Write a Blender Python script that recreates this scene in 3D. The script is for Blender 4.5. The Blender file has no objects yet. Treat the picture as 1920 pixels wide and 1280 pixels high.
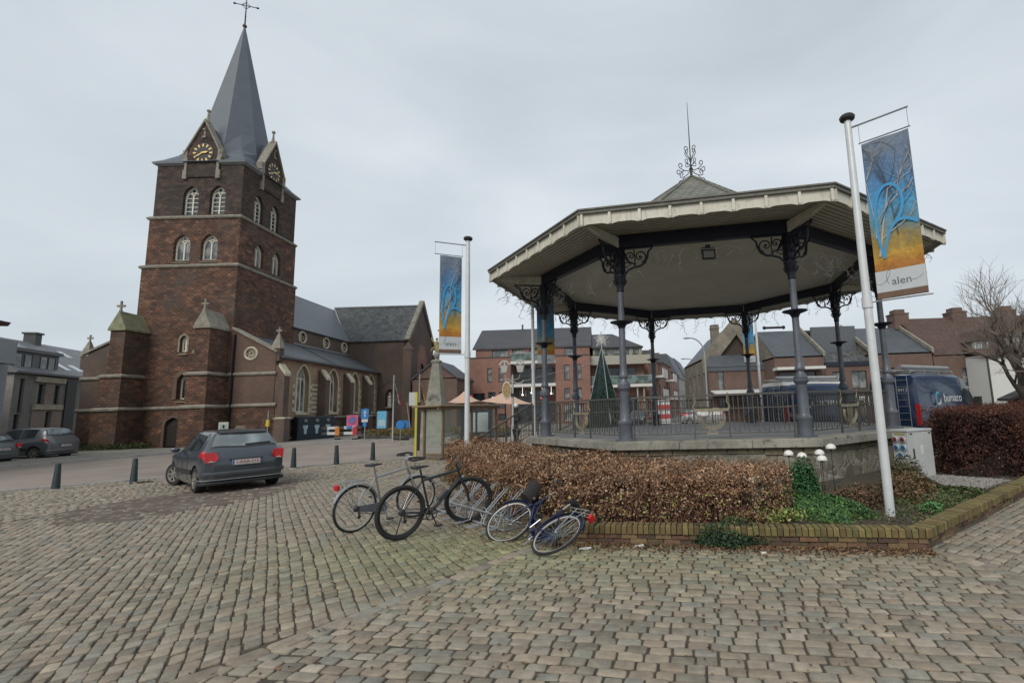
import bpy, bmesh, math, random
import numpy as np
from mathutils import Vector, Matrix
PI = math.pi
random.seed(7); rng = np.random.default_rng(7)
scene = bpy.context.scene
COL = scene.collection
R = math.radians

# ------------------------------------------------------------------ materials
MATS = {}
class NT:
    def __init__(s, name):
        s.m = bpy.data.materials.new(name); s.m.use_nodes = True
        s.t = s.m.node_tree; s.n = s.t.nodes; s.l = s.t.links
        s.b = s.n['Principled BSDF']
        s.tc = s.n.new('ShaderNodeTexCoord')
    def new(s, k, **kw):
        n = s.n.new('ShaderNode' + k)
        for a, v in kw.items(): setattr(n, a, v)
        return n
    def link(s, a, b): s.l.new(a, b)
    def noise(s, scale, detail=4, rough=.55, vec=None, dist=0):
        n = s.new('TexNoise'); n.inputs['Scale'].default_value = scale
        n.inputs['Detail'].default_value = detail; n.inputs['Roughness'].default_value = rough
        n.inputs['Distortion'].default_value = dist
        s.link(vec or s.tc.outputs['Object'], n.inputs['Vector']); return n.outputs['Fac']
    def ramp(s, fac, stops):
        n = s.new('ValToRGB'); e = n.color_ramp.elements
        while len(e) < len(stops): e.new(.5)
        for i, (p, c) in enumerate(stops):
            e[i].position = p; e[i].color = (*c, 1) if len(c) == 3 else c
        s.link(fac, n.inputs['Fac']); return n.outputs['Color']
    def mix(s, fac, a, b, mode='MIX'):
        n = s.new('Mix', data_type='RGBA', blend_type=mode)
        if isinstance(fac, (int, float)): n.inputs[0].default_value = fac
        else: s.link(fac, n.inputs[0])
        for i, v in ((6, a), (7, b)):
            if isinstance(v, tuple): n.inputs[i].default_value = (*v, 1)
            else: s.link(v, n.inputs[i])
        return n.outputs[2]
    def math(s, op, a, b=0.0):
        n = s.new('Math', operation=op)
        for i, v in ((0, a), (1, b)):
            if isinstance(v, (int, float)): n.inputs[i].default_value = v
            else: s.link(v, n.inputs[i])
        return n.outputs[0]
    def wallvec(s):
        sn = s.new('SeparateXYZ'); s.link(s.tc.outputs['Normal'], sn.inputs[0])
        sp = s.new('SeparateXYZ'); s.link(s.tc.outputs['Object'], sp.inputs[0])
        g = s.math('GREATER_THAN', s.math('ABSOLUTE', sn.outputs[0]), .6)
        u = s.math('ADD', s.math('MULTIPLY', sp.outputs[1], g), s.math('MULTIPLY', sp.outputs[0], s.math('SUBTRACT', 1.0, g)))
        c = s.new('CombineXYZ'); s.link(u, c.inputs[0]); s.link(sp.outputs[2], c.inputs[1]); return c.outputs[0]
    def bump(s, h, strength=.3, dist=.02):
        n = s.new('Bump'); n.inputs['Strength'].default_value = strength; n.inputs['Distance'].default_value = dist
        s.link(h, n.inputs['Height']); s.link(n.outputs[0], s.b.inputs['Normal'])
    def fin(s, col=None, rough=.7, metal=0, spec=None):
        if col is not None:
            if isinstance(col, tuple): s.b.inputs['Base Color'].default_value = (*col, 1)
            else: s.link(col, s.b.inputs['Base Color'])
        s.b.inputs['Roughness'].default_value = rough; s.b.inputs['Metallic'].default_value = metal
        if spec is not None: s.b.inputs['Specular IOR Level'].default_value = spec
        return s.m
def lerp(c, k): return tuple(min(1, x * k) for x in c)
def plain(name, c, rough=.6, metal=0, var=.18, scale=6, bump=.1, spec=None):
    if name in MATS: return MATS[name]
    t = NT(name); f = t.noise(scale, 5)
    f2 = t.noise(scale * 7, 3)
    col = t.ramp(f, [(.3, lerp(c, 1 - var)), (.7, lerp(c, 1 + var))])
    col = t.mix(.25 * min(1, var * 5), col, t.ramp(f2, [(.35, lerp(c, .7)), (.7, lerp(c, 1.25))]))
    if bump: t.bump(f2, bump, .01)
    MATS[name] = t.fin(col, rough, metal, spec); return MATS[name]
def brick(name, c1, c2, mortar, w=.22, h=.075, ms=.012, patch=.35, pscale=.8, rough=.88, bump=.5, warp=0, squash=None, stain=None, bias=0, blocks=0):
    if name in MATS: return MATS[name]
    t = NT(name); v = t.wallvec()
    if warp:
        n = t.new('TexNoise'); n.inputs['Scale'].default_value = 2.2; t.link(v, n.inputs['Vector'])
        vm = t.new('VectorMath', operation='MULTIPLY_ADD'); t.link(n.outputs['Color'], vm.inputs[0])
        vm.inputs[1].default_value = (warp, warp * .5, 0); t.link(v, vm.inputs[2]); v = vm.outputs[0]
    b = t.new('TexBrick'); t.link(v, b.inputs['Vector'])
    b.inputs['Scale'].default_value = 1; b.inputs['Brick Width'].default_value = w; b.inputs['Row Height'].default_value = h
    b.inputs['Mortar Size'].default_value = ms; b.inputs['Mortar Smooth'].default_value = .4; b.inputs['Bias'].default_value = bias
    b.inputs['Color1'].default_value = (*c1, 1); b.inputs['Color2'].default_value = (*c2, 1); b.inputs['Mortar'].default_value = (*mortar, 1)
    f = t.noise(pscale, 6, .6)
    col = t.mix(patch, b.outputs['Color'], t.ramp(f, [(.25, (.25, .25, .25)), (.5, (.8, .8, .8)), (.75, (1.3, 1.25, 1.2))]), 'MULTIPLY')
    col = t.mix(.45, col, t.ramp(t.noise(9, 4, .7), [(.3, (.45, .45, .45)), (.7, (1.35, 1.35, 1.35))]), 'MULTIPLY')
    if blocks:
        mpn = t.new('Mapping'); mpn.inputs['Scale'].default_value = (1 / w * .8, 1 / h * .62, 1); t.link(v, mpn.inputs[0])
        vo = t.new('TexVoronoi'); vo.inputs['Scale'].default_value = 1; t.link(mpn.outputs[0], vo.inputs[0]); sc_ = t.new('SeparateColor'); t.link(vo.outputs['Color'], sc_.inputs[0])
        col = t.mix(blocks, col, t.ramp(sc_.outputs[0], [(0, (.32, .34, .36)), (.35, (.75, .72, .70)), (.7, (1.25, 1.1, 1.0)), (1, (1.9, 1.75, 1.6))]), 'MULTIPLY')
        ve = t.new('TexVoronoi', feature='DISTANCE_TO_EDGE'); ve.inputs['Scale'].default_value = 1; t.link(mpn.outputs[0], ve.inputs[0])
        col = t.mix(t.ramp(ve.outputs['Distance'], [(0, (.75, .75, .75)), (.09, (0, 0, 0))]), col, mortar)
    if stain:
        col = t.mix(t.ramp(t.noise(.35, 5, .65), [(.5, (0, 0, 0)), (.68, (.75, .75, .75))]), col, stain)
    hh = t.math('ADD', t.math('MULTIPLY', b.outputs['Fac'], -1.0), t.math('MULTIPLY', t.noise(14, 4), .6))
    t.bump(hh, bump, .03)
    MATS[name] = t.fin(col, rough); return MATS[name]
def glass(name, c=(.03, .04, .045), rough=.08, curtain=0):
    if name in MATS: return MATS[name]
    t = NT(name); f = t.noise(1.1, 2)
    a = lerp(c, .6); b = lerp(c, 1.6) if not curtain else (curtain, curtain, curtain * .97)
    col = t.ramp(f, [(.42, a), (.6, b)])
    MATS[name] = t.fin(col, rough, 0, .7); return MATS[name]
def vcol(name, rough=.8, tint=None, bump=0, mul=1.0, bscale=30, spec=.3):
    if name in MATS: return MATS[name]
    t = NT(name); a = t.new('VertexColor'); a.layer_name = 'Col'
    col = a.outputs[0]
    if tint: col = t.mix(.5, col, t.ramp(t.noise(bscale * .3, 4), [(.3, (.55, .55, .55)), (.7, (1.3, 1.3, 1.3))]), 'MULTIPLY')
    if bump: t.bump(t.noise(bscale, 4, .65), bump, .01)
    MATS[name] = t.fin(col, rough, 0, spec); return MATS[name]

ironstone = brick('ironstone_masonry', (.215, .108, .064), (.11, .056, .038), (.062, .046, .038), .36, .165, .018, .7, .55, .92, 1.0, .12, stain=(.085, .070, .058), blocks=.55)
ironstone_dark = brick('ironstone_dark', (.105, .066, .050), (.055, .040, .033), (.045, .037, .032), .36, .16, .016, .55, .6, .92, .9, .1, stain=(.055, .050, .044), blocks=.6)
oldbrick = brick('old_brown_brick', (.135, .082, .060), (.105, .068, .052), (.155, .13, .11), .22, .07, .010, .55, .5, .9, .3, .01, stain=(.075, .066, .060))
aislebrick = brick('aisle_buff_brick', (.37, .245, .155), (.29, .18, .115), (.34, .27, .20), .22, .07, .010, .5, .6, .9, .3, .01, stain=(.10, .082, .068))
redbrick = brick('red_brick', (.30, .125, .085), (.235, .100, .072), (.27, .22, .19), .22, .07, .010, .35, .7, .85, .3)
redbrick2 = brick('orange_brick', (.34, .155, .11), (.28, .13, .09), (.30, .24, .20), .22, .07, .010, .35, .7, .85, .3)
brownbrick = brick('brown_brick', (.155, .085, .062), (.12, .070, .055), (.17, .14, .12), .22, .07, .010, .4, .7, .88, .3)
greybrick = brick('grey_brick', (.36, .335, .31), (.30, .285, .265), (.17, .16, .15), .22, .07, .010, .3, .7, .88, .3)
slate = brick('blue_slate', (.088, .098, .112), (.066, .075, .087), (.042, .047, .054), .30, .16, .010, .35, .5, .55, .35)
slate_old = brick('weathered_slate', (.13, .135, .135), (.05, .055, .058), (.04, .042, .045), .34, .19, .02, .75, 1.2, .7, .7, .05, bias=-.1)
slate_moss = brick('mossy_pale_slate', (.22, .215, .185), (.14, .145, .125), (.07, .07, .055), .24, .13, .014, .5, 1.5, .75, .6, stain=(.20, .19, .11))
tiles_dark = brick('dark_roof_tiles', (.070, .070, .078), (.056, .057, .064), (.035, .035, .04), 3.0, .28, .025, .25, .7, .6, .4)
tiles_brown = brick('brown_roof_tiles', (.115, .066, .050), (.088, .053, .042), (.05, .033, .028), .22, .20, .02, .4, .8, .8, .5)
render_grey = plain('grey_render', (.16, .175, .19), .85, var=.08)
limestone = plain('pale_limestone', (.47, .42, .32), .85, var=.3, scale=2.5, bump=.4)
limestone_dk = plain('weathered_limestone', (.23, .21, .17), .88, var=.35, scale=3, bump=.5)
lichen = plain('lichen_stone', (.20, .20, .12), .9, var=.35, scale=2.5, bump=.5)
lead = plain('dark_lead', (.075, .083, .094), .5, .0, .12)
white_paint = plain('white_paint', (.62, .62, .60), .45, var=.06)
t = NT('cream_boards'); mpn = t.new('Mapping'); mpn.inputs['Scale'].default_value = (1, 1, .18); t.link(t.tc.outputs['Object'], mpn.inputs[0])
col = t.ramp(t.noise(1.2, 5), [(.3, (.50, .475, .39)), (.7, (.62, .595, .51))])
col = t.mix(t.ramp(t.noise(9, 5, .7, mpn.outputs[0]), [(.52, (0, 0, 0)), (.72, (.6, .6, .6))]), col, (.24, .215, .16))
col = t.mix(t.ramp(t.noise(5, 6, .8), [(.60, (0, 0, 0)), (.68, (.7, .7, .7))]), col, (.30, .27, .21)); t.bump(t.noise(40, 3), .2, .004); cream = t.fin(col, .6)
dark_metal = plain('black_ironwork', (.012, .014, .022), .45, .2, .2)
navy = plain('navy_beam_paint', (.010, .012, .028), .45, 0, .2)
grey_iron = plain('grey_iron_paint', (.105, .115, .135), .42, .15, .32, 3, bump=.35)
rail_metal = plain('weathered_rail_paint', (.080, .076, .066), .6, .1, .3)
galv = plain('galvanised_steel', (.42, .44, .45), .38, .75, .15)
bark = plain('tree_bark', (.085, .068, .052), .9, var=.35, scale=8, bump=.6)
concrete = plain('concrete', (.30, .29, .27), .85, var=.2, scale=2)
dark_win = glass('dark_glass'); win_grey = glass('curtained_glass', (.12, .14, .145), .12, .26)
win_pale = glass('pale_glass', (.16, .19, .20), .15, .30)
rubber = plain('black_rubber', (.018, .018, .019), .8, 0, .2)
black_plastic = plain('black_plastic', (.022, .022, .024), .5, 0, .15)
white_trim = plain('white_trim', (.58, .57, .54), .5, 0, .05)
wood_dark = plain('dark_wood', (.045, .03, .022), .7, 0, .3)

# ------------------------------------------------------------------ mesh builder
class MB:
    def __init__(s): s.v = []; s.f = []
    def add(s, vs, fs):
        o = len(s.v); s.v += [tuple(p) for p in vs]; s.f += [tuple(i + o for i in f) for f in fs]; return s
    def box(s, x0, x1, y0, y1, z0, z1, M=None):
        vs = [(x, y, z) for z in (z0, z1) for y in (y0, y1) for x in (x0, x1)]
        if M is not None: vs = [M @ Vector(p) for p in vs]
        return s.add(vs, [(0, 2, 3, 1), (4, 5, 7, 6), (0, 1, 5, 4), (2, 6, 7, 3), (0, 4, 6, 2), (1, 3, 7, 5)])
    def bbox(s, x0, x1, y0, y1, z0, z1, r=.01, M=None):     # box with chamfered vertical + top edges
        r = min(r, (x1 - x0) * .45, (y1 - y0) * .45)
        def ring(d, z): return [(x0 + d + r, y0 + d, z), (x1 - d - r, y0 + d, z), (x1 - d, y0 + d + r, z), (x1 - d, y1 - d - r, z), (x1 - d - r, y1 - d, z), (x0 + d + r, y1 - d, z), (x0 + d, y1 - d - r, z), (x0 + d, y0 + d + r, z)]
        return s.loft([ring(0, z0), ring(0, z1 - r), ring(r * .8, z1)], M=M)
    def loft(s, rings, closed=True, caps=True, M=None):
        n = len(rings[0]); vs = [p for r_ in rings for p in r_]
        if M is not None: vs = [M @ Vector(p) for p in vs]
        fs = []
        for i in range(len(rings) - 1):
            for j in range(n if closed else n - 1):
                a = i * n + j; b = i * n + (j + 1) % n
                fs.append((a, b, b + n, a + n))
        if caps: fs += [tuple(range(n))[::-1], tuple((len(rings) - 1) * n + i for i in range(n))]
        return s.add(vs, fs)
    def lathe(s, prof, n=12, c=(0, 0, 0), M=None, a0=0):
        rings = [[(c[0] + r * math.cos(a0 + 2 * PI * k / n), c[1] + r * math.sin(a0 + 2 * PI * k / n), c[2] + z) for k in range(n)] for r, z in prof]
        return s.loft(rings, M=M)
    def tube(s, pts, r, n=6, cap=True):
        pts = [Vector(p) for p in pts]; rs = r if isinstance(r, (list, tuple)) else [r] * len(pts)
        rings = []; up = None
        for i, p in enumerate(pts):
            d = (pts[min(i + 1, len(pts) - 1)] - pts[max(i - 1, 0)])
            if d.length < 1e-9: d = Vector((0, 0, 1))
            d.normalize()
            if up is None:
                up = Vector((0, 0, 1)) if abs(d.z) < .9 else Vector((1, 0, 0))
            u = d.cross(up)
            if u.length < 1e-4: u = d.cross(Vector((0, 1, .1)))
            u.normalize(); w = u.cross(d); up = w
            rings.append([tuple(p + (u * math.cos(2 * PI * k / n) + w * math.sin(2 * PI * k / n)) * rs[i]) for k in range(n)])
        return s.loft(rings, caps=cap)
    def bar(s, a, b, w, h=None):      # rectangular bar a->b
        a = Vector(a); b = Vector(b); d = (b - a); L = d.length; d.normalize()
        up = Vector((0, 0, 1)) if abs(d.z) < .95 else Vector((0, 1, 0))
        u = d.cross(up).normalized(); v = u.cross(d); h = h or w
        q = lambda p: [tuple(p + u * x * w / 2 + v * y * h / 2) for x, y in ((-1, -1), (1, -1), (1, 1), (-1, 1))]
        return s.loft([q(a), q(b)])
    def prism(s, poly, z0, z1, M=None):
        return s.loft([[(x, y, z0) for x, y in poly], [(x, y, z1) for x, y in poly]], M=M)
    def poly(s, pts): return s.add(pts, [tuple(range(len(pts)))])
    def sphere(s, c, r, nu=10, nv=7, sc=(1, 1, 1), M=None):
        rings = []
        for i in range(nv + 1):
            a = -PI / 2 + PI * i / nv; rr = max(math.cos(a), .02)
            rings.append([(c[0] + r * sc[0] * rr * math.cos(2 * PI * k / nu), c[1] + r * sc[1] * rr * math.sin(2 * PI * k / nu), c[2] + r * sc[2] * math.sin(a)) for k in range(nu)])
        return s.loft(rings, M=M)
    def torus(s, M, R_, r, nu=32, nv=6, a0=0, a1=2 * PI):
        full = abs(a1 - a0 - 2 * PI) < 1e-6; rings = []
        for i in range(nu + (0 if full else 1)):
            a = a0 + (a1 - a0) * i / nu
            rings.append([tuple(M @ Vector(((R_ + r * math.cos(b)) * math.cos(a), (R_ + r * math.cos(b)) * math.sin(a), r * math.sin(b)))) for b in [2 * PI * k / nv for k in range(nv)]])
        if full: rings.append(rings[0])
        return s.loft(rings, caps=not full)
    def build(s, name, m, parent=None, smooth=False, loc=None):
        me = bpy.data.meshes.new(name); me.from_pydata(s.v, [], s.f); me.validate(); me.update()
        bm = bmesh.new(); bm.from_mesh(me); bmesh.ops.recalc_face_normals(bm, faces=bm.faces); bm.to_mesh(me); bm.free()
        if smooth:
            for p in me.polygons: p.use_smooth = True
            try: me.set_sharp_from_angle(angle=R(40))
            except Exception: pass
        return link(name, me, m, parent, loc)
def link(name, me, m, parent=None, loc=None):
    o = bpy.data.objects.new(name, me); COL.objects.link(o)
    if m is not None: me.materials.append(m)
    if parent is not None: o.parent = parent
    if loc: o.location = loc
    return o
def thing(name, label, cat, loc=(0, 0, 0), rz=0, group=None):
    o = bpy.data.objects.new(name, None); COL.objects.link(o); o.empty_display_size = .2
    o.location = loc; o.rotation_euler = (0, 0, rz); o['label'] = label; o['category'] = cat
    if group: o['group'] = group
    return o
def tag(o, label, cat, group=None, kind=None):
    o['label'] = label; o['category'] = cat
    if group: o['group'] = group
    if kind: o['kind'] = kind
    return o
def struct(o): o['kind'] = 'structure'; return o
def copy_tree(o, parent=None):
    c = o.copy(); COL.objects.link(c); c.parent = parent
    for ch in list(o.children): copy_tree(ch, c)
    return c

# flat slab with holes, mapped into 3D: point = O + u*U + v*Z + w*N, outer skin at w=0, thickness inward
def slab(mb, F, outer, holes=(), t=.3):
    O, U, N = [Vector(q) for q in F]; Z = Vector((0, 0, 1))
    if not holes:
        n = len(outer)
        vs = [O + U * u + Z * v - N * w for w in (0, t) for u, v in outer]
        mb.add(vs, [tuple(range(n)), tuple(range(2 * n - 1, n - 1, -1))] + [(i, (i + 1) % n, n + (i + 1) % n, n + i) for i in range(n)])
        return
    cu = bpy.data.curves.new('tmp', 'CURVE'); cu.dimensions = '2D'; cu.fill_mode = 'BOTH'; cu.extrude = t / 2
    for pl in [outer] + list(holes):
        sp = cu.splines.new('POLY'); sp.points.add(len(pl) - 1); sp.use_cyclic_u = True
        for i, (u, v) in enumerate(pl): sp.points[i].co = (u, v, 0, 1)
    ob = bpy.data.objects.new('tmp', cu); me = bpy.data.meshes.new_from_object(ob)
    mb.add([O + U * p.co.x + Z * p.co.y + N * (p.co.z - t / 2) for p in me.vertices], [tuple(p.vertices) for p in me.polygons])
    bpy.data.objects.remove(ob); bpy.data.curves.remove(cu); bpy.data.meshes.remove(me)
def rect(u0, u1, v0, v1): return [(u0, v0), (u1, v0), (u1, v1), (u0, v1)]
def arch(c, w, v0, vs, va, n=7, pointed=True):     # opening: sill v0, spring vs, apex va
    pts = [(c - w / 2, v0), (c + w / 2, v0)]
    h = va - vs
    for i in range(n + 1):
        k = i / n
        if pointed: a = k * 1.2; x = w / 2 * (1 - (1 - math.cos(a)) / (1 - math.cos(1.2))); y = vs + h * math.sin(a) / math.sin(1.2)
        else: x = w / 2 * math.cos(k * PI / 2); y = vs + h * math.sin(k * PI / 2)
        pts.append((c + x, y))
    for i in range(n - 1, -1, -1):
        k = i / n
        if pointed: a = k * 1.2; x = w / 2 * (1 - (1 - math.cos(a)) / (1 - math.cos(1.2))); y = vs + h * math.sin(a) / math.sin(1.2)
        else: x = w / 2 * math.cos(k * PI / 2); y = vs + h * math.sin(k * PI / 2)
        pts.append((c - x, y))
    return pts
def P3(F, u, v, w=0):
    O, U, N = [Vector(q) for q in F]; return O + U * u + Vector((0, 0, v)) + N * w
def fbox(mb, F, u0, u1, v0, v1, w0, w1):
    vs = [P3(F, u, v, w) for w in (w0, w1) for v in (v0, v1) for u in (u0, u1)]
    mb.add(vs, [(0, 2, 3, 1), (4, 5, 7, 6), (0, 1, 5, 4), (2, 6, 7, 3), (0, 4, 6, 2), (1, 3, 7, 5)])
def window(parent, F, u0, u1, v0, v1, fm, gm, nx=1, nz=1, fw=.06, d=.14, sill=True, name='window'):
    mb = MB()
    fbox(mb, F, u0, u0 + fw, v0, v1, -d - .05, -d); fbox(mb, F, u1 - fw, u1, v0, v1, -d - .05, -d)
    fbox(mb, F, u0 + fw, u1 - fw, v0, v0 + fw, -d - .05, -d); fbox(mb, F, u0 + fw, u1 - fw, v1 - fw, v1, -d - .05, -d)
    for i in range(1, nx):
        c = u0 + (u1 - u0) * i / nx; fbox(mb, F, c - fw * .4, c + fw * .4, v0 + fw, v1 - fw, -d - .045, -d - .005)
    for i in range(1, nz):
        c = v0 + (v1 - v0) * i / nz; fbox(mb, F, u0 + fw, u1 - fw, c - fw * .3, c + fw * .3, -d - .042, -d - .008)
    if sill: fbox(mb, F, u0 - .04, u1 + .04, v0 - .06, v0 - .002, -d, .04)
    w = mb.build(name, fm, parent)
    g = MB(); fbox(g, F, u0 + .01, u1 - .01, v0 + .01, v1 - .01, -d - .032, -d - .02); g.build('pane', gm, w)
    return w
def FR(O, a):   # facade frame: origin, outward normal angle
    n = (math.cos(a), math.sin(a), 0); return (O, (-n[1], n[0], 0), n)
def front(W=0, D=0): return ((0, 0, 0), (1, 0, 0), (0, -1, 0))
def right(W, D=0): return ((W, 0, 0), (0, 1, 0), (1, 0, 0))
def left(W=0, D=0): return ((0, 0, 0), (0, 1, 0), (-1, 0, 0))
def back(W, D): return ((0, D, 0), (1, 0, 0), (0, 1, 0))

def text(body, size, m, parent, M, name='lettering', ext=.004, align='CENTER'):
    cu = bpy.data.curves.new('txt', 'FONT'); cu.body = body; cu.size = size; cu.extrude = ext; cu.align_x = align; cu.align_y = 'CENTER'; cu.resolution_u = 3
    ob = bpy.data.objects.new('txt', cu); me = bpy.data.meshes.new_from_object(ob); me.name = name
    bpy.data.objects.remove(ob); bpy.data.curves.remove(cu)
    me.transform(M); me.materials.clear(); return link(name, me, m, parent)
def txtM(F, u, v, w=.005):       # text lying in facade frame
    O, U, N = [Vector(q) for q in F]; Z = Vector((0, 0, 1)); p = P3(F, u, v, w)
    m = Matrix.Identity(4)
    for i in range(3): m[i][0] = U[i]; m[i][1] = Z[i]; m[i][2] = N[i]; m[i][3] = p[i]
    return m
# ------------------------------------------------------------------ camera, sky, sun
pitch, roll = 0.137266, -0.033136
c, s, cr, sr = math.cos(pitch), math.sin(pitch), math.cos(roll), math.sin(roll)
RT = Vector((cr, -sr * s, sr * c)); UP = Vector((-sr, -cr * s, cr * c)); FW = Vector((0, c, s))
cam = bpy.data.cameras.new('camera'); cam.sensor_width = 36; cam.lens = 907.53 / 1920 * 36
cam.shift_x = -170.6 / 1920; cam.shift_y = 0.6 / 1920; cam.clip_end = 2000; cam.clip_start = .05
co = bpy.data.objects.new('camera', cam); COL.objects.link(co); scene.camera = co
M = Matrix.Identity(4)
for i in range(3): M[i][0] = RT[i]; M[i][1] = UP[i]; M[i][2] = -FW[i]
M[2][3] = 1.7; co.matrix_world = M
w = bpy.data.worlds.new('World'); scene.world = w; w.use_nodes = True
nt = w.node_tree; bg = nt.nodes['Background']
sky = nt.nodes.new('ShaderNodeTexSky'); sky.sky_type = 'NISHITA'; sky.sun_disc = False
sky.sun_elevation = R(38); sky.sun_rotation = R(200); sky.dust_density = 4; sky.ozone_density = 1
sk = nt.nodes.new('ShaderNodeMix'); sk.data_type = 'RGBA'; sk.blend_type = 'MULTIPLY'; sk.inputs[0].default_value = 1
nt.links.new(sky.outputs[0], sk.inputs[6]); sk.inputs[7].default_value = (.10, .10, .10, 1)
tc = nt.nodes.new('ShaderNodeTexCoord'); mp = nt.nodes.new('ShaderNodeMapping'); mp.inputs['Scale'].default_value = (1, 1, 2.6)
nt.links.new(tc.outputs['Generated'], mp.inputs[0])
nz = nt.nodes.new('ShaderNodeTexNoise'); nz.inputs['Scale'].default_value = 1.5; nz.inputs['Detail'].default_value = 7; nz.inputs['Roughness'].default_value = .45; nz.inputs['Distortion'].default_value = .5
nt.links.new(mp.outputs[0], nz.inputs['Vector'])
cr_ = nt.nodes.new('ShaderNodeValToRGB'); e = cr_.color_ramp.elements
e[0].position = .30; e[0].color = (.400, .455, .495, 1); e[1].position = .70; e[1].color = (.600, .645, .682, 1)
nt.links.new(nz.outputs['Fac'], cr_.inputs[0])
mx = nt.nodes.new('ShaderNodeMix'); mx.data_type = 'RGBA'; mx.inputs[0].default_value = .92
nt.links.new(sk.outputs[2], mx.inputs[6]); nt.links.new(cr_.outputs[0], mx.inputs[7]); nt.links.new(mx.outputs[2], bg.inputs[0]); bg.inputs[1].default_value = 1
sl = bpy.data.lights.new('sun', 'SUN'); sl.energy = 1.5; sl.angle = R(30); sl.color = (1, .96, .9)
so = bpy.data.objects.new('sun', sl); COL.objects.link(so); so.rotation_euler = (R(50), 0, R(-20))
scene.view_settings.view_transform = 'Standard'; scene.view_settings.look = 'None'; scene.view_settings.exposure = 0.38; scene.view_settings.gamma = 1

# ------------------------------------------------------------------ ground
t = NT('open_ground'); col = t.ramp(t.noise(.35, 6, .6), [(.3, (.15, .135, .12)), (.7, (.215, .20, .18))])
col = t.mix(.5, col, t.ramp(t.noise(14, 4), [(.3, (.6, .6, .6)), (.7, (1.25, 1.25, 1.25))]), 'MULTIPLY'); t.bump(t.noise(30, 3), .3, .01); m_ground = t.fin(col, .9)
g = MB(); g.poly([(-400, -60, -.02), (400, -60, -.02), (400, 700, -.02), (-400, 700, -.02)]); struct(g.build('ground', m_ground))
t = NT('road_asphalt'); col = t.ramp(t.noise(.5, 6, .6), [(.3, (.190, .152, .128)), (.7, (.275, .230, .192))]); col = t.mix(.45, col, t.ramp(t.noise(.12, 6, .7), [(.35, (.7, .7, .7)), (.65, (1.2, 1.2, 1.2))]), 'MULTIPLY')
col = t.mix(.5, col, t.ramp(t.noise(45, 3, .7), [(.3, (.7, .7, .7)), (.7, (1.2, 1.2, 1.2))]), 'MULTIPLY'); t.bump(t.noise(60, 3), .3, .006); m_road = t.fin(col, .85)
near = [(-60, -21), (-36, -2.5), (-16.8, 13.5), (-12.2, 17.1), (-7.7, 19.9), (-3, 24), (4, 27), (14, 29), (40, 31), (120, 36)]
far = [(130, 44), (40, 40), (10, 39), (-4, 37.5), (-11.4, 35.2), (-16.4, 34.2), (-20.5, 31.2), (-23.6, 28), (-25.2, 24), (-27.5, 18), (-34, 10), (-62, -10)]
g = MB(); g.poly([(x, y, .012) for x, y in near + far]); struct(g.build('road', m_road))
t = NT('street_asphalt'); col = t.ramp(t.noise(.6, 5), [(.3, (.13, .13, .13)), (.7, (.18, .175, .17))]); t.bump(t.noise(60, 3), .3, .006); m_street = t.fin(col, .85)
g = MB(); g.poly([(1.0, 38, .02), (9.5, 38, .02), (46, 160, .02), (37, 160, .02)]); struct(g.build('street', m_street))
def inside(p, poly):
    x, y = p; r = False; n = len(poly)
    for i in range(n):
        x0, y0 = poly[i]; x1, y1 = poly[(i + 1) % n]
        if (y0 > y) != (y1 > y) and x < (x1 - x0) * (y - y0) / (y1 - y0) + x0: r = not r
    return r
PAL = np.array([(.285, .240, .182), (.262, .228, .180), (.300, .252, .192), (.240, .215, .170), (.272, .222, .168), (.225, .212, .176), (.290, .248, .198), (.255, .208, .158), (.205, .178, .140)])
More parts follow.
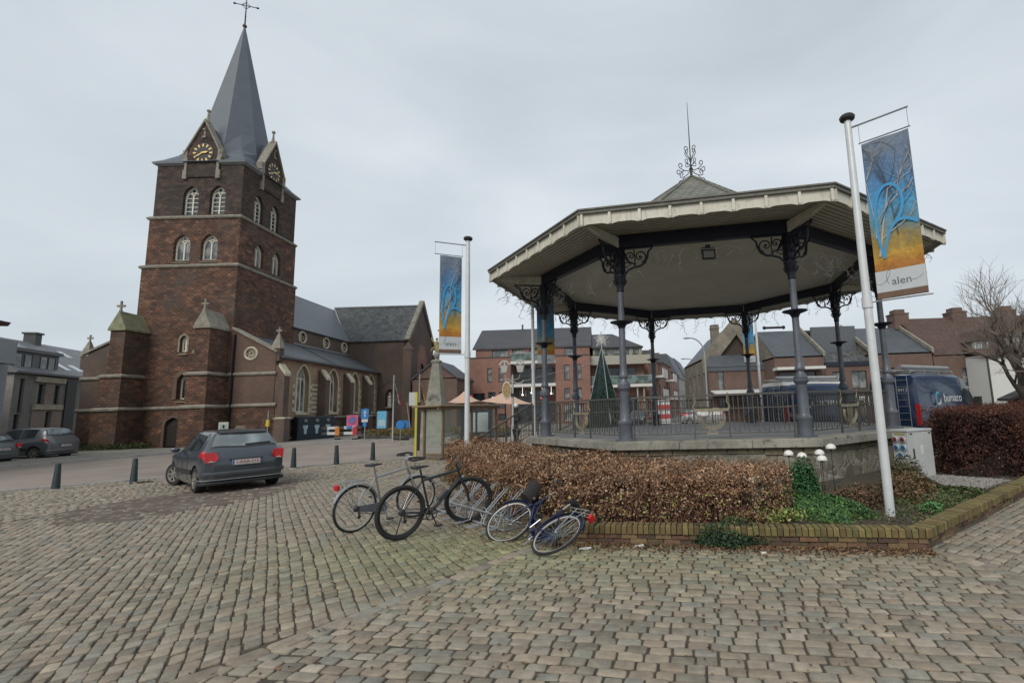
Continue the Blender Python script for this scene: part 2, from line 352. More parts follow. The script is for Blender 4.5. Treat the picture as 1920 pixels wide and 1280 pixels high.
def cobbles(name, poly, ang, row, length, gap=.009, rough_=.12, zoff=0, far_simplify=True, tone=1.0, grad=None, extra=None):
    ca, sa = math.cos(ang), math.sin(ang)
    us = [x * ca + y * sa for x, y in poly]; vs = [-x * sa + y * ca for x, y in poly]
    tmpl = []; stones = []
    v = min(vs); k = 0
    while v < max(vs):
        h = row * (1 + rng.normal() * .06); u = min(us) - rng.random() * length
        wob = rng.normal() * .006
        while u < max(us):
            L = length * rng.choice([.8, .92, 1, 1, 1.08, 1.2]) * (1 + rng.normal() * .03)
            cu_, cv = u + L / 2, v + h / 2 + .012 * math.sin(u * .9 + k * .09) + .035 * math.sin(u * .33 + 1)
            cv += rng.normal() * .0045; x, y = cu_ * ca - cv * sa, cu_ * sa + cv * ca
            if inside((x, y), poly): stones.append((x, y, L - gap * (1.25 + rng.random() * .9), h * (1 + rng.normal() * .03) - gap * (1.0 + rng.random() * .5)))
            u += L
        v += h; k += 1
    n = len(stones); S = np.array(stones)
    # 8-gon rings: outer low, shoulder, top
    base = np.array([(-1, -.74), (-.84, -1), (.84, -1), (1, -.74), (1, .74), (.84, 1), (-.84, 1), (-1, .74)], float)
    rings = []
    jit = rng.normal(0, rough_ * .55, (n, 8, 2)) * .5
    tiltx = rng.normal(0, .02, n); tilty = rng.normal(0, .025, n); dz = rng.normal(0, .0034, n); rot = rng.normal(0, .022, n)
    for sc, z in ((1.0, -.03), (.995, -.010), (.955, -.0025), (.89, .0)):
        p = (base[None] + jit) * sc
        px = p[:, :, 0] * S[:, 2:3] / 2; py = p[:, :, 1] * S[:, 3:4] / 2
        cr2, sr2 = np.cos(ang + rot)[:, None], np.sin(ang + rot)[:, None]
        X = S[:, 0:1] + px * cr2 - py * sr2; Y = S[:, 1:2] + px * sr2 + py * cr2
        Z = z + dz[:, None] + px * tiltx[:, None] + py * tilty[:, None] + zoff + .002
        if z == -.03: Z = np.full_like(Z, -.03 + zoff)
        rings.append(np.stack([X, Y, Z], -1))
    V = np.stack(rings, 1).reshape(n, 32, 3)
    V = V.reshape(-1, 3)
    quads = []
    for r_ in range(3):
        for j in range(8): quads.append((r_ * 8 + j, r_ * 8 + (j + 1) % 8, (r_ + 1) * 8 + (j + 1) % 8, (r_ + 1) * 8 + j))
    quads += [(24, 25, 26, 27), (24, 27, 28, 31), (28, 29, 30, 31)]
    Q = (np.array(quads)[None] + (np.arange(n) * 32)[:, None, None]).reshape(-1)
    me = bpy.data.meshes.new(name); me.vertices.add(len(V)); me.vertices.foreach_set('co', V.astype(np.float32).ravel())
    me.loops.add(len(Q)); me.loops.foreach_set('vertex_index', Q.astype(np.int32))
    nf = len(Q) // 4; me.polygons.add(nf); me.polygons.foreach_set('loop_start', np.arange(0, nf * 4, 4, dtype=np.int32)); me.polygons.foreach_set('loop_total', np.full(nf, 4, dtype=np.int32))
    me.update(calc_edges=True); me.polygons.foreach_set('use_smooth', np.ones(nf, bool))
    c_ = PAL[rng.integers(0, len(PAL), n)] * (1 + rng.normal(0, .09, (n, 1))) * tone
    if grad is not None: c_ = c_ * grad(S[:, 0], S[:, 1])
    c4 = np.concatenate([np.clip(c_, .02, .8), np.ones((n, 1))], 1); C4 = np.repeat(c4, 32, 0).astype(np.float32)
    a = me.color_attributes.new('Col', 'FLOAT_COLOR', 'POINT'); a.data.foreach_set('color', C4.ravel())
    o = link(name, me, vcol('cobble_stone', .78, True, .9, bscale=34, spec=.3)); struct(o); return o
def moss(x, y):      # mossy, greener stones round the flower bed and the bike rack
    d = np.exp(-(((x + 1.6) / 2.6) ** 2 + ((y - 6.4) / 1.3) ** 2)); d = np.maximum(d, .5 * np.exp(-(((x - .5) / 3) ** 2 + ((y - 5.6) / .8) ** 2)))
    return np.stack([1 - .10 * d, 1 + .02 * d, 1 - .25 * d], 1)
fr_a = R(-10.7)
A_ = (-.81, 6.61); B_ = (3.63, 5.77)
sl_ = (A_[0] - .545 * 8.0, A_[1] - .84 * 8.0); sr_ = (B_[0] + .235 * 6.5, B_[1] - .97 * 6.5)
t = NT('joint_soil'); col = t.ramp(t.noise(5, 5), [(.35, (.062, .053, .037)), (.6, (.095, .080, .056)), (.75, (.080, .088, .042))]); t.bump(t.noise(18, 5, .7), 1, .05); m_soil = t.fin(col, .95)
g = MB(); g.poly([(-20, -2, -.010), (16, -2, -.010), (16, 12, -.010), (9, 12, -.010), (-2, 14, -.010), (-7.7, 19.8, -.010), (-12.2, 17.0, -.010), (-16.8, 13.4, -.010), (-34, -1.5, -.010)]); struct(g.build('paving_bed', m_soil))
cobbles('paving', [A_, (sl_[0] + .05, sl_[1]), (sl_[0], -1), (sr_[0], -1), sr_, (B_[0], B_[1] + .1), (A_[0], A_[1] + .1)][1:], fr_a, .106, .165, grad=moss)
Lb = (-9.7, 9.4); La = (-3.9, 1.0)
cobbles('paving', [(-.86, 6.7), (sl_[0] - .10, sl_[1]), (-4.5, -.6), (-8.6, 3.4), (-11.5, 7.2), (-10.9, 9.7), (-9.5, 11.6), (-8.4, 13.5), (-7.3, 15.5), (-6.4, 17.5), (-5, 17), (-4.6, 13.5)], R(125), .112, .140, grad=moss, tone=.97)
cobbles('paving', [(-8.7, 3.3), (-20, -1), (-31, -.5), (-16.8, 13.3), (-12.2, 16.9), (-7.7, 19.6), (-5.2, 17.5), (-6.5, 17.5), (-7.4, 15.5), (-8.45, 13.6), (-9.6, 11.7), (-11.0, 9.8), (-11.6, 7.2)], R(20), .125, .16, rough_=.2, gap=.016, tone=1.0)
cobbles('paving', [(3.62, 5.84), (sr_[0] + .12, sr_[1]), (16, 0), (16, 15), (12.0, 12.5)], R(37), .106, .165, tone=.98)
# seam courses
def seam(a, b, wd=.15, name='paving_seam'):
    a = Vector(a); b = Vector(b); d = (b - a).normalized(); n = Vector((-d.y, d.x)) * wd / 2
    cobbles(name, [tuple(a + n), tuple(b + n), tuple(b - n), tuple(a - n)], math.atan2(d.y, d.x), wd, .27, rough_=.12, zoff=.006)
seam(A_, sl_); seam(B_, sr_); seam((-8.65, 3.35), (-11.5, 7.2))
t = NT('patch_asphalt'); col = t.ramp(t.noise(2.2, 6, .7), [(.25, (.075, .052, .042)), (.5, (.125, .092, .074)), (.7, (.19, .165, .135))]); col = t.mix(.6, col, t.ramp(t.noise(38, 4, .75), [(.3, (.4, .4, .4)), (.7, (1.6, 1.6, 1.55))]), 'MULTIPLY'); t.bump(t.noise(30, 4, .7), 1, .03); m_patch = t.fin(col, .9)
pp = [(-10.9, 9.8), (-11.0, 10.9), (-10.5, 12.1), (-10.4, 13.1), (-9.8, 13.6), (-8.64, 13.91), (-7.73, 12.35), (-7.69, 10.91), (-7.96, 10.08), (-8.22, 9.52), (-8.51, 8.99), (-9.35, 8.7), (-10.0, 8.99)]
pts = []
for i, p in enumerate(pp):
    q = pp[(i + 1) % len(pp)]
    for k in range(6):
        f = k / 6; pts.append((p[0] + (q[0] - p[0]) * f + rng.normal() * .05, p[1] + (q[1] - p[1]) * f + rng.normal() * .05, .0045))
g = MB(); g.poly(pts); struct(g.build('asphalt_patch', m_patch))
# kerb line between cobbles and road, pavement with kerb on the church side
g = MB()
for (x0, y0), (x1, y1) in zip(near[1:6], near[2:7]):
    d = Vector((x1 - x0, y1 - y0)); L = d.length; d.normalize(); k = 0
    while k < L:
        e_ = min(k + .9, L) - .012; n = Vector((-d.y, d.x)) * .09; a = Vector((x0, y0)) + d * k; b = Vector((x0, y0)) + d * e_
        g.prism([tuple(a + n), tuple(a - n), tuple(b - n), tuple(b + n)], -.03, .034); k += .9
struct(g.build('kerb', concrete))
pv = [(-62, -9.5), (-34, 10.3), (-27.6, 18.2), (-25.3, 24), (-23.7, 28.1), (-20.6, 31.35), (-16.4, 34.4), (-11.4, 35.4), (-4, 37.7), (-4, 60), (-24, 60), (-23.2, 34.8), (-26.9, 32.4), (-38, 32.2), (-60, 30)]
t = NT('pavement_slabs'); col = t.ramp(t.noise(.8, 5), [(.3, (.19, .175, .15)), (.7, (.27, .255, .22))]); b_ = t.new('TexBrick'); t.link(t.tc.outputs['Object'], b_.inputs[0]); b_.inputs['Scale'].default_value = 1; b_.inputs['Brick Width'].default_value = .6; b_.inputs['Row Height'].default_value = .3; b_.inputs['Mortar Size'].default_value = .012
b_.inputs['Color1'].default_value = (1, 1, 1, 1); b_.inputs['Color2'].default_value = (.86, .86, .86, 1); b_.inputs['Mortar'].default_value = (.5, .5, .5, 1)
m_pave = t.fin(t.mix(1, col, b_.outputs[0], 'MULTIPLY'), .88)
g = MB(); g.prism(pv, -.03, .10); struct(g.build('pavement', m_pave))
g = MB()
for (x0, y0), (x1, y1) in zip(pv[0:8], pv[1:9]):
    d = Vector((x1 - x0, y1 - y0)); L = d.length; d.normalize(); k = 0
    while k < L:
        e_ = min(k + 1, L) - .012; n = Vector((d.y, -d.x)) * .14; a = Vector((x0, y0)) + d * k; b = Vector((x0, y0)) + d * e_
        g.prism([tuple(a), tuple(a + n), tuple(b + n), tuple(b)], -.03, .115); k += 1
struct(g.build('kerb', concrete))
g = MB(); g.prism([(-38.3, 31.7), (-34.0, 31.6), (-31.4, 32.0), (-31.2, 34.2), (-38.6, 34.2)], .1, .14)
struct(g.build('grass_verge_soil', m_soil))
# ------------------------------------------------------------------ bandstand
BX, BY, BR = 3.166, 15.42, 3.3577
bs = thing('bandstand', 'octagonal bandstand with cream scalloped roof edge and grey iron columns on a stone platform', 'bandstand', (BX, BY, 0), BR)
def oc(k, r, z=0.0): a = k * PI / 4; return (r * math.cos(a), r * math.sin(a), z)
def octring(r, z): return [oc(k, r, z) for k in range(8)]
rubble = None
t = NT('rubble_stone'); v1 = t.new('TexVoronoi', feature='DISTANCE_TO_EDGE'); v1.inputs['Scale'].default_value = 2.6
n_ = t.new('TexNoise'); n_.inputs['Scale'].default_value = 3; t.link(t.tc.outputs['Object'], n_.inputs[0])
vm = t.new('VectorMath', operation='MULTIPLY_ADD'); t.link(n_.outputs['Color'], vm.inputs[0]); vm.inputs[1].default_value = (.5, .5, .35); t.link(t.tc.outputs['Object'], vm.inputs[2]); t.link(vm.outputs[0], v1.inputs[0])
v2 = t.new('TexVoronoi'); v2.inputs['Scale'].default_value = 2.6; t.link(vm.outputs[0], v2.inputs[0])
sp_ = t.new('SeparateColor'); t.link(v2.outputs['Color'], sp_.inputs[0])
col = t.ramp(sp_.outputs[0], [(.0, (.12, .105, .08)), (.35, (.20, .18, .135)), (.6, (.26, .24, .20)), (.8, (.22, .19, .13)), (1, (.16, .15, .13))])
col = t.mix(.6, col, t.ramp(t.noise(7, 5, .65), [(.3, (.45, .45, .45)), (.7, (1.35, 1.35, 1.35))]), 'MULTIPLY')
col = t.mix(t.ramp(v1.outputs['Distance'], [(.0, (1, 1, 1)), (.045, (0, 0, 0))]), col, (.27, .255, .22))
t.bump(t.math('ADD', t.math('MINIMUM', v1.outputs['Distance'], .12), t.math('MULTIPLY', t.noise(12, 4), .05)), 1.0, .12); rubble = t.fin(col, .92)
t = NT('coping_stone'); col = t.ramp(t.noise(1.6, 6, .65), [(.3, (.13, .125, .10)), (.5, (.25, .24, .20)), (.7, (.33, .315, .265))]); f_ = t.noise(6, 6, .75)
col = t.mix(t.ramp(f_, [(.55, (0, 0, 0)), (.66, (.85, .85, .85))]), col, (.045, .045, .038)); t.bump(f_, .6, .03); coping = t.fin(col, .9)
t = NT('floor_slabs'); b_ = t.new('TexBrick'); t.link(t.tc.outputs['Object'], b_.inputs[0]); b_.inputs['Scale'].default_value = 1; b_.inputs['Brick Width'].default_value = .9; b_.inputs['Row Height'].default_value = .6; b_.inputs['Mortar Size'].default_value = .012
b_.inputs['Color1'].default_value = (.21, .21, .21, 1); b_.inputs['Color2'].default_value = (.165, .168, .17, 1); b_.inputs['Mortar'].default_value = (.08, .08, .08, 1)
floor_m = t.fin(t.mix(.7, b_.outputs[0], t.ramp(t.noise(1.3, 5), [(.3, (.6, .6, .6)), (.7, (1.3, 1.3, 1.3))]), 'MULTIPLY'), .55)
g = MB(); g.loft([octring(5.46, -.02), octring(5.42, .80)]); pl = g.build('platform', rubble, bs)
g = MB()
for k in range(8):          # uneven squared stones as the top course under the coping
    a = Vector(oc(k, 5.44)); b = Vector(oc(k + 1, 5.44)); d = b - a; L = d.length; d.normalize(); n = Vector((d.y, -d.x, 0)); q = .02
    while q < L - .05:
        ln = min(rng.uniform(.25, .5), L - q); h = rng.uniform(.11, .15); o_ = rng.uniform(.015, .035)
        p0 = a + d * (q + .01); p1 = a + d * (q + ln - .01)
        g.loft([[tuple(p0 - n * .1 + Vector((0, 0, z))), tuple(p0 + n * o_ + Vector((0, 0, z))), tuple(p1 + n * o_ + Vector((0, 0, z))), tuple(p1 - n * .1 + Vector((0, 0, z)))] for z in (.797 - h, .797)]); q += ln
g.build('edge_course', brick('top_course', (.22, .19, .12), (.14, .125, .09), (.1, .1, .08), .5, .5, .002, .6, 3, .9, .5), bs)
g = MB()
for k in range(8):
    ks = [0, .33, .68, 1]
    for i in range(3):
        e0 = .006 if i else 0; e1 = .006 if i < 2 else 0
        def P_(f, r, z): a = Vector(oc(k, r)); b = Vector(oc(k + 1, r)); q = a.lerp(b, f); return (q.x, q.y, z)
        f0, f1 = ks[i] + e0 / 4, ks[i + 1] - e1 / 4
        g.loft([[P_(f0, 5.05, .8), P_(f0, 5.60, .8), P_(f1, 5.60, .8), P_(f1, 5.05, .8)], [P_(f0, 5.05, .955), P_(f0, 5.60, .955), P_(f1, 5.60, .955), P_(f1, 5.05, .955)], [P_(f0, 5.05, .967), P_(f0, 5.585, .967), P_(f1, 5.585, .967), P_(f1, 5.05, .967)]])
g.build('coping', coping, bs)
g = MB(); g.loft([octring(5.045, .9), octring(5.045, .962)]); g.build('floor', floor_m, bs)
# columns
def column(k):
    x, y, _ = oc(k, 5.04); Z = .967
    a0 = PI / 8
    e = MB(); e.lathe([(.24, 0), (.24, .025), (.20, .03), (.165, .05), (.155, .33), (.165, .36), (.172, .385), (.172, .41), (.150, .43), (.128, .47), (.118, .50), (.112, 1.10), (.118, 1.13), (.150, 1.16), (.158, 1.19), (.158, 1.22), (.145, 1.235), (.15, 1.26), (.125, 1.30), (.085, 1.36), (.080, 1.40), (.105, 1.42), (.112, 1.46), (.10, 1.50), (.088, 1.55), (.080, 1.62), (.071, 3.45)], 16, (x, y, Z))
    sh = e.build('column', grey_iron, bs, True)
    d = MB(); d.lathe([(.072, 2.56), (.085, 2.60), (.115, 2.66), (.27, 2.715), (.272, 2.73), (.078, 2.735)], 16, (x, y, Z)); d.build('drip_collar', dark_metal, sh, True)
    d = MB(); d.lathe([(.071, 3.44), (.09, 3.46), (.082, 3.50), (.10, 3.62), (.135, 3.78), (.15, 3.80), (.15, 3.83), (.105, 3.85), (.10, 3.90)], 12, (x, y, Z))
    M2 = Matrix.Translation((x, y, Z)) @ Matrix.Rotation(k * PI / 4, 4, 'Z')
    d.box(-.105, .105, -.105, .105, 3.90, 4.50, M2)
    for i in range(8):
        a = i * PI / 4; p = Vector((x + .10 * math.cos(a), y + .10 * math.sin(a), Z + 3.60))
        d.tube([p, p + Vector((.045 * math.cos(a), .045 * math.sin(a), .07)), p + Vector((.06 * math.cos(a), .06 * math.sin(a), .12)), p + Vector((.03 * math.cos(a), .03 * math.sin(a), .14))], .014, 5)
    d.build('capital', dark_metal, sh)
    # scroll brackets: toward both neighbours and outward under the eave
    for j, tgt in enumerate((oc(k + 1, 5.04), oc(k - 1, 5.04), oc(k, 8))):
        dr = (Vector((tgt[0], tgt[1], 0)) - Vector((x, y, 0))).normalized(); ln = .80 if j < 2 else .85
        q = MB(); B = lambda u, zz: Vector((x, y, Z + zz)) + dr * u
        zt = 4.50
        q.tube([B(.08, 3.72), B(.13, 3.86), B(.22, 3.97), B(.36, 4.02), B(.50, 4.04), B(.62, 4.12), B(.68, 4.26), B(.70, 4.38), B(ln, 4.47)], [.016, .024, .026, .026, .028, .028, .026, .022, .018], 6)
        q.bar(B(.10, 4.485), B(ln + .02, 4.485), .05, .03)
        def spiral(cu, cz, r0, r1, a0, a1, w0=.020, n=14):
            q.tube([B(cu + (r0 + (r1 - r0) * i / n) * math.cos(a0 + (a1 - a0) * i / n), cz + (r0 + (r1 - r0) * i / n) * math.sin(a0 + (a1 - a0) * i / n)) for i in range(n + 1)], [w0 * (1 - .4 * i / n) for i in range(n + 1)], 5)
        spiral(.50, 4.27, .16, .04, -PI * .4, PI * 2.0); spiral(.27, 4.30, .13, .03, PI * 1.4, -PI * .9); spiral(.18, 4.08, .09, .02, 0, PI * 2.2, .016)
        q.sphere(tuple(B(.50, 4.27)), .032, 6, 4); q.sphere(tuple(B(.27, 4.31)), .028, 6, 4); q.sphere(tuple(B(.10, 3.66)), .03, 6, 4)
        q.tube([B(.12, 4.42), B(.24, 4.16), B(.40, 4.08)], .018, 5); q.tube([B(.36, 4.04), B(.38, 4.2), B(.36, 4.45)], .016, 5)
        q.build('bracket', dark_metal, sh)
for k in range(8): column(k)
ZB0, ZB1 = 5.47, 5.76
for k in range(8):
    g = MB(); a, b = oc(k, 5.04), oc(k + 1, 5.04)
    g.bar((a[0], a[1], (ZB0 + ZB1) / 2), (b[0], b[1], (ZB0 + ZB1) / 2), .16, ZB1 - ZB0); g.build('beam', navy, bs)
for k in range(8):       # cantilever brackets out to the roof corners
    g = MB(); x, y, _ = oc(k, 1); 
    g.loft([[(x * 4.95 - y * w_, y * 4.95 + x * w_, z) for w_, z in ((-.05, 5.44), (.05, 5.44), (.05, 5.72), (-.05, 5.72))], [(x * 6.35 - y * w_, y * 6.35 + x * w_, z) for w_, z in ((-.04, 5.60), (.04, 5.60), (.04, 5.70), (-.04, 5.70))]])
    g.build('corner_strut', cream, bs)
# ceiling (boarded), soffit, roof
t = NT('ceiling_boards'); col = t.ramp(t.noise(.9, 5, .6), [(.3, (.52, .50, .40)), (.7, (.62, .60, .50))])
f_ = t.noise(4, 6, .8)
col = t.mix(t.ramp(f_, [(.60, (0, 0, 0)), (.70, (.55, .55, .55))]), col, (.19, .17, .13)); ceil_m = t.fin(col, .75)
g = MB(); g.loft([octring(5.0, 5.765), octring(3.2, 6.15), octring(.3, 6.75)], caps=True); g.build('ceiling', ceil_m, bs)
g = MB()
def cz(r): return float(np.interp(r, [.3, 3.2, 5.0], [6.75, 6.15, 5.765]))
for k in range(8):
    for i in range(33):
        r = .5 + i * .138
        if r < 4.95: a, b = oc(k, r, cz(r) - .004), oc(k + 1, r, cz(r) - .004); g.bar(a, b, .010, .008)
g.build('board_joints', plain('dark_board_joint', (.10, .09, .065), .9), bs)
for k in range(8): g = MB(); g.tube([oc(k, 5.0, cz(5) - .01), oc(k, 3.2, cz(3.2) - .01), oc(k, .3, cz(.3) - .01)], .02, 4); g.build('hip_batten', plain('dim_cream', (.25, .235, .18), .7), bs)
g = MB()
for k in range(8):
    for i in range(10):
        r = 5.15 + i * .145; z = 5.80 - (r - 5.0) * .14 / 1.56 - .045 + .04; a, b = oc(k, r, z - .004), oc(k + 1, r, z - .004); g.bar(a, b, .008, .008)
g.build('soffit_joints', plain('dark_board_joint', (.10, .09, .065), .9), bs)
g = MB(); g.loft([octring(6.56, 5.66), octring(5.0, 5.80), octring(5.0, 5.84), octring(6.56, 5.70)] + [octring(6.56, 5.66)], caps=False); g.build('soffit', cream, bs)
g = MB(); g.loft([octring(6.60, 5.80), octring(6.64, 5.87), octring(6.3, 5.98), octring(3.9, 6.63), octring(.12, 9.28), octring(.1, 9.2), octring(3.9, 6.5), octring(5.9, 5.9)], caps=False); g.build('roof', slate_moss, bs)
# hip tiles
g = MB()
for k in range(8): g.bar(oc(k, 3.9, 6.64), oc(k, .12, 9.30), .10, .05)
g.build('ridge_tile', slate_moss, bs)
# fascia with scallops and little posts: one per side
for k in range(8):
    a = Vector(oc(k, 6.604)); b = Vector(oc(k + 1, 6.604)); d = b - a; L = d.length; d.normalize(); N_ = Vector((d.y, -d.x, 0)); np_ = 8; st = L / np_
    out = [(0, 5.83)]; 
    low = []
    for i in range(np_):
        u = i * st; low += [(u + .0, 5.545), (u + .05, 5.545), (u + .10, 5.563), (u + .17, 5.578), (u + st - .17, 5.578), (u + st - .10, 5.563), (u + st - .05, 5.545)]
    low.append((L, 5.545)); outer = [(0, 5.83)] + low + [(L, 5.83)]
    g = MB(); slab(g, (tuple(a), tuple(d), tuple(N_)), outer, t=.03)
    F = (tuple(a), tuple(d), tuple(N_))
    for i in range(np_ + 1):
        u = min(max(i * st, .03), L - .03); fbox(g, F, u - .028, u + .028, 5.56, 5.79, .002, .05)
        fbox(g, F, u - .02, u + .02, 5.535, 5.558, .004, .045)
    fz = g.build('fascia', cream, bs)
    g = MB(); fbox(g, F, -.02, L + .02, 5.80, 5.865, .002, .06); fbox(g, F, -.03, L + .03, 5.87, 5.905, -.2, .085); g.build('gutter', plain('weathered_gutter', (.13, .125, .105), .7, var=.3), fz)
# finial
g = MB(); g.lathe([(.16, 9.22), (.13, 9.32), (.05, 9.38), (.045, 9.6), (.07, 9.62), (.03, 9.68), (.022, 10.1), (.018, 10.8), (.008, 12.05)], 8); fn = g.build('finial', dark_metal, bs)
for i in range(4):
    a = i * PI / 2 + .35; dr = Vector((math.cos(a), math.sin(a), 0)); g = MB()
    B = lambda u, z: dr * u + Vector((0, 0, z))
    def sp(cu, cz, r0, r1, a0, a1, n=16): return [B(cu + (r0 + (r1 - r0) * i / n) * math.cos(a0 + (a1 - a0) * i / n), cz + (r0 + (r1 - r0) * i / n) * math.sin(a0 + (a1 - a0) * i / n)) for i in range(n + 1)]
    g.tube([B(.03, 9.58), B(.18, 9.50), B(.34, 9.48), B(.47, 9.52)] + sp(.45, 9.62, .11, .03, -1.1, 5), .014, 5)
    g.tube([B(.30, 9.485), B(.46, 9.40)] + sp(.56, 9.34, .10, .03, 1.6, -3.6), .013, 5)
    g.tube([B(.02, 9.72), B(.10, 9.76)] + sp(.17, 9.86, .09, .03, -1.4, 4.2), .013, 5)
    g.tube([B(.02, 9.85), B(.06, 10.0), B(.19, 10.15), B(.25, 10.27)] + sp(.16, 10.30, .10, .03, -.2, 5.0), .013, 5)
    g.build('scroll', dark_metal, fn)
# railings
def railing(k):
    a = Vector(oc(k, 4.98)); b = Vector(oc(k + 1, 4.98)); d = b - a; L = d.length; d.normalize(); N_ = Vector((d.y, -d.x, 0)); F = (tuple(a), tuple(d), tuple(N_)); z0 = .967
    g = MB(); fbox(g, F, .12, L - .12, z0 + .93, z0 + .975, -.035, .035); r_ = g.build('railing', rail_metal, bs)
    g = MB()
    for zz in (.10, .64): fbox(g, F, .16, L - .16, z0 + zz, z0 + zz + .024, -.012, .012)
    for u in (.17, L - .17, L / 2 - .38, L / 2 + .38): fbox(g, F, u - .018, u + .018, z0, z0 + .93, -.018, .018)
    for i in range(1, 13):
        for sd in (0, 1):
            u = .17 + i * (L / 2 - .38 - .17) / 13 if not sd else L - .17 - i * (L / 2 - .38 - .17) / 13
            fbox(g, F, u - .009, u + .009, z0 + (.10 if i % 2 else .16), z0 + .93, -.009, .009)
    for i in range(1, 12, 2):
        for sd in (0, 1):
            st = (L / 2 - .55) / 13; u = .17 + i * st if not sd else L - .17 - (i + 1) * st
            fbox(g, F, u, u + st, z0 + .155, z0 + .167, -.006, .006)
    g.tube([P3(F, L / 2 - .36 + .72 * i / 24, z0 + .19 + .015 * math.sin(i * 1.3)) for i in range(25)], .007, 5)
    g.build('bars', rail_metal, r_)
    g = MB()      # lyre
    c_ = L / 2
    for sg in (-1, 1):
        for rr in (0, .035, .07):
            g.tube([P3(F, c_ + sg * (.30 - rr) * math.sin(q) , z0 + .45 - (.26 - rr) * math.cos(q), .02) for q in [i * PI / 16 for i in range(0, 11)]], .011, 5)
        g.tube([P3(F, c_ + sg * .36, z0 + .62, .02), P3(F, c_ + sg * .40, z0 + .70, .02), P3(F, c_ + sg * .34, z0 + .80, .02), P3(F, c_ + sg * .37, z0 + 1.0, .02)], .018, 6)
        g.tube([P3(F, c_ + sg * .10, z0 + .12, .02), P3(F, c_ + sg * .03, z0 + .2, .02)], .014, 5)
    fbox(g, F, c_ - .38, c_ + .38, z0 + .595, z0 + .66, .0, .04)
    for i in range(-2, 3): fbox(g, F, c_ + i * .05 - .005, c_ + i * .05 + .005, z0 + .24, z0 + .60, .012, .022)
    fbox(g, F, c_ - .12, c_ + .12, z0 + .10, z0 + .13, 0, .04)
    g.build('lyre', plain('tarnished_gilt', (.27, .235, .16), .5, .3, .45, 5), r_)
for k in range(8):
    if k != 7: railing(k)
# stair on the left side (between column 0 and 7)
a = Vector(oc(7, 5.6)); b = Vector(oc(8, 5.6)); mid = (a + b) / 2; out = mid.normalized(); al = (b - a).normalized()
g = MB()
for i in range(5):
    z = .80 - .16 * i; p0 = mid + out * (.30 * i) - al * 1.5; p1 = mid + out * (.30 * (i + 1)) + al * 1.5
    M2 = Matrix(((out.x, al.x, 0, mid.x), (out.y, al.y, 0, mid.y), (0, 0, 1, 0), (0, 0, 0, 1)))
    g.box(.30 * i - .02, .30 * (i + 1), -1.5, 1.5, -.02, z, M2)
st = g.build('stairs', concrete, bs)
for sg in (-1, 1):
    g = MB()
    B = lambda u, z, w=0: mid + out * u + al * (sg * 1.55 + w) + Vector((0, 0, z))
    g.tube([B(0, 1.92), B(.05, 1.90), B(1.6, 1.02), B(1.7, .90), B(1.66, .80), B(1.6, .84)], .028, 6)
    g.tube([B(0, 1.05), B(1.62, .14)], .014, 5); g.tube([B(0, 1.60), B(1.62, .70)], .010, 5)
    for i in range(15):
        u = .02 + i * .115; g.tube([B(u, 1.05 - u * .56), B(u, 1.90 - u * .56)], .009, 5)
    for u in (.0, .85, 1.64):
        p = B(u, 0); g.lathe([(.035, 0 if u else .9), (.035, 1.0 + (1.64 - u) * .5), (.05, 1.02 + (1.64 - u) * .5), (.02, 1.08 + (1.64 - u) * .5)], 8, (p.x, p.y, 0))
    g.build('stair_railing', plain('worn_rail', (.075, .068, .055), .6, .1, .3), st)
# floodlight and icicle strings (hung on the stand, things of their own)
fl = thing('floodlight', 'small black floodlight hanging under the front beam of the bandstand', 'floodlight', (2.55, 11.05, 5.33))
g = MB(); g.box(-.14, .14, -.05, .05, -.22, -.02); g.box(-.16, .16, -.062, -.052, -.24, .0); g.build('housing', black_plastic, fl)
g = MB(); g.box(-.12, .12, -.07, -.066, -.20, -.04); g.build('lamp_glass', plain('dull_lamp_glass', (.25, .25, .23), .3), fl)
g = MB(); g.tube([(-.15, 0, -.1), (-.15, 0, .06), (.15, 0, .06), (.15, 0, -.1)], .012, 5); g.box(-.05, .05, -.04, .04, .05, .12); g.build('yoke', black_plastic, fl)
ice_m = plain('white_light_wire', (.70, .70, .66), .5, 0, .1); ice_backlit = plain('backlit_light_wire', (.20, .22, .27), .5, 0, .1)  # second colour: same white wire, its backlit tone against the sky painted in
IL = ['left front side by the stairs', 'front side above the hedge', 'right front side by the banner', 'right side near the vans', 'right back side before the brick houses', 'back side before the stone gable', 'left back side before the conical tree', 'stair side of the roof']
for k in range(8):
    a = Vector(oc(k, 5.0)); b = Vector(oc(k + 1, 5.0)); g = MB(); n = 13 if k in (0, 1, 2, 3) else 17; kk = 6.35 if k >= 3 else 5.2
    a = Vector(oc(k, kk)); b = Vector(oc(k + 1, kk)); ztop = 5.52 if kk > 6 else 5.46
    if k < 3:
        a = Vector(oc(k, 4.6)); b = Vector(oc(k + 1, 4.6))
    pts = []
    for i in range(n + 1):
        p = a.lerp(b, (i + .2 + rng.random() * .5) / (n + 1)) + Vector((0, 0, ztop + (.02 if i % 2 else -.05))); pts.append(p)
        q = p.copy(); ln = rng.choice([3, 5, 7, 9, 4])
        pth = [q.copy()]
        for j in range(ln):
            q = q + Vector((rng.normal() * .05, rng.normal() * .05, -.07)); pth.append(q.copy())
            e_ = q + Vector((rng.normal() * .07, rng.normal() * .07, -.045 + rng.normal() * .02)); g.tube([q, e_], .005, 3, False)
        g.tube(pth, .006, 3, False)
    g.tube(pts, .006, 3, False)
    o = g.build('icicle_lights', ice_m if k < 3 else ice_backlit, None); o.location = (BX, BY, 0); o.rotation_euler = (0, 0, BR)
    tag(o, 'unlit white icicle light string hanging along the bandstand ' + IL[k].replace(' of the roof', ''), 'fairy lights', 'icicle lights on the bandstand')
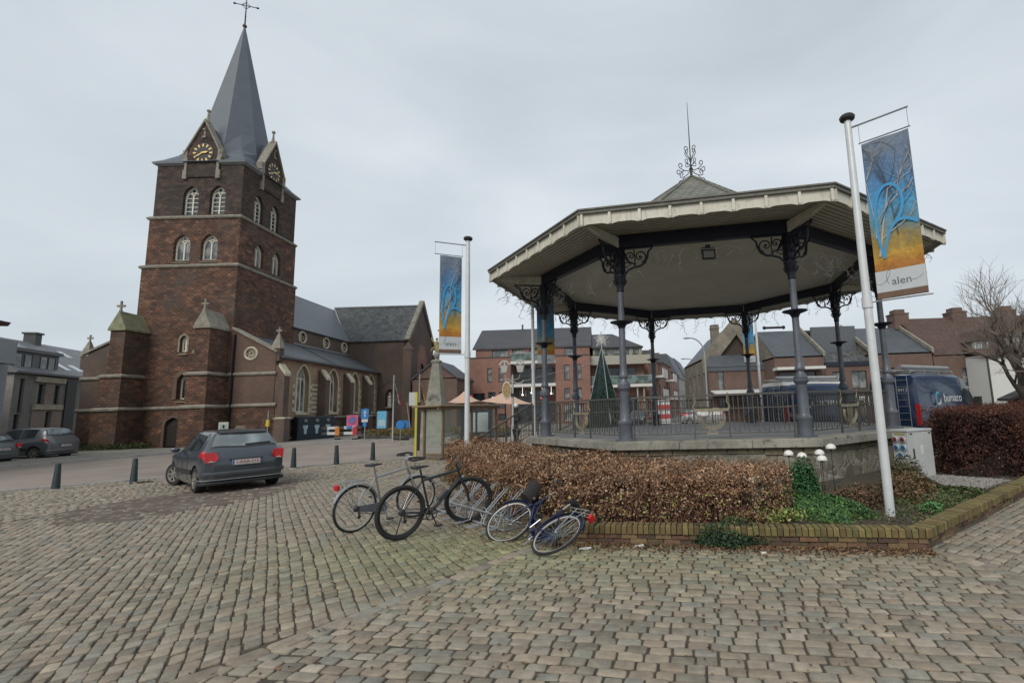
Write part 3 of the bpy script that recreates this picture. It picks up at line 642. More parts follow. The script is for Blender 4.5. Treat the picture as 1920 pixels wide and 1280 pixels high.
# ------------------------------------------------------------------ church
ch = thing('church', 'brown ironstone church with clock tower and tall dark slate spire', 'church', (-26.861, 34.626, 0), .019)
tracery = plain('pale_tracery', (.62, .59, .49), .8, var=.12, scale=4)
def gothic(parent, F, c_, w_, v0, vs, va, kind='belfry', d=.22, tm=tracery, gm=dark_win, sill=True):
    g = MB(); hw = w_ / 2
    ar = arch(c_, w_, v0, vs, va)
    inner = arch(c_, w_ - .22, v0 + .10, vs, va - .14)
    O_ = tuple(P3(F, 0, 0, -d)); F2 = (O_, F[1], F[2])
    slab(g, F2, ar, [inner], t=.10)
    nl = 2 if kind != 'aisle' else 3
    iw = w_ - .22
    for i in range(1, nl):
        u = c_ - iw / 2 + iw * i / nl; fbox(g, F2, u - .05, u + .05, v0 + .05, vs + (.02 if nl == 2 else .35), -.09, -.01)
    lw = iw / nl
    for i in range(nl):      # small pointed heads
        cc = c_ - iw / 2 + lw * (i + .5); pr = arch(cc, lw, v0, vs - .05, vs + lw * .75, 5); pr = pr[2:]
        g.tube([P3(F2, u, v, -.05) for u, v in pr], .045, 5)
    ty = vs + lw * .75; rr = min(iw * .2, (va - ty) * .42)
    g.tube([P3(F2, c_ + rr * math.cos(a), ty + rr * .9 + rr * math.sin(a), -.05) for a in [i * PI / 6 for i in range(13)]], .03, 5)
    g.tube([P3(F2, c_ - iw * .25, vs + lw * .5, -.05), P3(F2, c_, ty + .02, -.05), P3(F2, c_ + iw * .25, vs + lw * .5, -.05)], .028, 5)
    if kind == 'belfry':
        n = 4
        for i in range(1, n + 1):
            z = v0 + (vs - v0) * i / (n + .3); fbox(g, F2, c_ - iw / 2, c_ + iw / 2, z, z + .05, -.10, -.04)
    w = g.build('window', tm, parent)
    q = MB(); slab(q, (tuple(P3(F, 0, 0, -d - .07)), F[1], F[2]), arch(c_, w_ - .1, v0 + .04, vs, va - .06), t=.03); q.build('pane', gm, w)
    if sill:
        q = MB()
        vs_ = [P3(F, c_ - hw - .06, v0 - .22, .10), P3(F, c_ + hw + .06, v0 - .22, .10), P3(F, c_ + hw, v0 + .01, -d), P3(F, c_ - hw, v0 + .01, -d), P3(F, c_ - hw - .06, v0 - .28, -.1), P3(F, c_ + hw + .06, v0 - .28, -.1)]
        q.add(vs_, [(0, 1, 2, 3), (0, 4, 5, 1), (3, 2, 5, 4), (0, 3, 4), (1, 5, 2)]); q.build('sill', lichen, w)
    return w
def archring(parent, F, c_, w_, vs, va, m, name='arch_surround', wd=.22, out=.06, v0=None):
    o1 = arch(c_, w_ + 2 * wd, vs if v0 is None else v0, vs, va + wd * 1.1)[2:]; i1 = arch(c_, w_ + .01, vs if v0 is None else v0, vs, va + .005)[2:]
    if v0 is not None: o1 = [(c_ + w_ / 2 + wd, v0)] + o1 + [(c_ - w_ / 2 - wd, v0)]; i1 = [(c_ + w_ / 2 + .005, v0)] + i1 + [(c_ - w_ / 2 - .005, v0)]
    g = MB(); n = len(o1)
    vv = [P3(F, u, v, ww) for ww in (-.05, out) for u, v in o1 + i1]
    fs = []
    for i in range(n - 1):
        fs += [(2 * n + i, 2 * n + i + 1, 3 * n + i + 1, 3 * n + i), (i, i + 1, 2 * n + i + 1, 2 * n + i), (n + i, 3 * n + i, 3 * n + i + 1, n + i + 1)]
    fs += [(0, 2 * n, 3 * n, n), (n - 1, 2 * n - 1, 4 * n - 1, 3 * n - 1)]
    g.add(vv, fs); return g.build(name, m, parent)
# tower stages (square, stepping in); W = west face (towards y-), S = south face (towards x+)
def stage(x0, x1, y0, y1, z0, z1, m, wh, shh, name='tower_wall'):
    g = MB(); T = .5
    slab(g, ((x0, y0, 0), (1, 0, 0), (0, -1, 0)), rect(0, x1 - x0, z0, z1), wh, T)
    slab(g, ((x1, y0 + T, 0), (0, 1, 0), (1, 0, 0)), rect(0, y1 - y0 - T, z0, z1), shh, T)
    g.box(x0, x0 + T, y0 + T, y1, z0, z1); g.box(x0 + T, x1 - T, y1 - T, y1, z0, z1); g.box(x0 + T, x1 - T, y0 + T, y1 - T, z1 - .2, z1 - .01)
    return g.build(name, m, ch)
W0 = front()
# lower stage openings (u measured from x0=-7)
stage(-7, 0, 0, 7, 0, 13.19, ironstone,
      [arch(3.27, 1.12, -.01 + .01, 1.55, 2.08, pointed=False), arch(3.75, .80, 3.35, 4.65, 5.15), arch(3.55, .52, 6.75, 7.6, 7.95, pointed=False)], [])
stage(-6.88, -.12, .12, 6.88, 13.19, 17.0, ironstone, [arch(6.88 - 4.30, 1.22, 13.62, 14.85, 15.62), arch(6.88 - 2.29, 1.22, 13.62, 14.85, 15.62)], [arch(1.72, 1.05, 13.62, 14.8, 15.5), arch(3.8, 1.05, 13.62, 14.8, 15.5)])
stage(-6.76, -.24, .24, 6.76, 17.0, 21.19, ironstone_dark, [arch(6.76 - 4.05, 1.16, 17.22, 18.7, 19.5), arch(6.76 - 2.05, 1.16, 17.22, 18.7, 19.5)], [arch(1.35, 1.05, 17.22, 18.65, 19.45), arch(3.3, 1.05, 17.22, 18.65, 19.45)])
FW1 = ((0, .12, 0), (1, 0, 0), (0, -1, 0)); FW2 = ((0, .24, 0), (1, 0, 0), (0, -1, 0)); FS1 = ((-.12, 0, 0), (0, 1, 0), (1, 0, 0)); FS2 = ((-.24, 0, 0), (0, 1, 0), (1, 0, 0))
for c_ in (-4.30, -2.29): gothic(ch, FW1, c_, 1.22, 13.62, 14.85, 15.62, 'mid', gm=win_grey); archring(ch, FW1, c_, 1.22, 14.85, 15.62, ironstone, wd=.28, out=.02)
for c_ in (2.34 - .0, 4.42): gothic(ch, FS1, c_, 1.05, 13.62, 14.8, 15.5, 'mid', gm=win_grey); archring(ch, FS1, c_, 1.05, 14.8, 15.5, ironstone, wd=.28, out=.02)
for c_ in (-4.05, -2.05): gothic(ch, FW2, c_, 1.16, 17.22, 18.7, 19.5, 'belfry'); archring(ch, FW2, c_, 1.16, 18.7, 19.5, ironstone_dark, wd=.28, out=.02)
for c_ in (2.09, 4.04): gothic(ch, FS2, c_, 1.05, 17.22, 18.65, 19.45, 'belfry'); archring(ch, FS2, c_, 1.05, 18.65, 19.45, ironstone_dark, wd=.28, out=.02)
gothic(ch, W0, -3.25, .80, 3.35, 4.65, 5.15, 'mid', d=.30); gothic(ch, W0, -3.45, .52, 6.75, 7.6, 7.95, 'mid', d=.2, gm=win_grey)
archring(ch, W0, -3.25, .80, 4.65, 5.15, brownbrick, wd=.3, v0=3.35); archring(ch, W0, -3.45, .52, 7.6, 7.95, limestone_dk, wd=.12, v0=6.75, out=.04)
# the string courses
def course(z, x0, x1, y0, y1, h=.16, o=.14, m=limestone_dk, name='string_course'):
    g = MB()
    for (a, b, p, q) in ((x0 - o, x1 + o, y0 - o, y0), (x1, x1 + o, y0, y1), (x0 - o, x0, y0, y1)):
        def rg(e, zz): return [(a - (e if a < x0 else 0), p - (e if p < y0 else 0), zz), (b + (e if b > x1 else 0), p - (e if p < y0 else 0), zz), (b + (e if b > x1 else 0), q, zz), (a - (e if a < x0 else 0), q, zz)]
        g.loft([rg(-.06, z - h), rg(0, z - h * .4), rg(0, z), rg(-.12, z + .10)])
    return g.build(name, m, ch)
course(13.19, -7, 0, .0, 7); course(17.0, -6.88, -.12, .12, 6.88)
# door
g = MB(); slab(g, ((0, .18, 0), (1, 0, 0), (0, -1, 0)), arch(-3.73, 1.10, .05, 1.55, 2.06, pointed=False), t=.08)
for i in range(7): fbox(g, ((0, .18, 0), (1, 0, 0), (0, -1, 0)), -4.25 + i * .155, -4.25 + i * .155 + .14, .08, 1.5, .002, .015)
dr = g.build('door', plain('shade_dark_door_wood', (.02, .015, .013), .7, 0, .3), ch); g = MB(); g.sphere((-3.35, .13, 1.0), .04); g.build('door_knob', dark_metal, dr)  # wood coloured near black, painting in the shade of a deep opening
archring(ch, W0, -3.73, 1.12, 1.55, 2.08, oldbrick, wd=.2, v0=.0, out=.02)
# eaves + broach spire
g = MB(); o = .30; zE = 21.19
def sq(e, z): return [(-6.76 - e, .24 - e, z), (-.24 + e, .24 - e, z), (-.24 + e, 6.76 + e, z), (-6.76 - e, 6.76 + e, z)]
g.loft([sq(-.3, zE), sq(-.3, zE + .22)])
for (ax, ay, sx, sy) in ((-6.76, .24, 1, 1), (-.24, .24, -1, 1), (-.24, 6.76, -1, -1), (-6.76, 6.76, 1, -1)):
    L_ = 1.95
    for hz in (0, 1):
        L1 = {(-6.76, .24): (2.08, 3.2), (-.24, .24): (1.76, 1.85), (-.24, 6.76): (3.2, 1.98), (-6.76, 6.76): (3.2, 3.2)}[(ax, ay)][hz]
        def pr_(e, z, k):     # cross-section point e out, at run k
            return (ax + sx * k, ay - sy * e, z) if hz == 0 else (ax - sx * e, ay + sy * k, z)
        prof = [(-.3, zE), (.02, zE), (.10, zE + .06), (.22, zE + .10), (.26, zE + .18), (.26, zE + .23), (-.3, zE + .23)]
        g.loft([[pr_(e, z, -max(e, -.29) if hz == 0 else -e + .001) for e, z in prof], [pr_(e, z, L1) for e, z in prof]])
g.build('eaves_cornice', plain('painted_cornice', (.25, .26, .27), .6), ch)
cx, cy = -3.5, 3.5
def spoct(r, z): return [(cx + r * math.cos(PI / 8 + k * PI / 4), cy + r * math.sin(PI / 8 + k * PI / 4), z) for k in range(8)]
def sqoct(h, z):   # square as 8 points (corner doubled along sides)
    pts = []
    for k in range(8):
        a = PI / 8 + k * PI / 4; x = math.cos(a); y = math.sin(a); m_ = max(abs(x), abs(y)); pts.append((cx + (h if x > 0 else -h), cy + (h * y / m_ if abs(x) > abs(y) else (h if y > 0 else -h)), z) if abs(x) > abs(y) else (cx + h * x / m_, cy + (h if y > 0 else -h), z))
    return pts
g = MB()
sqc = [(-6.76 - .32, .24 - .32), (-.24 + .32, .24 - .32), (-.24 + .32, 6.76 + .32), (-6.76 - .32, 6.76 + .32)]
def r16(r, h, f, z):      # blend of square (half side h) and octagon (radius r), 16 points
    out = []
    for k in range(16):
        a = k * PI / 8; ro = r if k % 2 else r * math.cos(PI / 8); rs = h / max(abs(math.cos(a)), abs(math.sin(a))); q = ro * f + rs * (1 - f); out.append((cx + q * math.cos(a), cy + q * math.sin(a), z))
    return out
g.loft([r16(3.6, 3.54, 0, 21.40), r16(3.3, 3.05, .0, 21.82), r16(3.05, 2.70, .3, 22.45), r16(2.80, 2.5, .8, 23.2), r16(2.42, 2, 1, 24.7), r16(.07, 1, 1, 35.7)])
g.build('spire', plain('spire_slate', (.088, .104, .125), .55, var=.10, scale=1.4, bump=.3), ch)
g = MB(); g.sphere((cx, cy, 35.85), .17, 10, 8); cr_o = g.build('ball', plain('dull_copper', (.10, .06, .05), .5, .5), ch)
g = MB(); g.tube([(cx, cy, 35.8), (cx, cy, 38.9)], [.06, .03], 6)
zc = 37.85
dirx = Vector((math.cos(.35), math.sin(.35), 0)); B = lambda u, z: Vector((cx, cy, z)) + dirx * u
g.tube([B(-.85, zc), B(.85, zc)], .035, 5); g.sphere(tuple(B(-.85, zc)), .09, 6, 4, (1.6, 1, .8)); g.sphere(tuple(B(.85, zc)), .09, 6, 4, (1.6, 1, .8)); g.sphere(tuple(B(0, 38.9)), .09, 6, 4, (1, 1, 1.6))
g.tube([B(-.32, zc), B(0, zc + .32), B(.32, zc), B(0, zc - .32), B(-.32, zc)], .03, 5); g.sphere(tuple(B(0, 36.8)), .07, 6, 4); g.sphere(tuple(B(0, 37.1)), .05, 6, 4)
g.build('spire_cross', dark_metal, ch)
# clock gables
gold = plain('gilt', (.62, .44, .16), .35, .6, .15); clockblack = plain('clock_black', (.012, .012, .013), .5)
def clock_gable(F, c_, tm, ang_m, ang_h):
    par = MB(); hw = 1.30
    slab(par, (tuple(P3(F, 0, 0, .10)), F[1], F[2]), [(c_ - hw, 20.2), (c_ + hw, 20.2), (c_ + hw, 22.1), (c_ + .02, 24.65), (c_ - .02, 24.65), (c_ - hw, 22.1)], t=.45)
    gw = par.build('clock_gable', ironstone_dark, ch)
    g = MB()
    for sg in (-1, 1):
        a = (c_ + sg * (hw + .08), 22.0); b = (c_ + sg * .0, 24.72)
        vv = [P3(F, u, v, w_) for w_ in (-.42, .22) for u, v in ((a[0], a[1]), (b[0], b[1]), (b[0], b[1] + .22), (a[0], a[1] + .22))]
        g.add(vv, [(0, 1, 2, 3), (7, 6, 5, 4), (0, 4, 5, 1), (1, 5, 6, 2), (2, 6, 7, 3), (3, 7, 4, 0)])
        for z0_, z1_, e0, e1 in ((20.05, 20.75, .0, .30), (20.75, 21.3, -.02, .20), (21.3, 21.75, .0, .32), (21.75, 22.35, -.05, .38)):
            fbox(g, F, min(c_ + sg * (hw - .2 - e0), c_ + sg * (hw - .2 + e1)), max(c_ + sg * (hw - .2 - e0), c_ + sg * (hw - .2 + e1)), z0_, z1_ - .005, -.30, .17)
    fbox(g, F, c_ - .14, c_ + .14, 23.35, 23.50, .06, .2); fbox(g, F, c_ - .10, c_ + .10, 24.0, 24.1, .06, .2); fbox(g, F, c_ - .06, c_ + .06, 23.5, 24.0, .07, .12)
    g.build('gable_coping', limestone_dk, gw)
    g = MB(); p = P3(F, c_, 24.75, -.1); g.lathe([(.18, 0), (.12, .3), (.07, .6), (.08, .65), (.06, .85), (.15, .95), (.15, 1.02), (.08, 1.1)], 6, tuple(p)); g.build('finial', limestone_dk, gw)
    # little roof behind the gable into the spire
    g = MB(); O, U, N = [Vector(q) for q in F]; 
    pts = [P3(F, c_ - hw - .05, 22.05, -.30), P3(F, c_, 24.6, -.30), P3(F, c_ + hw + .05, 22.05, -.30), P3(F, c_ - hw - .05, 22.05, -2.2), P3(F, c_, 24.6, -2.2), P3(F, c_ + hw + .05, 22.05, -2.2), P3(F, c_ - hw - .05, 21.4, -.3), P3(F, c_ + hw + .05, 21.4, -.3), P3(F, c_ - hw - .05, 21.4, -2.2), P3(F, c_ + hw + .05, 21.4, -2.2)]
    g.add(pts, [(0, 1, 4, 3), (1, 2, 5, 4), (0, 3, 8, 6), (2, 7, 9, 5)]); g.build('dormer_roof', slate, gw)
    # clock
    zc_ = 22.12; g = MB(); M_ = txtM(F, c_, zc_, .115)
    g.lathe([(.80, -.01), (.80, .02), (.76, .03)], 32, M=M_); fc = g.build('clock_face', clockblack, gw)
    for i in range(12):
        g = MB(); a = i * PI / 6; dv = Vector((math.sin(a), math.cos(a))); n_ = Vector((dv.y, -dv.x)); 
        q = [dv * .50 - n_ * .038, dv * .50 + n_ * .038, dv * .73 + n_ * .062, dv * .73 - n_ * .062]
        g.loft([[tuple(M_ @ Vector((p.x, p.y, zz))) for p in q] for zz in (.033, .05)]); g.build('hour_mark', gold, fc)
    for a, L, wd in ((ang_m, .68, .05), (ang_h, .46, .075)):
        g = MB(); dv = Vector((math.sin(a), math.cos(a))); n_ = Vector((dv.y, -dv.x))
        q = [dv * -.12 - n_ * wd * .5, dv * -.12 + n_ * wd * .5, dv * L * .55 + n_ * wd, dv * L, dv * L * .55 - n_ * wd]
        zz = .06 if L > .5 else .085
        g.loft([[tuple(M_ @ Vector((p.x, p.y, z_))) for p in q] for z_ in (zz, zz + .015)]); g.build('clock_hand', gold, fc)
clock_gable(FW2, -3.34, None, R(238), R(82)); clock_gable(FS2, 3.42, None, R(238), R(82))
# west front wings
def wing(pts, m=ironstone, hl=()):
    g = MB(); slab(g, W0, pts, hl, t=.55); return g.build('west_wall', m, ch)
wing([(0.003, 0), (3.3, 0), (3.3, 2.77), (0.003, 2.77)])
wing([(0.003, 2.775), (3.2, 2.775), (3.2, 6.55), (0.003, 8.3)], brick('wing_brick', (.15, .085, .06), (.12, .07, .052), (.15, .12, .10), .22, .07, .010, .55, .5, .9, .3), [[(1.42 + .46 * math.cos(a), 6.0 + .48 + .46 * math.sin(a)) for a in [i * PI / 8 for i in range(16)]]])
wing([(-10.5, 0), (-7.003, 0), (-7.003, 2.77), (-10.5, 2.77)])
wing([(-10.4, 2.775), (-7.003, 2.775), (-7.003, 8.3), (-10.4, 6.75)], oldbrick)
g = MB(); F = W0; cc = (1.42, 6.48)
g.tube([P3(F, cc[0] + .43 * math.cos(a), cc[1] + .43 * math.sin(a), .0) for a in [i * PI / 12 for i in range(25)]], .085, 6)
for i in range(6): a = i * PI / 3; g.tube([P3(F, cc[0] + .21 * math.cos(a) + .085 * math.cos(b), cc[1] + .21 * math.sin(a) + .085 * math.sin(b), -.06) for b in [j * PI / 4 for j in range(9)]], .035, 4)
rw = g.build('rose_window', limestone, ch); g = MB(); g.poly([P3(F, cc[0] + .45 * math.cos(a), cc[1] + .45 * math.sin(a), -.12) for a in [i * PI / 8 for i in range(16)]]); g.build('pane', limestone_dk, rw)
def coping_strip(a, b, w0=-.6, w1=.12, h=.16, m=limestone_dk, F=W0):
    g = MB(); vv = [P3(F, u, v, w_) for w_ in (w0, w1) for u, v in ((a[0], a[1]), (b[0], b[1]), (b[0], b[1] + h), (a[0], a[1] + h))]
    g.add(vv, [(0, 1, 2, 3), (7, 6, 5, 4), (0, 4, 5, 1), (1, 5, 6, 2), (2, 6, 7, 3), (3, 7, 4, 0)]); return g.build('coping', m, ch)
coping_strip((.0, 8.31), (3.3, 6.5)); coping_strip((-7.003, 8.31), (-10.5, 6.72))
for z, x0, x1, mm in ((2.77, -10.5, 3.3, limestone_dk), (5.02, -10.4, -7.1, limestone_dk), (5.02, 0, 3.2, limestone_dk)):
    g = MB()
    a, b = x0 - .1, x1 + .1
    g.loft([[(a, -.10, z - .10), (b, -.10, z - .10), (b, -.001, z - .14), (a, -.001, z - .14)], [(a, -.14, z), (b, -.14, z), (b, -.001, z), (a, -.001, z)], [(a, -.09, z + .06), (b, -.09, z + .06), (b, -.001, z + .12), (a, -.001, z + .12)]]); g.build('string_course', mm, ch)
def buttress(xc):
    lo = MB(); lo.box(xc - .95, xc + .75, -1.95, -.001, 0, 2.75); lo.box(xc - .80, xc + .62, -1.80, -.001, 2.753, 5.0)
    lo.box(xc - .45, xc + .55, -1.75, -.001, 5.003, 8.25); b_ = lo.build('buttress', ironstone, ch)
    g = MB()
    for z, x0, x1, y0 in ((2.75, xc - .95, xc + .75, -1.95), (5.0, xc - .80, xc + .62, -1.80)):
        g.loft([[(x0 - .1, y0 - .1, z - .12), (x1 + .1, y0 - .1, z - .12), (x1 + .1, -.15, z - .12), (x0 - .1, -.15, z - .12)], [(x0 - .13, y0 - .13, z), (x1 + .13, y0 - .13, z), (x1 + .13, -.15, z), (x0 - .13, -.15, z)], [(x0 + .06, y0 + .06, z + .12), (x1 - .06, y0 + .06, z + .12), (x1 - .06, -.15, z + .12), (x0 + .06, -.15, z + .12)]])
    g.build('string_course', limestone_dk, b_)
    g = MB(); x0, x1, y0, y1 = xc - .55, xc + .65, -1.88, -.001; xm = (x0 + x1) / 2
    g.add([(x0, y0, 8.25), (x1, y0, 8.25), (xm, y0 + .05, 9.5), (x0, y1, 8.25), (x1, y1, 8.25), (xm, y1, 9.45), (x0, y0, 8.12), (x1, y0, 8.12), (x0, y1, 8.12), (x1, y1, 8.12)], [(0, 1, 2), (0, 2, 5, 3), (1, 4, 5, 2), (0, 6, 7, 1), (6, 8, 9, 7), (0, 3, 8, 6), (1, 7, 9, 4)])
    cp = g.build('gable_cap', limestone_dk if xc > -3 else lichen, b_)
    g = MB(); g.box(xm - .07, xm + .07, y0 + .10, y0 + .24, 9.35, 9.55); g.box(xm - .05, xm + .05, y0 + .12, y0 + .22, 9.55, 10.15); g.box(xm - .24, xm + .24, y0 + .125, y0 + .215, 9.78, 9.92)
    for du, dz in ((-.24, 9.85), (.24, 9.85), (0, 10.15)): g.sphere((xm + du, y0 + .17, dz), .075, 6, 4)
    g.build('stone_cross', limestone_dk, cp)
    # small weathered offset on the flank
    g = MB(); g.loft([[(xc - .95, -1.3, 6.45), (xc - .62, -1.3, 6.45), (xc - .62, -.2, 6.45), (xc - .95, -.2, 6.45)], [(xc - .95, -1.3, 6.6), (xc - .62, -1.3, 6.95), (xc - .62, -.2, 6.95), (xc - .95, -.2, 6.6)]]); g.build('weathering', lichen, b_)
buttress(-.80); buttress(-6.55)
def pinnacle(x, y, z, r=.26, h=1.15, m=limestone_dk, base=0):
    g = MB(); g.box(x - r, x + r, y - r, y + r, z, z + .9); pb = g.build('pinnacle', oldbrick, ch)
    g = MB(); q = r + .06; g.loft([[(x - q, y - q, z + .9), (x + q, y - q, z + .9), (x + q, y + q, z + .9), (x - q, y + q, z + .9)], [(x - q, y - q, z + 1.0), (x + q, y - q, z + 1.0), (x + q, y + q, z + 1.0), (x - q, y + q, z + 1.0)], [(x - .06, y - .06, z + 2.0), (x + .06, y - .06, z + 2.0), (x + .06, y + .06, z + 2.0), (x - .06, y + .06, z + 2.0)]])
    g.box(x - .04, x + .04, y - .04, y + .04, z + 2.0, z + 2.5); g.box(x - .2, x + .2, y - .035, y + .035, z + 2.2, z + 2.32); g.build('cap', limestone_dk, pb)
pinnacle(3.15, .3, 5.9); pinnacle(-10.45, .3, 5.75)
# aisle (south) wall x = 3.2
AX = 3.2; FA = ((AX, 0, 0), (0, 1, 0), (1, 0, 0)); wc = (3.55, 8.0, 11.75, 15.0)
wc = (3.4, 7.75, 11.6, 14.95)
g = MB(); slab(g, FA, rect(.56, 16.44, 1.72, 6.32), [arch(c_, 1.62, 2.2, 4.55, 5.85) for c_ in wc], t=.5); g.build('aisle_wall', aislebrick, ch)
g = MB(); slab(g, ((AX + .06, 0, 0), (0, 1, 0), (1, 0, 0)), rect(.0, 16.38, 0, 1.70), t=.5); g.build('plinth', ironstone, ch)
g = MB(); fbox(g, FA, 0, 16.4, 1.70, 1.86, .001, .20); g.build('string_course', limestone_dk, ch); g = MB(); fbox(g, FA, 0, 16.4, .25, .36, .062, .16); g.build('string_course', limestone_dk, ch)
for c_ in wc:
    gothic(ch, FA, c_, 1.62, 2.2, 4.55, 5.85, 'aisle', d=.30, sill=False, gm=win_grey)
    archring(ch, FA, c_, 1.62, 4.55, 5.85, limestone, wd=.16, v0=2.2, out=.05)
    g = MB()
    for i in range(8):
        for sg in (-1, 1):
            if i % 2 == 0: fbox(g, FA, min(c_ + sg * .975, c_ + sg * 1.25), max(c_ + sg * .975, c_ + sg * 1.25), 2.25 + i * .30, 2.25 + i * .30 + .29, .001, .03)
    fbox(g, FA, c_ - .85, c_ + .85, 2.0, 2.19, .0, .14); g.build('quoins', limestone, ch)
g = MB()
for i in range(7): fbox(g, FA, 4.66, 5.55, 2.15 + i * .36, 2.15 + i * .36 + .17, .001, .02)
g.build('stone_banding', limestone, ch)
def sbut(y, top=5.6):
    g = MB(); g.box(AX + .003, AX + .85, y - .33, y + .33, 0, 1.72); g.box(AX + .003, AX + .68, y - .30, y + .30, 1.723, 4.9)
    g.loft([[(AX + .003, y - .30, 4.9), (AX + .68, y - .30, 4.9), (AX + .68, y + .30, 4.9), (AX + .003, y + .30, 4.9)], [(AX + .003, y - .30, top), (AX + .25, y - .30, top), (AX + .25, y + .30, top), (AX + .003, y + .30, top)]])
    b_ = g.build('buttress', oldbrick, ch)
    g = MB(); g.loft([[(AX + .25, y - .34, top - .12), (AX + .76, y - .34, 4.80), (AX + .76, y + .34, 4.80), (AX + .25, y + .34, top - .12)], [(AX + .25, y - .34, top + .12), (AX + .74, y - .34, 5.02), (AX + .74, y + .34, 5.02), (AX + .25, y + .34, top + .12)]]); g.box(AX + .21, AX + .9, y - .36, y + .36, 1.74, 1.86); g.build('weathering', limestone, b_)
for y in (.35, 5.75, 9.85, 13.4): sbut(y)
# aisle roof (lean-to), seam, nave clerestory, nave roof, transept
def roofpoly(name, pts, th, m, parent=None):
    g = MB(); n = Vector(pts[1]) - Vector(pts[0]); q = (Vector(pts[2]) - Vector(pts[0])); nn = n.cross(q).normalized()
    if nn.z < 0: nn = -nn
    lo = [tuple(Vector(p) - nn * th) for p in pts]; g.loft([lo, [tuple(p) for p in pts]]); return g.build(name, m, parent or ch)
roofpoly('aisle_roof', [(AX + .28, .2, 6.28), (AX + .28, 16.4, 6.28), (0, 16.4, 8.15), (0, 7.02, 8.15), (0.02, .2, 8.15)], .12, slate)
g = MB(); g.bar((AX + .3, 7.6, 6.34), (.02, 7.6, 8.20), .12, .05); g.bar((AX + .34, .2, 6.20), (AX + .34, 16.4, 6.20), .12, .14); g.build('gutter', lead, ch)
g = MB(); g.bar((-.02, 7.1, 8.22), (-.02, 16.4, 8.22), .2, .12); g.build('flashing', plain('lead_grey', (.25, .26, .27), .5), ch)
FN = ((0, 0, 0), (0, 1, 0), (1, 0, 0)); ocl = (8.35, 13.0, 16.6 - .35)
g = MB(); slab(g, FN, rect(7.01, 18.5, 8.0, 9.72), [[(y + .46 * math.cos(a), 8.93 + .46 * math.sin(a)) for a in [i * PI / 8 for i in range(16)]] for y in (8.35, 12.2, 15.6)], t=.4); g.build('clerestory_wall', oldbrick, ch)
for y in (8.35, 12.2, 15.6):
    g = MB(); g.tube([P3(FN, y + .50 * math.cos(a), 8.93 + .50 * math.sin(a), .01) for a in [i * PI / 10 for i in range(21)]], .09, 6)
    for i in range(3): a = i * 2 * PI / 3; g.tube([P3(FN, y + .2 * math.cos(a) + .17 * math.cos(b), 8.93 + .2 * math.sin(a) + .17 * math.sin(b), -.12) for b in [j * PI / 4 for j in range(9)]], .045, 4)
    ow = g.build('round_window', limestone, ch); g = MB(); g.poly([P3(FN, y + .5 * math.cos(a), 8.93 + .5 * math.sin(a), -.2) for a in [i * PI / 8 for i in range(16)]]); g.build('pane', dark_win, ow)
g = MB(); g.box(-7, -.41, 6.9, 30, 0, 9.6); g.build('nave_core', oldbrick, ch)
roofpoly('nave_roof', [(.22, 6.8, 9.62), (.22, 21.5, 9.62), (-3.6, 21.5, 13.95), (-3.6, 6.8, 13.95)], .14, plain('smooth_nave_slate', (.125, .138, .155), .5, var=.08, scale=1.5, bump=.3))
roofpoly('nave_roof', [(-3.6, 6.8, 13.95), (-3.6, 30, 13.95), (-7.4, 30, 9.62), (-7.4, 6.8, 9.62)], .14, slate)
TY0, TY1, TX = 16.45, 24.5, 6.35; TYm = (TY0 + TY1) / 2
g = MB(); slab(g, ((0.003, TY0, 0), (1, 0, 0), (0, -1, 0)), rect(0, TX - .003, 0, 9.70), [arch(4.6, 1.0, 2.6, 3.9, 4.5)], t=.5); g.build('transept_wall', oldbrick, ch)
archring(ch, ((0, TY0, 0), (1, 0, 0), (0, -1, 0)), 4.6, 1.0, 3.9, 4.5, oldbrick, wd=.14, v0=2.6, out=.06); archring(ch, ((0, TY0, 0), (1, 0, 0), (0, -1, 0)), 4.6, 2.2, 4.0, 5.3, oldbrick, wd=.14, v0=2.6, out=.06)
g = MB(); g.poly([(3.9, TY0 + .3, 2.5), (5.4, TY0 + .3, 2.5), (5.4, TY0 + .3, 4.7), (3.9, TY0 + .3, 4.7)]); g.build('niche_back', oldbrick, ch)
FT = ((TX, 0, 0), (0, 1, 0), (1, 0, 0))
g = MB(); slab(g, FT, [(TY0, 0), (TY1, 0), (TY1, 9.7), (TYm, 14.5), (TY0, 9.7)], [arch(TYm + .2, 1.7, 2.2, 6.2, 7.6)], t=.45); g.build('gable_wall', oldbrick, ch)
g = MB(); slab(g, ((TX + .02, 0, 0), (0, 1, 0), (1, 0, 0)), [(TYm + .2 - 1.5, 2.2), (TYm + .2 + 1.5, 2.2), (TYm + .2 + 1.5, 8.3), (TYm + .2 + .6, 9.6), (TYm + .2 - .6, 9.6), (TYm + .2 - 1.5, 8.3)], [arch(TYm + .2, 1.7, 2.21, 6.2, 7.6)], t=.05); g.build('gable_panel', redbrick, ch)
g = MB()
for i in range(9):
    for sg in (-1, 1): q0, q1 = sorted((TYm + .2 + sg * .9, TYm + .2 + sg * (1.85 if i % 2 else 1.65))); fbox(g, ((TX + .02, 0, 0), (0, 1, 0), (1, 0, 0)), q0, q1, 2.3 + i * .42, 2.3 + i * .42 + .2, .002, .02)
g.build('stone_banding', limestone_dk, ch)
gothic(ch, FT, TYm + .2, 1.7, 2.2, 6.2, 7.6, 'aisle', d=.3, sill=False)
roofpoly('transept_roof', [(-.3, TY0 - .25, 9.62), (TX + .1, TY0 - .25, 9.62), (TX + .1, TYm, 14.25), (-3.8, TYm, 14.25)], .14, slate_old)
roofpoly('transept_roof', [(-.3, TY1 + .25, 9.62), (TX + .1, TY1 + .25, 9.62), (TX + .1, TYm, 14.25), (-3.8, TYm, 14.25)], .14, slate_old)
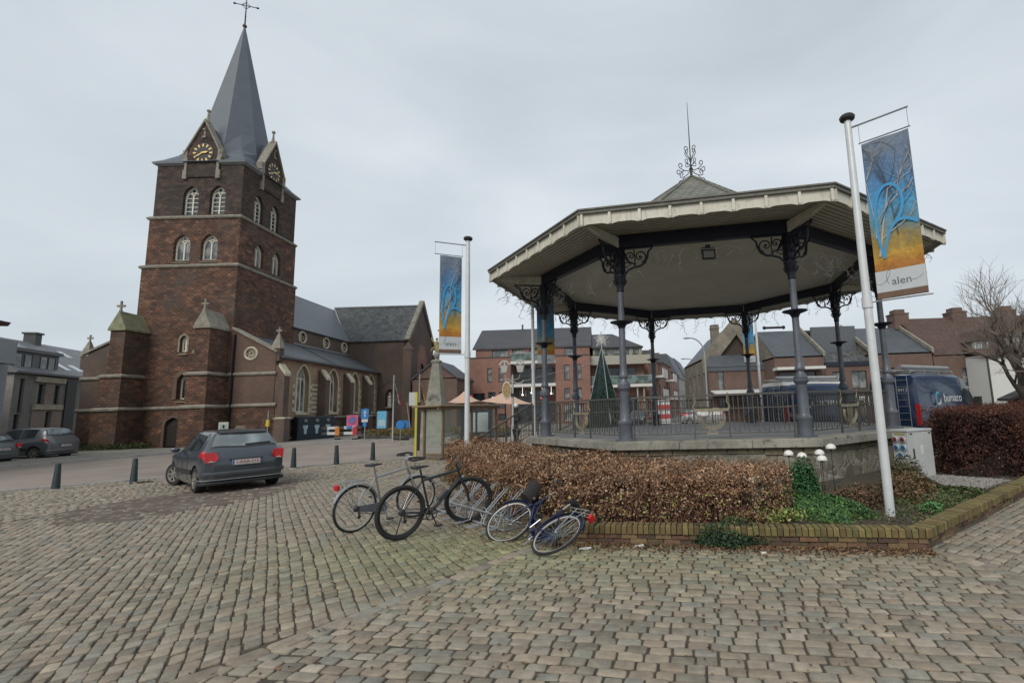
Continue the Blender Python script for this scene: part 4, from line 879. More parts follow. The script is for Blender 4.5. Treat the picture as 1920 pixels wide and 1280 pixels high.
g = MB(); g.bar((-3.75, TYm, 14.3), (TX + .1, TYm, 14.3), .22, .12); g.bar((-.1, TY0 - .3, 9.72), (-3.6, TYm - .3, 14.1), .14, .06); g.build('ridge', plain('lead_grey', (.25, .26, .27), .5), ch)
g = MB()
for sg in (-1, 1): g.bar((TX - .05, TYm + sg * 4.25, 9.65), (TX - .05, TYm, 14.75), .5, .28)
g.build('gable_coping', limestone_dk, ch)
g = MB(); g.box(TX - .35, TX + .6, TY1 - .3, TY1 + .5, 0, 8.9); g.build('corner_buttress', oldbrick, ch)
g = MB(); g.box(TX - .35, TX + .55, TY0 - .55, TY0 + .25, 0, 8.597); g.loft([[(TX - .38, TY0 - .6, 8.6), (TX + .6, TY0 - .6, 8.6), (TX + .6, TY0 + .3, 8.6), (TX - .38, TY0 + .3, 8.6)], [(TX + .05, TY0 - .15, 9.5), (TX + .1, TY0 - .15, 9.5), (TX + .1, TY0 - .1, 9.5), (TX + .05, TY0 - .1, 9.5)]]); g.build('corner_buttress', oldbrick, ch)
g = MB(); g.box(2.45, 2.57, TY0 - .1, TY0 - .003, 0, 9.5); g.build('downpipe', lead, ch); g = MB(); g.box(2.7 - 2.5, 2.7 - 2.4, -.14, -.04, .2, 7.9); g.build('downpipe', dark_metal, ch)
g = MB(); g.box(-10.35, -7.0, .56, 16, 0, 6.6); g.build('north_aisle', oldbrick, ch)
roofpoly('aisle_roof', [(-10.7, .56, 6.55), (-10.7, 16, 6.55), (-7.0, 16, 8.2), (-7.0, .56, 8.2)], .12, slate)
# ------------------------------------------------------------------ buildings round the square
def blk(parent, name, m, x0, x1, y0, y1, z0, z1, wf=(), wr=(), wl=(), T=.3):      # box with openings in front (y0), right (x1), left (x0)
    g = MB(); slab(g, ((x0, y0, 0), (1, 0, 0), (0, -1, 0)), rect(0, x1 - x0, z0, z1), [rect(a - x0, b - x0, c_, d) for a, b, c_, d in wf], T)
    slab(g, ((x1, y0 + T, 0), (0, 1, 0), (1, 0, 0)), rect(0, y1 - y0 - T, z0, z1), [rect(a - y0 - T, b - y0 - T, c_, d) for a, b, c_, d in wr], T)
    slab(g, ((x0, y0 + T, 0), (0, 1, 0), (-1, 0, 0)), rect(0, y1 - y0 - T, z0, z1), [rect(a - y0 - T, b - y0 - T, c_, d) for a, b, c_, d in wl], T)
    g.box(x0 + T, x1 - T, y1 - T, y1, z0, z1); g.box(x0 + T, x1 - T, y0 + T, y1 - T, z1 - .2, z1 - .02)
    g.box(x0 + T, x1 - T, y0 + T + .5, y0 + T + .55, z0, z1 - .25) if wf else None
    return g.build(name, m, parent)
def gable_roof(parent, x0, x1, y0, y1, ze, zr, m, axis='x', ov=.25, th=.18, name='roof', ym=None):
    g = MB()
    if axis == 'x':
        ym = (y0 + y1) / 2 if ym is None else ym; x0 -= ov; x1 += ov; s1 = (zr - ze) / (ym - y0)
        pr = [(y0 - ov, ze - ov * s1), (ym, zr), (y1 + ov, ze - ov * (zr - ze) / (y1 - ym)), (y1 + ov, ze - ov * (zr - ze) / (y1 - ym) - th), (ym, zr - th), (y0 - ov, ze - ov * s1 - th)]
        g.loft([[(x0, a, b) for a, b in pr], [(x1, a, b) for a, b in pr]])
    else:
        xm = (x0 + x1) / 2; y0 -= ov; y1 += ov; s1 = (zr - ze) / (xm - x0)
        pr = [(x0 - ov, ze - ov * s1), (xm, zr), (x1 + ov, ze - ov * s1), (x1 + ov, ze - ov * s1 - th), (xm, zr - th), (x0 - ov, ze - ov * s1 - th)]
        g.loft([[(a, y0, b) for a, b in pr], [(a, y1, b) for a, b in pr]])
    return g.build(name, m, parent)
def gable_end(parent, m, x0, x1, y0, y1, z0, zr, axis='x', name='gable_wall', ym=None):
    if axis == 'x':
        ym = (y0 + y1) / 2 if ym is None else ym
        for x in (x0, x1 - .25): g = MB(); g.loft([[(x, y0 + .01, z0), (x, y1 - .01, z0), (x, ym, zr)], [(x + .25, y0 + .01, z0), (x + .25, y1 - .01, z0), (x + .25, ym, zr)]]); o_ = g.build(name, m, parent)
    else:
        xm = (x0 + x1) / 2
        for y in (y0, y1 - .25): g = MB(); g.loft([[(x0 + .01, y, z0), (x1 - .01, y, z0), (xm, y, zr)], [(x0 + .01, y + .25, z0), (x1 - .01, y + .25, z0), (xm, y + .25, zr)]]); o_ = g.build(name, m, parent)
    return o_
frame_dk = plain('dark_window_frame', (.05, .05, .052), .5, 0, .1); frame_wh = plain('white_window_frame', (.52, .52, .50), .5, 0, .05)
def wins(parent, F, lst, fm=None, gm=None, nx=1, nz=1, off=(0, 0), **k):
    for a, b, c_, d in lst: window(parent, F, a - off[0], b - off[0], c_, d, fm or frame_dk, gm or win_grey, nx, nz, **k)
def fx(x0, y0): return ((0, y0, 0), (1, 0, 0), (0, -1, 0))
def rx(x1): return ((x1, 0, 0), (0, 1, 0), (1, 0, 0))
def balcony(parent, x0, x1, y0, y1, z, kind='glass', h=1.0, m=None):
    g = MB(); g.box(x0, x1, y0, y1, z - .35, z); b_ = g.build('balcony', m or white_trim, parent)
    if kind == 'glass':
        g = MB(); g.box(x0 + .05, x1 - .05, y0 + .05, y0 + .07, z + .08, z + h); g.build('glass_panel', glass('green_glass', (.09, .13, .12), .1), b_)
        g = MB(); g.box(x0 + .03, x1 - .03, y0 + .03, y0 + .09, z + h, z + h + .05); g.build('handrail', galv, b_)
    elif kind == 'bars':
        g = MB(); g.box(x0 + .03, x1 - .03, y0 + .03, y0 + .08, z + h, z + h + .05)
        n = int((x1 - x0) / .14)
        for i in range(n + 1): u = x0 + .05 + (x1 - x0 - .1) * i / n; g.box(u - .01, u + .01, y0 + .045, y0 + .065, z, z + h)
        g.build('handrail', frame_dk, b_)
    else:
        g = MB(); g.box(x0, x1, y0, y0 + .15, z, z + h); g.build('parapet', m or white_trim, b_)
    return b_
# red apartment building over the cafes
ap = thing('apartment_building', 'long red brick apartment building with grey tiled roof and recessed balconies over cafes', 'building', (-16.2, 58, 0))
wl_ = [(2.2, 2.75, 5.35, 6.95), (3.55, 4.1, 5.35, 6.95), (.15, 1.9, 2.9, 4.0), (2.3, 3.2, 2.2, 4.1), (3.6, 4.4, 2.2, 4.1), (3.5, 4.5, .8, 1.5)]
blk(ap, 'wall', redbrick, 0, 5.0, 0, 12, 0, 8.2, wl_); wins(ap, fx(0, 0), wl_[:2], nz=2); wins(ap, fx(0, 0), wl_[2:], gm=dark_win)
wr_ = [(11.4, 12.05, 5.3, 7.1), (13.05, 13.5, 5.3, 7.1), (11.4, 12.05, 3.0, 4.3), (13.05, 13.5, 3.0, 4.3), (11.3, 13.6, .3, 2.4)]
blk(ap, 'wall', redbrick, 10.4, 14.55, -.1, 12, 0, 8.15, wr_); wins(ap, fx(0, -.1), wr_, nz=2, gm=win_grey)
g = MB(); g.box(-.05, 5.05, -.06, 12.0, 8.2, 8.32); g.build('parapet_coping', frame_dk, ap)
g = MB(); g.box(10.35, 14.6, -.16, 12.0, 8.15, 8.27); g.build('parapet_coping', frame_dk, ap)
wt = [(2.4, 4.5, 8.35, 9.3), (4.9, 6.6, 7.75, 9.3), (7.0, 8.3, 7.75, 9.3), (11.4, 12.8, 8.35, 9.3)]
blk(ap, 'top_storey', redbrick, .4, 14.5, 1.5, 11.5, 7.7, 9.65, wt); wins(ap, fx(0, 1.5), wt, nx=2, gm=win_pale, fm=frame_dk)
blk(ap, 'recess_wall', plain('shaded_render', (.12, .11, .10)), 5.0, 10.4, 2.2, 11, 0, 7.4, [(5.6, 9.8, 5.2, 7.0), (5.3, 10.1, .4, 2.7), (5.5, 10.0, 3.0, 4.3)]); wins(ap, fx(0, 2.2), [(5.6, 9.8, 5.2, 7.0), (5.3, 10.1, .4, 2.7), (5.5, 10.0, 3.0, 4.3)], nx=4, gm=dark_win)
balcony(ap, 5.0, 10.4, -.05, 2.2, 7.72, 'glass', .9); balcony(ap, 5.0, 10.4, -.05, 2.2, 4.95, 'bars', 1.0)
gable_roof(ap, .2, 14.55, 1.5, 10.5, 9.65, 12.6, tiles_dark, ov=.15)
gable_end(ap, redbrick, .42, 14.5, 1.5, 10.5, 9.5, 12.45)
g = MB(); g.box(5.4, 5.6, 5.8, 6.0, 12.4, 13.2); g.build('flue', frame_dk, ap)
lamp_m = plain('warm_bulb', (.9, .8, .6)); t = NT('lit_bulb'); t.b.inputs['Emission Color'].default_value = (1, .85, .65, 1); t.b.inputs['Emission Strength'].default_value = 2.2; lit_bulb = t.fin((.9, .85, .75), .5)
t = NT('lit_sign'); t.b.inputs['Emission Color'].default_value = (1, .09, .03, 1); t.b.inputs['Emission Strength'].default_value = .8; lit_sign = t.fin((.7, .06, .03), .5)
for (x, z) in ((6.2, 3.7), (7.3, 3.9), (8.6, 3.55), (9.7, 3.75), (2.8, 3.5), (4.0, 3.7)):
    g = MB(); g.sphere((x, 1.2 if x > 5 else .25, z), .11, 8, 5); g.tube([(x, 1.2 if x > 5 else .25, z), (x, 1.2 if x > 5 else .25, 4.0 if x < 5 else 4.58)], .015, 4); g.build('cafe_lamp', lit_bulb, ap)
g = MB(); g.box(8.55, 9.55, -.02, .06, 3.1, 3.65); sg_ = g.build('cafe_sign', lit_sign, ap)
text('KBC', .42, plain('sign_yellow', (.9, .7, .3)), sg_, txtM(fx(0, -.02), 9.05, 3.36), ext=.01) if False else None
# corner apartment block with wrapped balconies
cb = thing('apartment_building', 'corner apartment block with pale wraparound balconies behind the conical tree', 'building', (-1.6, 59.2, 0))
wf_ = [(.6, 1.4, 8.1, 9.0), (1.8, 4.8, 7.9, 9.05), (5.3, 6.0, 8.0, 9.0)]
blk(cb, 'top_storey', plain('pale_render', (.28, .27, .23)), .3, 6.4, .8, 11, 7.6, 9.2, wf_); wins(cb, fx(0, .8), wf_, nx=2, gm=win_grey)
w2 = [(.6, 5.6, 4.7, 6.7), (.8, 5.8, .3, 3.2)]
blk(cb, 'wall', redbrick2, 0, 6.6, 1.0, 12, 0, 7.55, w2, [(2.6, 3.4, 4.9, 6.6), (5.5, 6.3, 4.9, 6.6), (2.6, 3.6, 1.2, 3.2)]); wins(cb, fx(0, 1.0), w2, nx=5, gm=dark_win); wins(cb, rx(6.6), [(2.6, 3.4, 4.9, 6.6), (5.5, 6.3, 4.9, 6.6), (2.6, 3.6, 1.2, 3.2)])
beige = plain('beige_parapet', (.33, .31, .26)); balcony(cb, -.1, 7.3, -.5, 1.0, 7.35, 'solid', .75, beige); balcony(cb, .0, 7.5, -.6, 1.0, 4.55, 'glass', 1.0, white_trim)
g = MB(); g.lathe([(.11, 0), (.11, 4.2)], 8, (5.6, -.3, 0)); g.build('pillar', concrete, cb); g = MB(); g.lathe([(.11, 0), (.11, 4.2)], 8, (6.4, -.2, 0)); g.build('pillar', concrete, cb)
g = MB(); g.add([(0, .4, 9.2), (6.6, .4, 9.2), (6.6, 12, 9.2), (0, 12, 9.2), (0.0, 3.2, 11.3), (2.8, 3.2, 11.3), (2.8, 12, 11.3), (0, 12, 11.3)], [(0, 1, 5, 4), (1, 2, 6, 5), (0, 4, 7, 3), (4, 5, 6, 7), (0, 3, 2, 1)]); g.build('roof', tiles_dark, cb)
g = MB(); g.box(5.2, 8.2, 8, 12, 7.5, 9.6); g.build('roof_box', slate, cb); g = MB(); g.lathe([(.12, 9.8), (.12, 10.6), (.2, 10.62), (.2, 10.75)], 8, (4.0, 5, 0)); g.build('flue', frame_dk, cb)
for i in range(6):
    g = MB(); g.sphere((.6 + i * 1.15 + rng.random() * .3, -.3, 8.2), .28, 7, 5, (1.3, .6, .6)); g.build('balcony_plant', plain('box_plants', (.05, .07, .03), .9, var=.5, scale=14, bump=1), cb)
# receding street terraces
def street_house(x, y, L, H, m, label, roofm=tiles_dark, pitch_=2.6, kind=0, name='street_house'):
    h = thing(name, label, 'house', (x, y, 0), -R(14.7), 'brick buildings along the left side of the street')
    op = []
    n = max(2, int(L / 3.2))
    for i in range(n):
        u = 1.0 + (L - 2.0) * (i + .5) / n
        for z in (4.2, 6.9): op.append((u - .5, u + .5, z - .9, z + .7)) if z + .9 < H else None
        op.append((u - .8, u + .8, .4, 2.5))
    blk(h, 'wall', m, -9, 0, 0, L, 0, H, (), op)
    wins(h, rx(0), op, nx=2, gm=dark_win, fm=frame_wh if kind else frame_dk)
    g = MB(); pr = [(-9.2, H), (.2, H), (-2.2, H + pitch_), (-6.8, H + pitch_)]; g.loft([[(a, -.1, b) for a, b in pr], [(a, L + .1, b) for a, b in pr]]); g.build('roof', roofm, h)
    if kind == 1:
        for z in (3.1, 5.9):
            if z < H: g = MB(); g.box(0.003, 1.3, L * .35, L * .75, z - .3, z); g.box(1.2, 1.3, L * .35, L * .75, z, z + .95); g.build('balcony', white_trim, h)
    if kind == 2:
        for u in (L * .2, L * .8): g = MB(); g.box(-6, -5, u - .5, u + .5, H + 1, H + pitch_ + 1.3); g.build('chimney', brownbrick, h)
    return h
ux, uy = math.sin(R(14.7)), math.cos(R(14.7)); bx, by = 5.6, 61.0
street_house(bx, by, 12, 7.9, redbrick2, 'orange brick street building with white balconies, nearest of the left row', kind=1, pitch_=1.6)
street_house(bx + ux * 12.2, by + uy * 12.2, 11, 8.3, redbrick, 'red brick street building second along the left row', kind=1, pitch_=.5)
street_house(bx + ux * 23.5, by + uy * 23.5, 12, 7.6, redbrick2, 'orange brick street building third along the left row', kind=0, pitch_=1.4)
street_house(bx + ux * 36, by + uy * 36, 12, 7.2, plain('far_cream_render', (.36, .35, .32)), 'pale rendered building with steep slate roof farther down the street', slate, 5.0, kind=2)
street_house(bx + ux * 49, by + uy * 49, 14, 8.0, plain('far_grey_render', (.30, .29, .27)), 'grey rendered building with slate roof at the far left end of the street', slate, 4.5, kind=2)
fh = thing('house', 'grey gabled house closing the far end of the street', 'house', (24, 132, 0), -R(14.7)); blk(fh, 'wall', plain('far_cream_render', (.36, .35, .32)), 0, 12, 0, 8, 0, 6.5, [(2, 3, 3.6, 5.2), (5, 6, 3.6, 5.2), (8, 9, 3.6, 5.2)]); wins(fh, fx(0, 0), [(2, 3, 3.6, 5.2), (5, 6, 3.6, 5.2), (8, 9, 3.6, 5.2)], fm=frame_wh); gable_roof(fh, 0, 12, 0, 8, 6.5, 10.5, slate)
# stone gabled house at the street corner
sh_ = thing('house', 'stone gabled house with broad parapet and lean-to slate roof at the street corner', 'house', (10.3, 48, 0))
stone_m = brick('old_stone', (.25, .22, .17), (.19, .17, .135), (.20, .18, .15), .5, .25, .012, .6, .8, .9, .4, .04)
blk(sh_, 'wall', stone_m, .0, 6.2, 2.0, 14, 0, 6.6, (), (), [(4, 4.8, 3.2, 5), (7, 7.8, 3.2, 5), (10, 10.8, 3.2, 5), (4, 4.8, .6, 2.4), (8, 9, .3, 2.4)])
g = MB(); F = fx(0, 1.8); slab(g, F, [(-.1, 5.0), (.9, 5.0), (.9, 5.7), (3.6, 8.9), (5.5, 5.7), (5.5, 5.0), (6.4, 5.0), (6.4, 6.75), (3.65, 10.6), (3.35, 10.6), (-.1, 6.75)], t=.4); g.build('gable_parapet', stone_m, sh_)
g = MB(); slab(g, fx(0, 2.3), [(.8, 5.4), (5.6, 5.4), (3.6, 9.0)], t=.1); g.build('gable_boarding', wood_dark, sh_)
gable_roof(sh_, 0, 6.3, 2.3, 14, 6.5, 9.9, slate, axis='y', ov=0)
g = MB(); g.box(1.3, 2.1, 3, 3.8, 7.5, 10.2); g.box(1.25, 2.15, 2.95, 3.85, 9.75, 9.9); g.build('chimney', stone_m, sh_)
wq = [(.95, 1.55, 2.9, 5.0), (.9, 1.6, .3, 2.4), (3.2, 5.0, .4, 2.5)]
blk(sh_, 'front_wall', brownbrick, .05, 6.1, 0, 2.0, 0, 5.15, wq); wins(sh_, fx(0, 0), wq, nz=2, gm=win_grey)
roofpoly('lean_to_roof', [(-.1, -.15, 5.45), (6.3, -.15, 5.45), (6.1, 1.78, 6.75), (.6, 1.78, 6.75)], .15, slate, sh_)
g = MB(); g.box(0, 6.2, -.12, -.02, 5.0, 5.38); g.build('fascia', lead, sh_)
# row of slate roofed brick houses
def rowhouse(x0, x1, label, group='slate roofed brick houses in the row behind the bandstand', wf=(), low=False, aw=None):
    h = thing('row_house', label, 'house', (x0, 45, 0), 0, group); W = x1 - x0
    if not low:
        blk(h, 'wall', brownbrick, 0, W, 0, 10, 0, 5.95, wf); wins(h, fx(0, 0), wf, nx=2, gm=dark_win)
        gable_roof(h, 0.03, W - .03, 0, 10, 6.0, 9.1, slate, ov=0, ym=5); gable_end(h, stone_m, 0, W, 0, 10, 5.8, 9.0, ym=5)
    else:
        blk(h, 'wall', brownbrick, 0, W, 0, 10, 0, 4.9, wf); wins(h, fx(0, 0), wf, nx=2, gm=win_grey)
        g = MB(); roofpoly('lower_roof', [(0, -.1, 5.3), (W, -.1, 5.3), (W, 2.2, 6.5), (0, 2.2, 6.5)], .12, slate_old, h); g.box(0, W, -.12, -.02, 4.9, 5.2); g.build('fascia', navy, h)
        g = MB(); g.box(0, W, 2.3, 2.5, 4.9, 9.0); g.build('upper_wall', plain('dark_slate_cladding', (.095, .105, .115), .6), h); gable_roof(h, .03, W - .03, 2.5, 10, 8.7, 9.1, slate, ov=0, ym=5)
    g = MB(); zz = [(-.25, 5.9), (5.0, 9.15), (5.0, 9.55), (-.25, 6.3)]; g.loft([[(W - .11, a, b) for a, b in zz], [(W + .09, a, b) for a, b in zz]]); g.build('party_parapet', limestone_dk, h)
    if aw: g = MB(); g.box(aw[0], aw[1], -1.2, .0 - .003, aw[2] - .1, aw[2] + .15); g.build('awning', white_trim, h)
    return h
r1 = rowhouse(15.9, 20.5, 'brick house with slate roof and white canopy, next to the stone gabled house', wf=[(.4, 3.8, 2.9, 4.5), (.4, 3.8, .3, 2.3)], aw=(-.2, 4.2, 4.75))
r2 = rowhouse(20.55, 24.9, 'brick house with a low lean-to roof set between two parapets', wf=[(.6, 1.6, 2.8, 4.4), (2.4, 3.8, 2.8, 4.4), (.6, 3.8, .3, 2.2)], low=True)
r3 = rowhouse(24.95, 30.6, 'brick house with wide pale slate roof beside the brown tiled house', wf=[(.8, 2.0, 3.0, 4.6), (3.2, 4.6, 3.0, 4.6), (.8, 4.6, .3, 2.3)])
g = MB(); g.tube([(1.0, 5, 9.5), (3.0, 5, 9.5)], .12, 8); g.sphere((1.0, 5, 9.5), .2, 8, 5); g.sphere((3.0, 5, 9.5), .2, 8, 5); g.build('roof_duct', dark_metal, r1)
th_ = thing('house', 'long house with brown tiled roof, brick chimneys and small dormers behind the bare tree', 'house', (30.7, 45, 0))
wb = [(2.5, 4.0, 2.6, 4.4), (2.2, 4.2, .3, 2.2), (6, 8, .3, 2.2), (16, 17.2, 2.6, 4.2), (20, 21.2, 2.6, 4.2)]
blk(th_, 'wall', brownbrick, 0, 34, 0, 10, 0, 5.6, wb); wins(th_, fx(0, 0), wb, nx=2, nz=2, fm=frame_wh)
gable_roof(th_, 0.1, 34, 0, 10, 5.7, 9.95, tiles_brown, ov=.0, ym=5)
for x in (.2, 6.2, 11.3): g = MB(); g.box(x - .75, x + .75, 4.3, 5.7, 8.8, 10.5); g.box(x - .5, x + .5, 4.5, 5.5, 10.5, 10.9); g.box(x - .8, x + .8, 4.25, 5.75, 10.35, 10.5 - .003); g.build('chimney', brownbrick, th_)
for x in (4.6, 17.5):
    g = MB(); g.box(x - .8, x + .8, .0, 2.5, 5.7, 6.9); dm = g.build('dormer', plain('dormer_grey', (.20, .20, .18)), th_)
    g = MB(); g.loft([[(x - 1.05, -.2, 6.8), (x, -.2, 7.9), (x + 1.05, -.2, 6.8)], [(x - 1.05, 2.8, 6.8), (x, 2.8, 7.9), (x + 1.05, 2.8, 6.8)]]); g.build('dormer_roof', tiles_brown, dm)
    window(dm, fx(0, 0), x - .6, x + .6, 5.9, 6.75, frame_wh, win_grey, 2, 1, d=-.03, sill=False)
g = MB(); g.box(7.0, 11.0, .3, 3.0, 5.7, 7.2); dm = g.build('flat_dormer', plain('dormer_grey', (.20, .20, .18)), th_); window(dm, fx(0, .3), 8.6, 9.8, 6.0, 7.0, frame_dk, dark_win, 2, 1, d=-.03, sill=False)
g = MB(); g.box(6.8, 11.2, .1, 3.2, 7.2, 7.4); g.build('dormer_roof', lead, dm)
wh = thing('house', 'white rendered house front with small barred window below the brown tiled roof', 'house', (33.6, 42.5, 0))
blk(wh, 'wall', plain('white_render', (.55, .55, .52), .85, var=.08), 0, 8.5, 0, 2.45, 0, 5.3, [(3.0, 4.0, 2.7, 4.1), (3, 4, .4, 2)]); wins(wh, fx(0, 0), [(3.0, 4.0, 2.7, 4.1), (3, 4, .4, 2)], nx=3, nz=4, gm=dark_win)
roofpoly('roof', [(-.2, -.3, 5.2), (8.7, -.3, 5.2), (8.7, 2.45, 6.1), (-.2, 2.45, 6.1)], .15, tiles_brown, wh)
g = MB(); g.box(-.02, .1, -.12, -.02, 0, 5.1); g.build('downpipe', frame_dk, wh)
# timber chalet at the right edge
cl_ = thing('chalet', 'dark timber market chalet with low gable roof at the right edge', 'chalet', (19.0, 22.5, 0), R(-30))
g = MB(); g.box(0, 3.4, 0, 2.4, 0, 1.75); g.build('wall', plain('brown_boards', (.11, .055, .033), .8, var=.3), cl_)
gable_roof(cl_, 0, 3.4, 0, 2.4, 1.72, 2.55, plain('dark_felt', (.03, .027, .025), .9), axis='y', ov=.35, th=.12); gable_end(cl_, plain('brown_boards', (.11, .055, .033)), 0, 3.4, 0, 2.4, 1.7, 2.4, axis='y')
# brick house behind the obelisk
bh = thing('house', 'brown brick gabled house behind the obelisk monument', 'house', (-19.8, 50, 0))
wz = [(3.6, 4.1, 2.6, 3.9), (4.5, 5.0, 2.6, 3.9)]
blk(bh, 'wall', brownbrick, 0, 4.6, 0, 6, 0, 5.4, (), [(1.2, 1.8, 2.4, 4), (2.6, 3.2, 2.4, 4), (4, 4.6, 2.4, 4)]); gable_roof(bh, 0, 4.6, 0, 6, 5.5, 7.3, tiles_dark, axis='y', ov=.15); gable_end(bh, brownbrick, 0, 4.6, 0, 6, 5.3, 7.15, axis='y')
wins(bh, rx(4.6), [(1.2, 1.8, 2.4, 4), (2.6, 3.2, 2.4, 4), (4, 4.6, 2.4, 4)])
g = MB(); g.box(4.9, 5.7, 2.0, 2.1, 2.6, 3.6); g.box(4.603, 4.9, 2.02, 2.08, 3.0, 3.1); sg_ = g.build('hanging_sign', plain('red_sign', (.35, .03, .05)), bh)
# modern grey apartment building on the left
ga = thing('apartment_building', 'modern grey brick apartment building with roof windows and long dormer at far left', 'building', (-42.6, 34.8, 0), R(18))
og = [(.6, 1.0, 2.9, 5.3), (2.3, 2.9, 3.5, 5.0), (3.9, 4.5, 3.5, 5.0), (7.1, 7.5, 1.6, 5.2), (.4, .9, .6, 2.7), (3.3, 3.8, .9, 2.9), (10, 10.6, 2.9, 5.2), (12, 12.6, 2.9, 5.2)]
blk(ga, 'wall', greybrick, -9, 0, 0, 22, 0, 5.7, (), og); wins(ga, rx(0), og, gm=dark_win)
buff = brick('pink_buff_brick', (.42, .33, .27), (.36, .28, .24), (.24, .21, .19), .22, .07, .01, .3, .7, .88, .2)
for y0, y1, z0, z1 in ((2.95, 3.85, 3.4, 5.1), (1.9, 3.25, .9, 3.0), (3.85, 4.9, .9, 3.0)): g = MB(); g.box(.003, .05, y0, y1, z0, z1); g.build('brick_panel', buff, ga)
for z in (5.15, 3.05, .45): g = MB(); g.box(.003, .12, 1.9, 4.9, z, z + .40); g.build('pale_band', limestone, ga)
g = MB(); g.box(.003, .10, 5.1, 6.2, .1, 5.4); g.build('dark_bay', plain('dark_clad', (.045, .048, .05)), ga)
g = MB(); pr = [(-9.2, 5.7), (.25, 5.7), (.25, 5.85), (-4.5, 9.0), (-9.2, 5.85)]; g.loft([[(a, -.2, b) for a, b in pr], [(a, 22.1, b) for a, b in pr]]); g.build('roof', plain('grey_roof_sheet', (.15, .155, .165), .5, var=.12, scale=1.5), ga)
g = MB(); g.box(-1.8, -.35, .0, 4.6, 5.9, 7.35); g.box(-1.9, -.2, -.1, 4.8, 7.35, 7.6); dm = g.build('dormer', plain('dormer_sheet', (.17, .175, .18)), ga)
for y in (.3, 1.2, 2.7, 3.5): window(dm, rx(-.35), y, y + .75, 6.1, 7.2, frame_dk, win_pale, 1, 1, d=-.03, sill=False)
for (y, k) in ((1.5, .72), (2.4, .72), (4.3, .72), (5.2, .72), (5.6, .15), (7.2, .15), (9.0, .15), (9.5, .62), (12.5, .3)):
    def rp(y_, k_, o_=.06): x = .25 - 4.75 * k_; z = 5.85 + 3.15 * k_ + o_; return (x, y_, z)
    g = MB(); a, b, c_, d = rp(y, k), rp(y + .7, k), rp(y + .7, k + .18), rp(y, k + .18); lo = [(p[0], p[1], p[2] - .08) for p in (a, b, c_, d)]; g.loft([lo, [a, b, c_, d]]); g.build('roof_window', plain('bright_skylight', (.50, .54, .58), .12, .3), ga)
for y in (0.2, 8.0): g = MB(); g.box(-4.9, -4.1, y, y + .7, 8.4, 9.7); g.box(-5, -4.0, y - .08, y + .78, 9.7, 9.85); g.build('chimney', frame_dk, ga)
g = MB(); g.lathe([(.12, 8.2), (.12, 8.9)], 8, (-4, 4, 0)); g.build('flue', white_trim, ga)
wb_ = thing('apartment_building', 'pale blue grey rendered building cut by the left edge with dark red eaves', 'building', (-38.9, 28.7, 0), R(18))
blk(wb_, 'wall', plain('pale_blue_render', (.33, .36, .39), .8, var=.06), -9, .6, -8, 2.9, 0, 7.4, (), [(.6, 1.8, 3.8, 5.6), (-3, -1.4, 3.8, 5.6), (.6, 1.8, .8, 2.6)]); wins(wb_, rx(.6), [(.6, 1.8, 3.8, 5.6), (-3, -1.4, 3.8, 5.6), (.6, 1.8, .8, 2.6)], gm=dark_win)
g = MB(); g.box(.6, 1.5, -7, 2.0, 5.8, 6.1); g.box(1.4, 1.5, -7, 2.0, 6.1, 7.3); g.build('balcony', plain('pale_blue_render', (.33, .36, .39)), wb_)
rb_ = thing('roof_corner_building', 'tall building outside the left edge showing only its dark red roof corner', 'building', (-26.7, 18.2, 0), R(18))
blk(rb_, 'wall', redbrick, -11, -3.2, -8, 1.5, 0, 6.5); g = MB(); pr = [(-11.5, 6.5), (-.1, 6.5), (.0, 6.68), (-5.5, 7.6), (-11.5, 6.8)]; g.loft([[(a, -8, b) for a, b in pr], [(a, 4.6, b) for a, b in pr]]); g.build('roof', plain('dark_red_roof', (.07, .03, .03), .7), rb_)
# ------------------------------------------------------------------ vehicles
def crspl(xs, ys, x):
    xs = list(xs); n = len(xs)
    if x <= xs[0]: return ys[0]
    if x >= xs[-1]: return ys[-1]
    i = max(j for j in range(n - 1) if xs[j] <= x); h = xs[i + 1] - xs[i]; t_ = (x - xs[i]) / h
    def sl(j):
        if j == 0: return (ys[1] - ys[0]) / (xs[1] - xs[0])
        if j == n - 1: return (ys[-1] - ys[-2]) / (xs[-1] - xs[-2])
        a = (ys[j] - ys[j - 1]) / (xs[j] - xs[j - 1]); b = (ys[j + 1] - ys[j]) / (xs[j + 1] - xs[j])
        return 0 if a * b <= 0 else 2 * a * b / (a + b)
    m0, m1 = sl(i), sl(i + 1)
    return (2 * t_**3 - 3 * t_**2 + 1) * ys[i] + (t_**3 - 2 * t_**2 + t_) * h * m0 + (-2 * t_**3 + 3 * t_**2) * ys[i + 1] + (t_**3 - t_**2) * h * m1
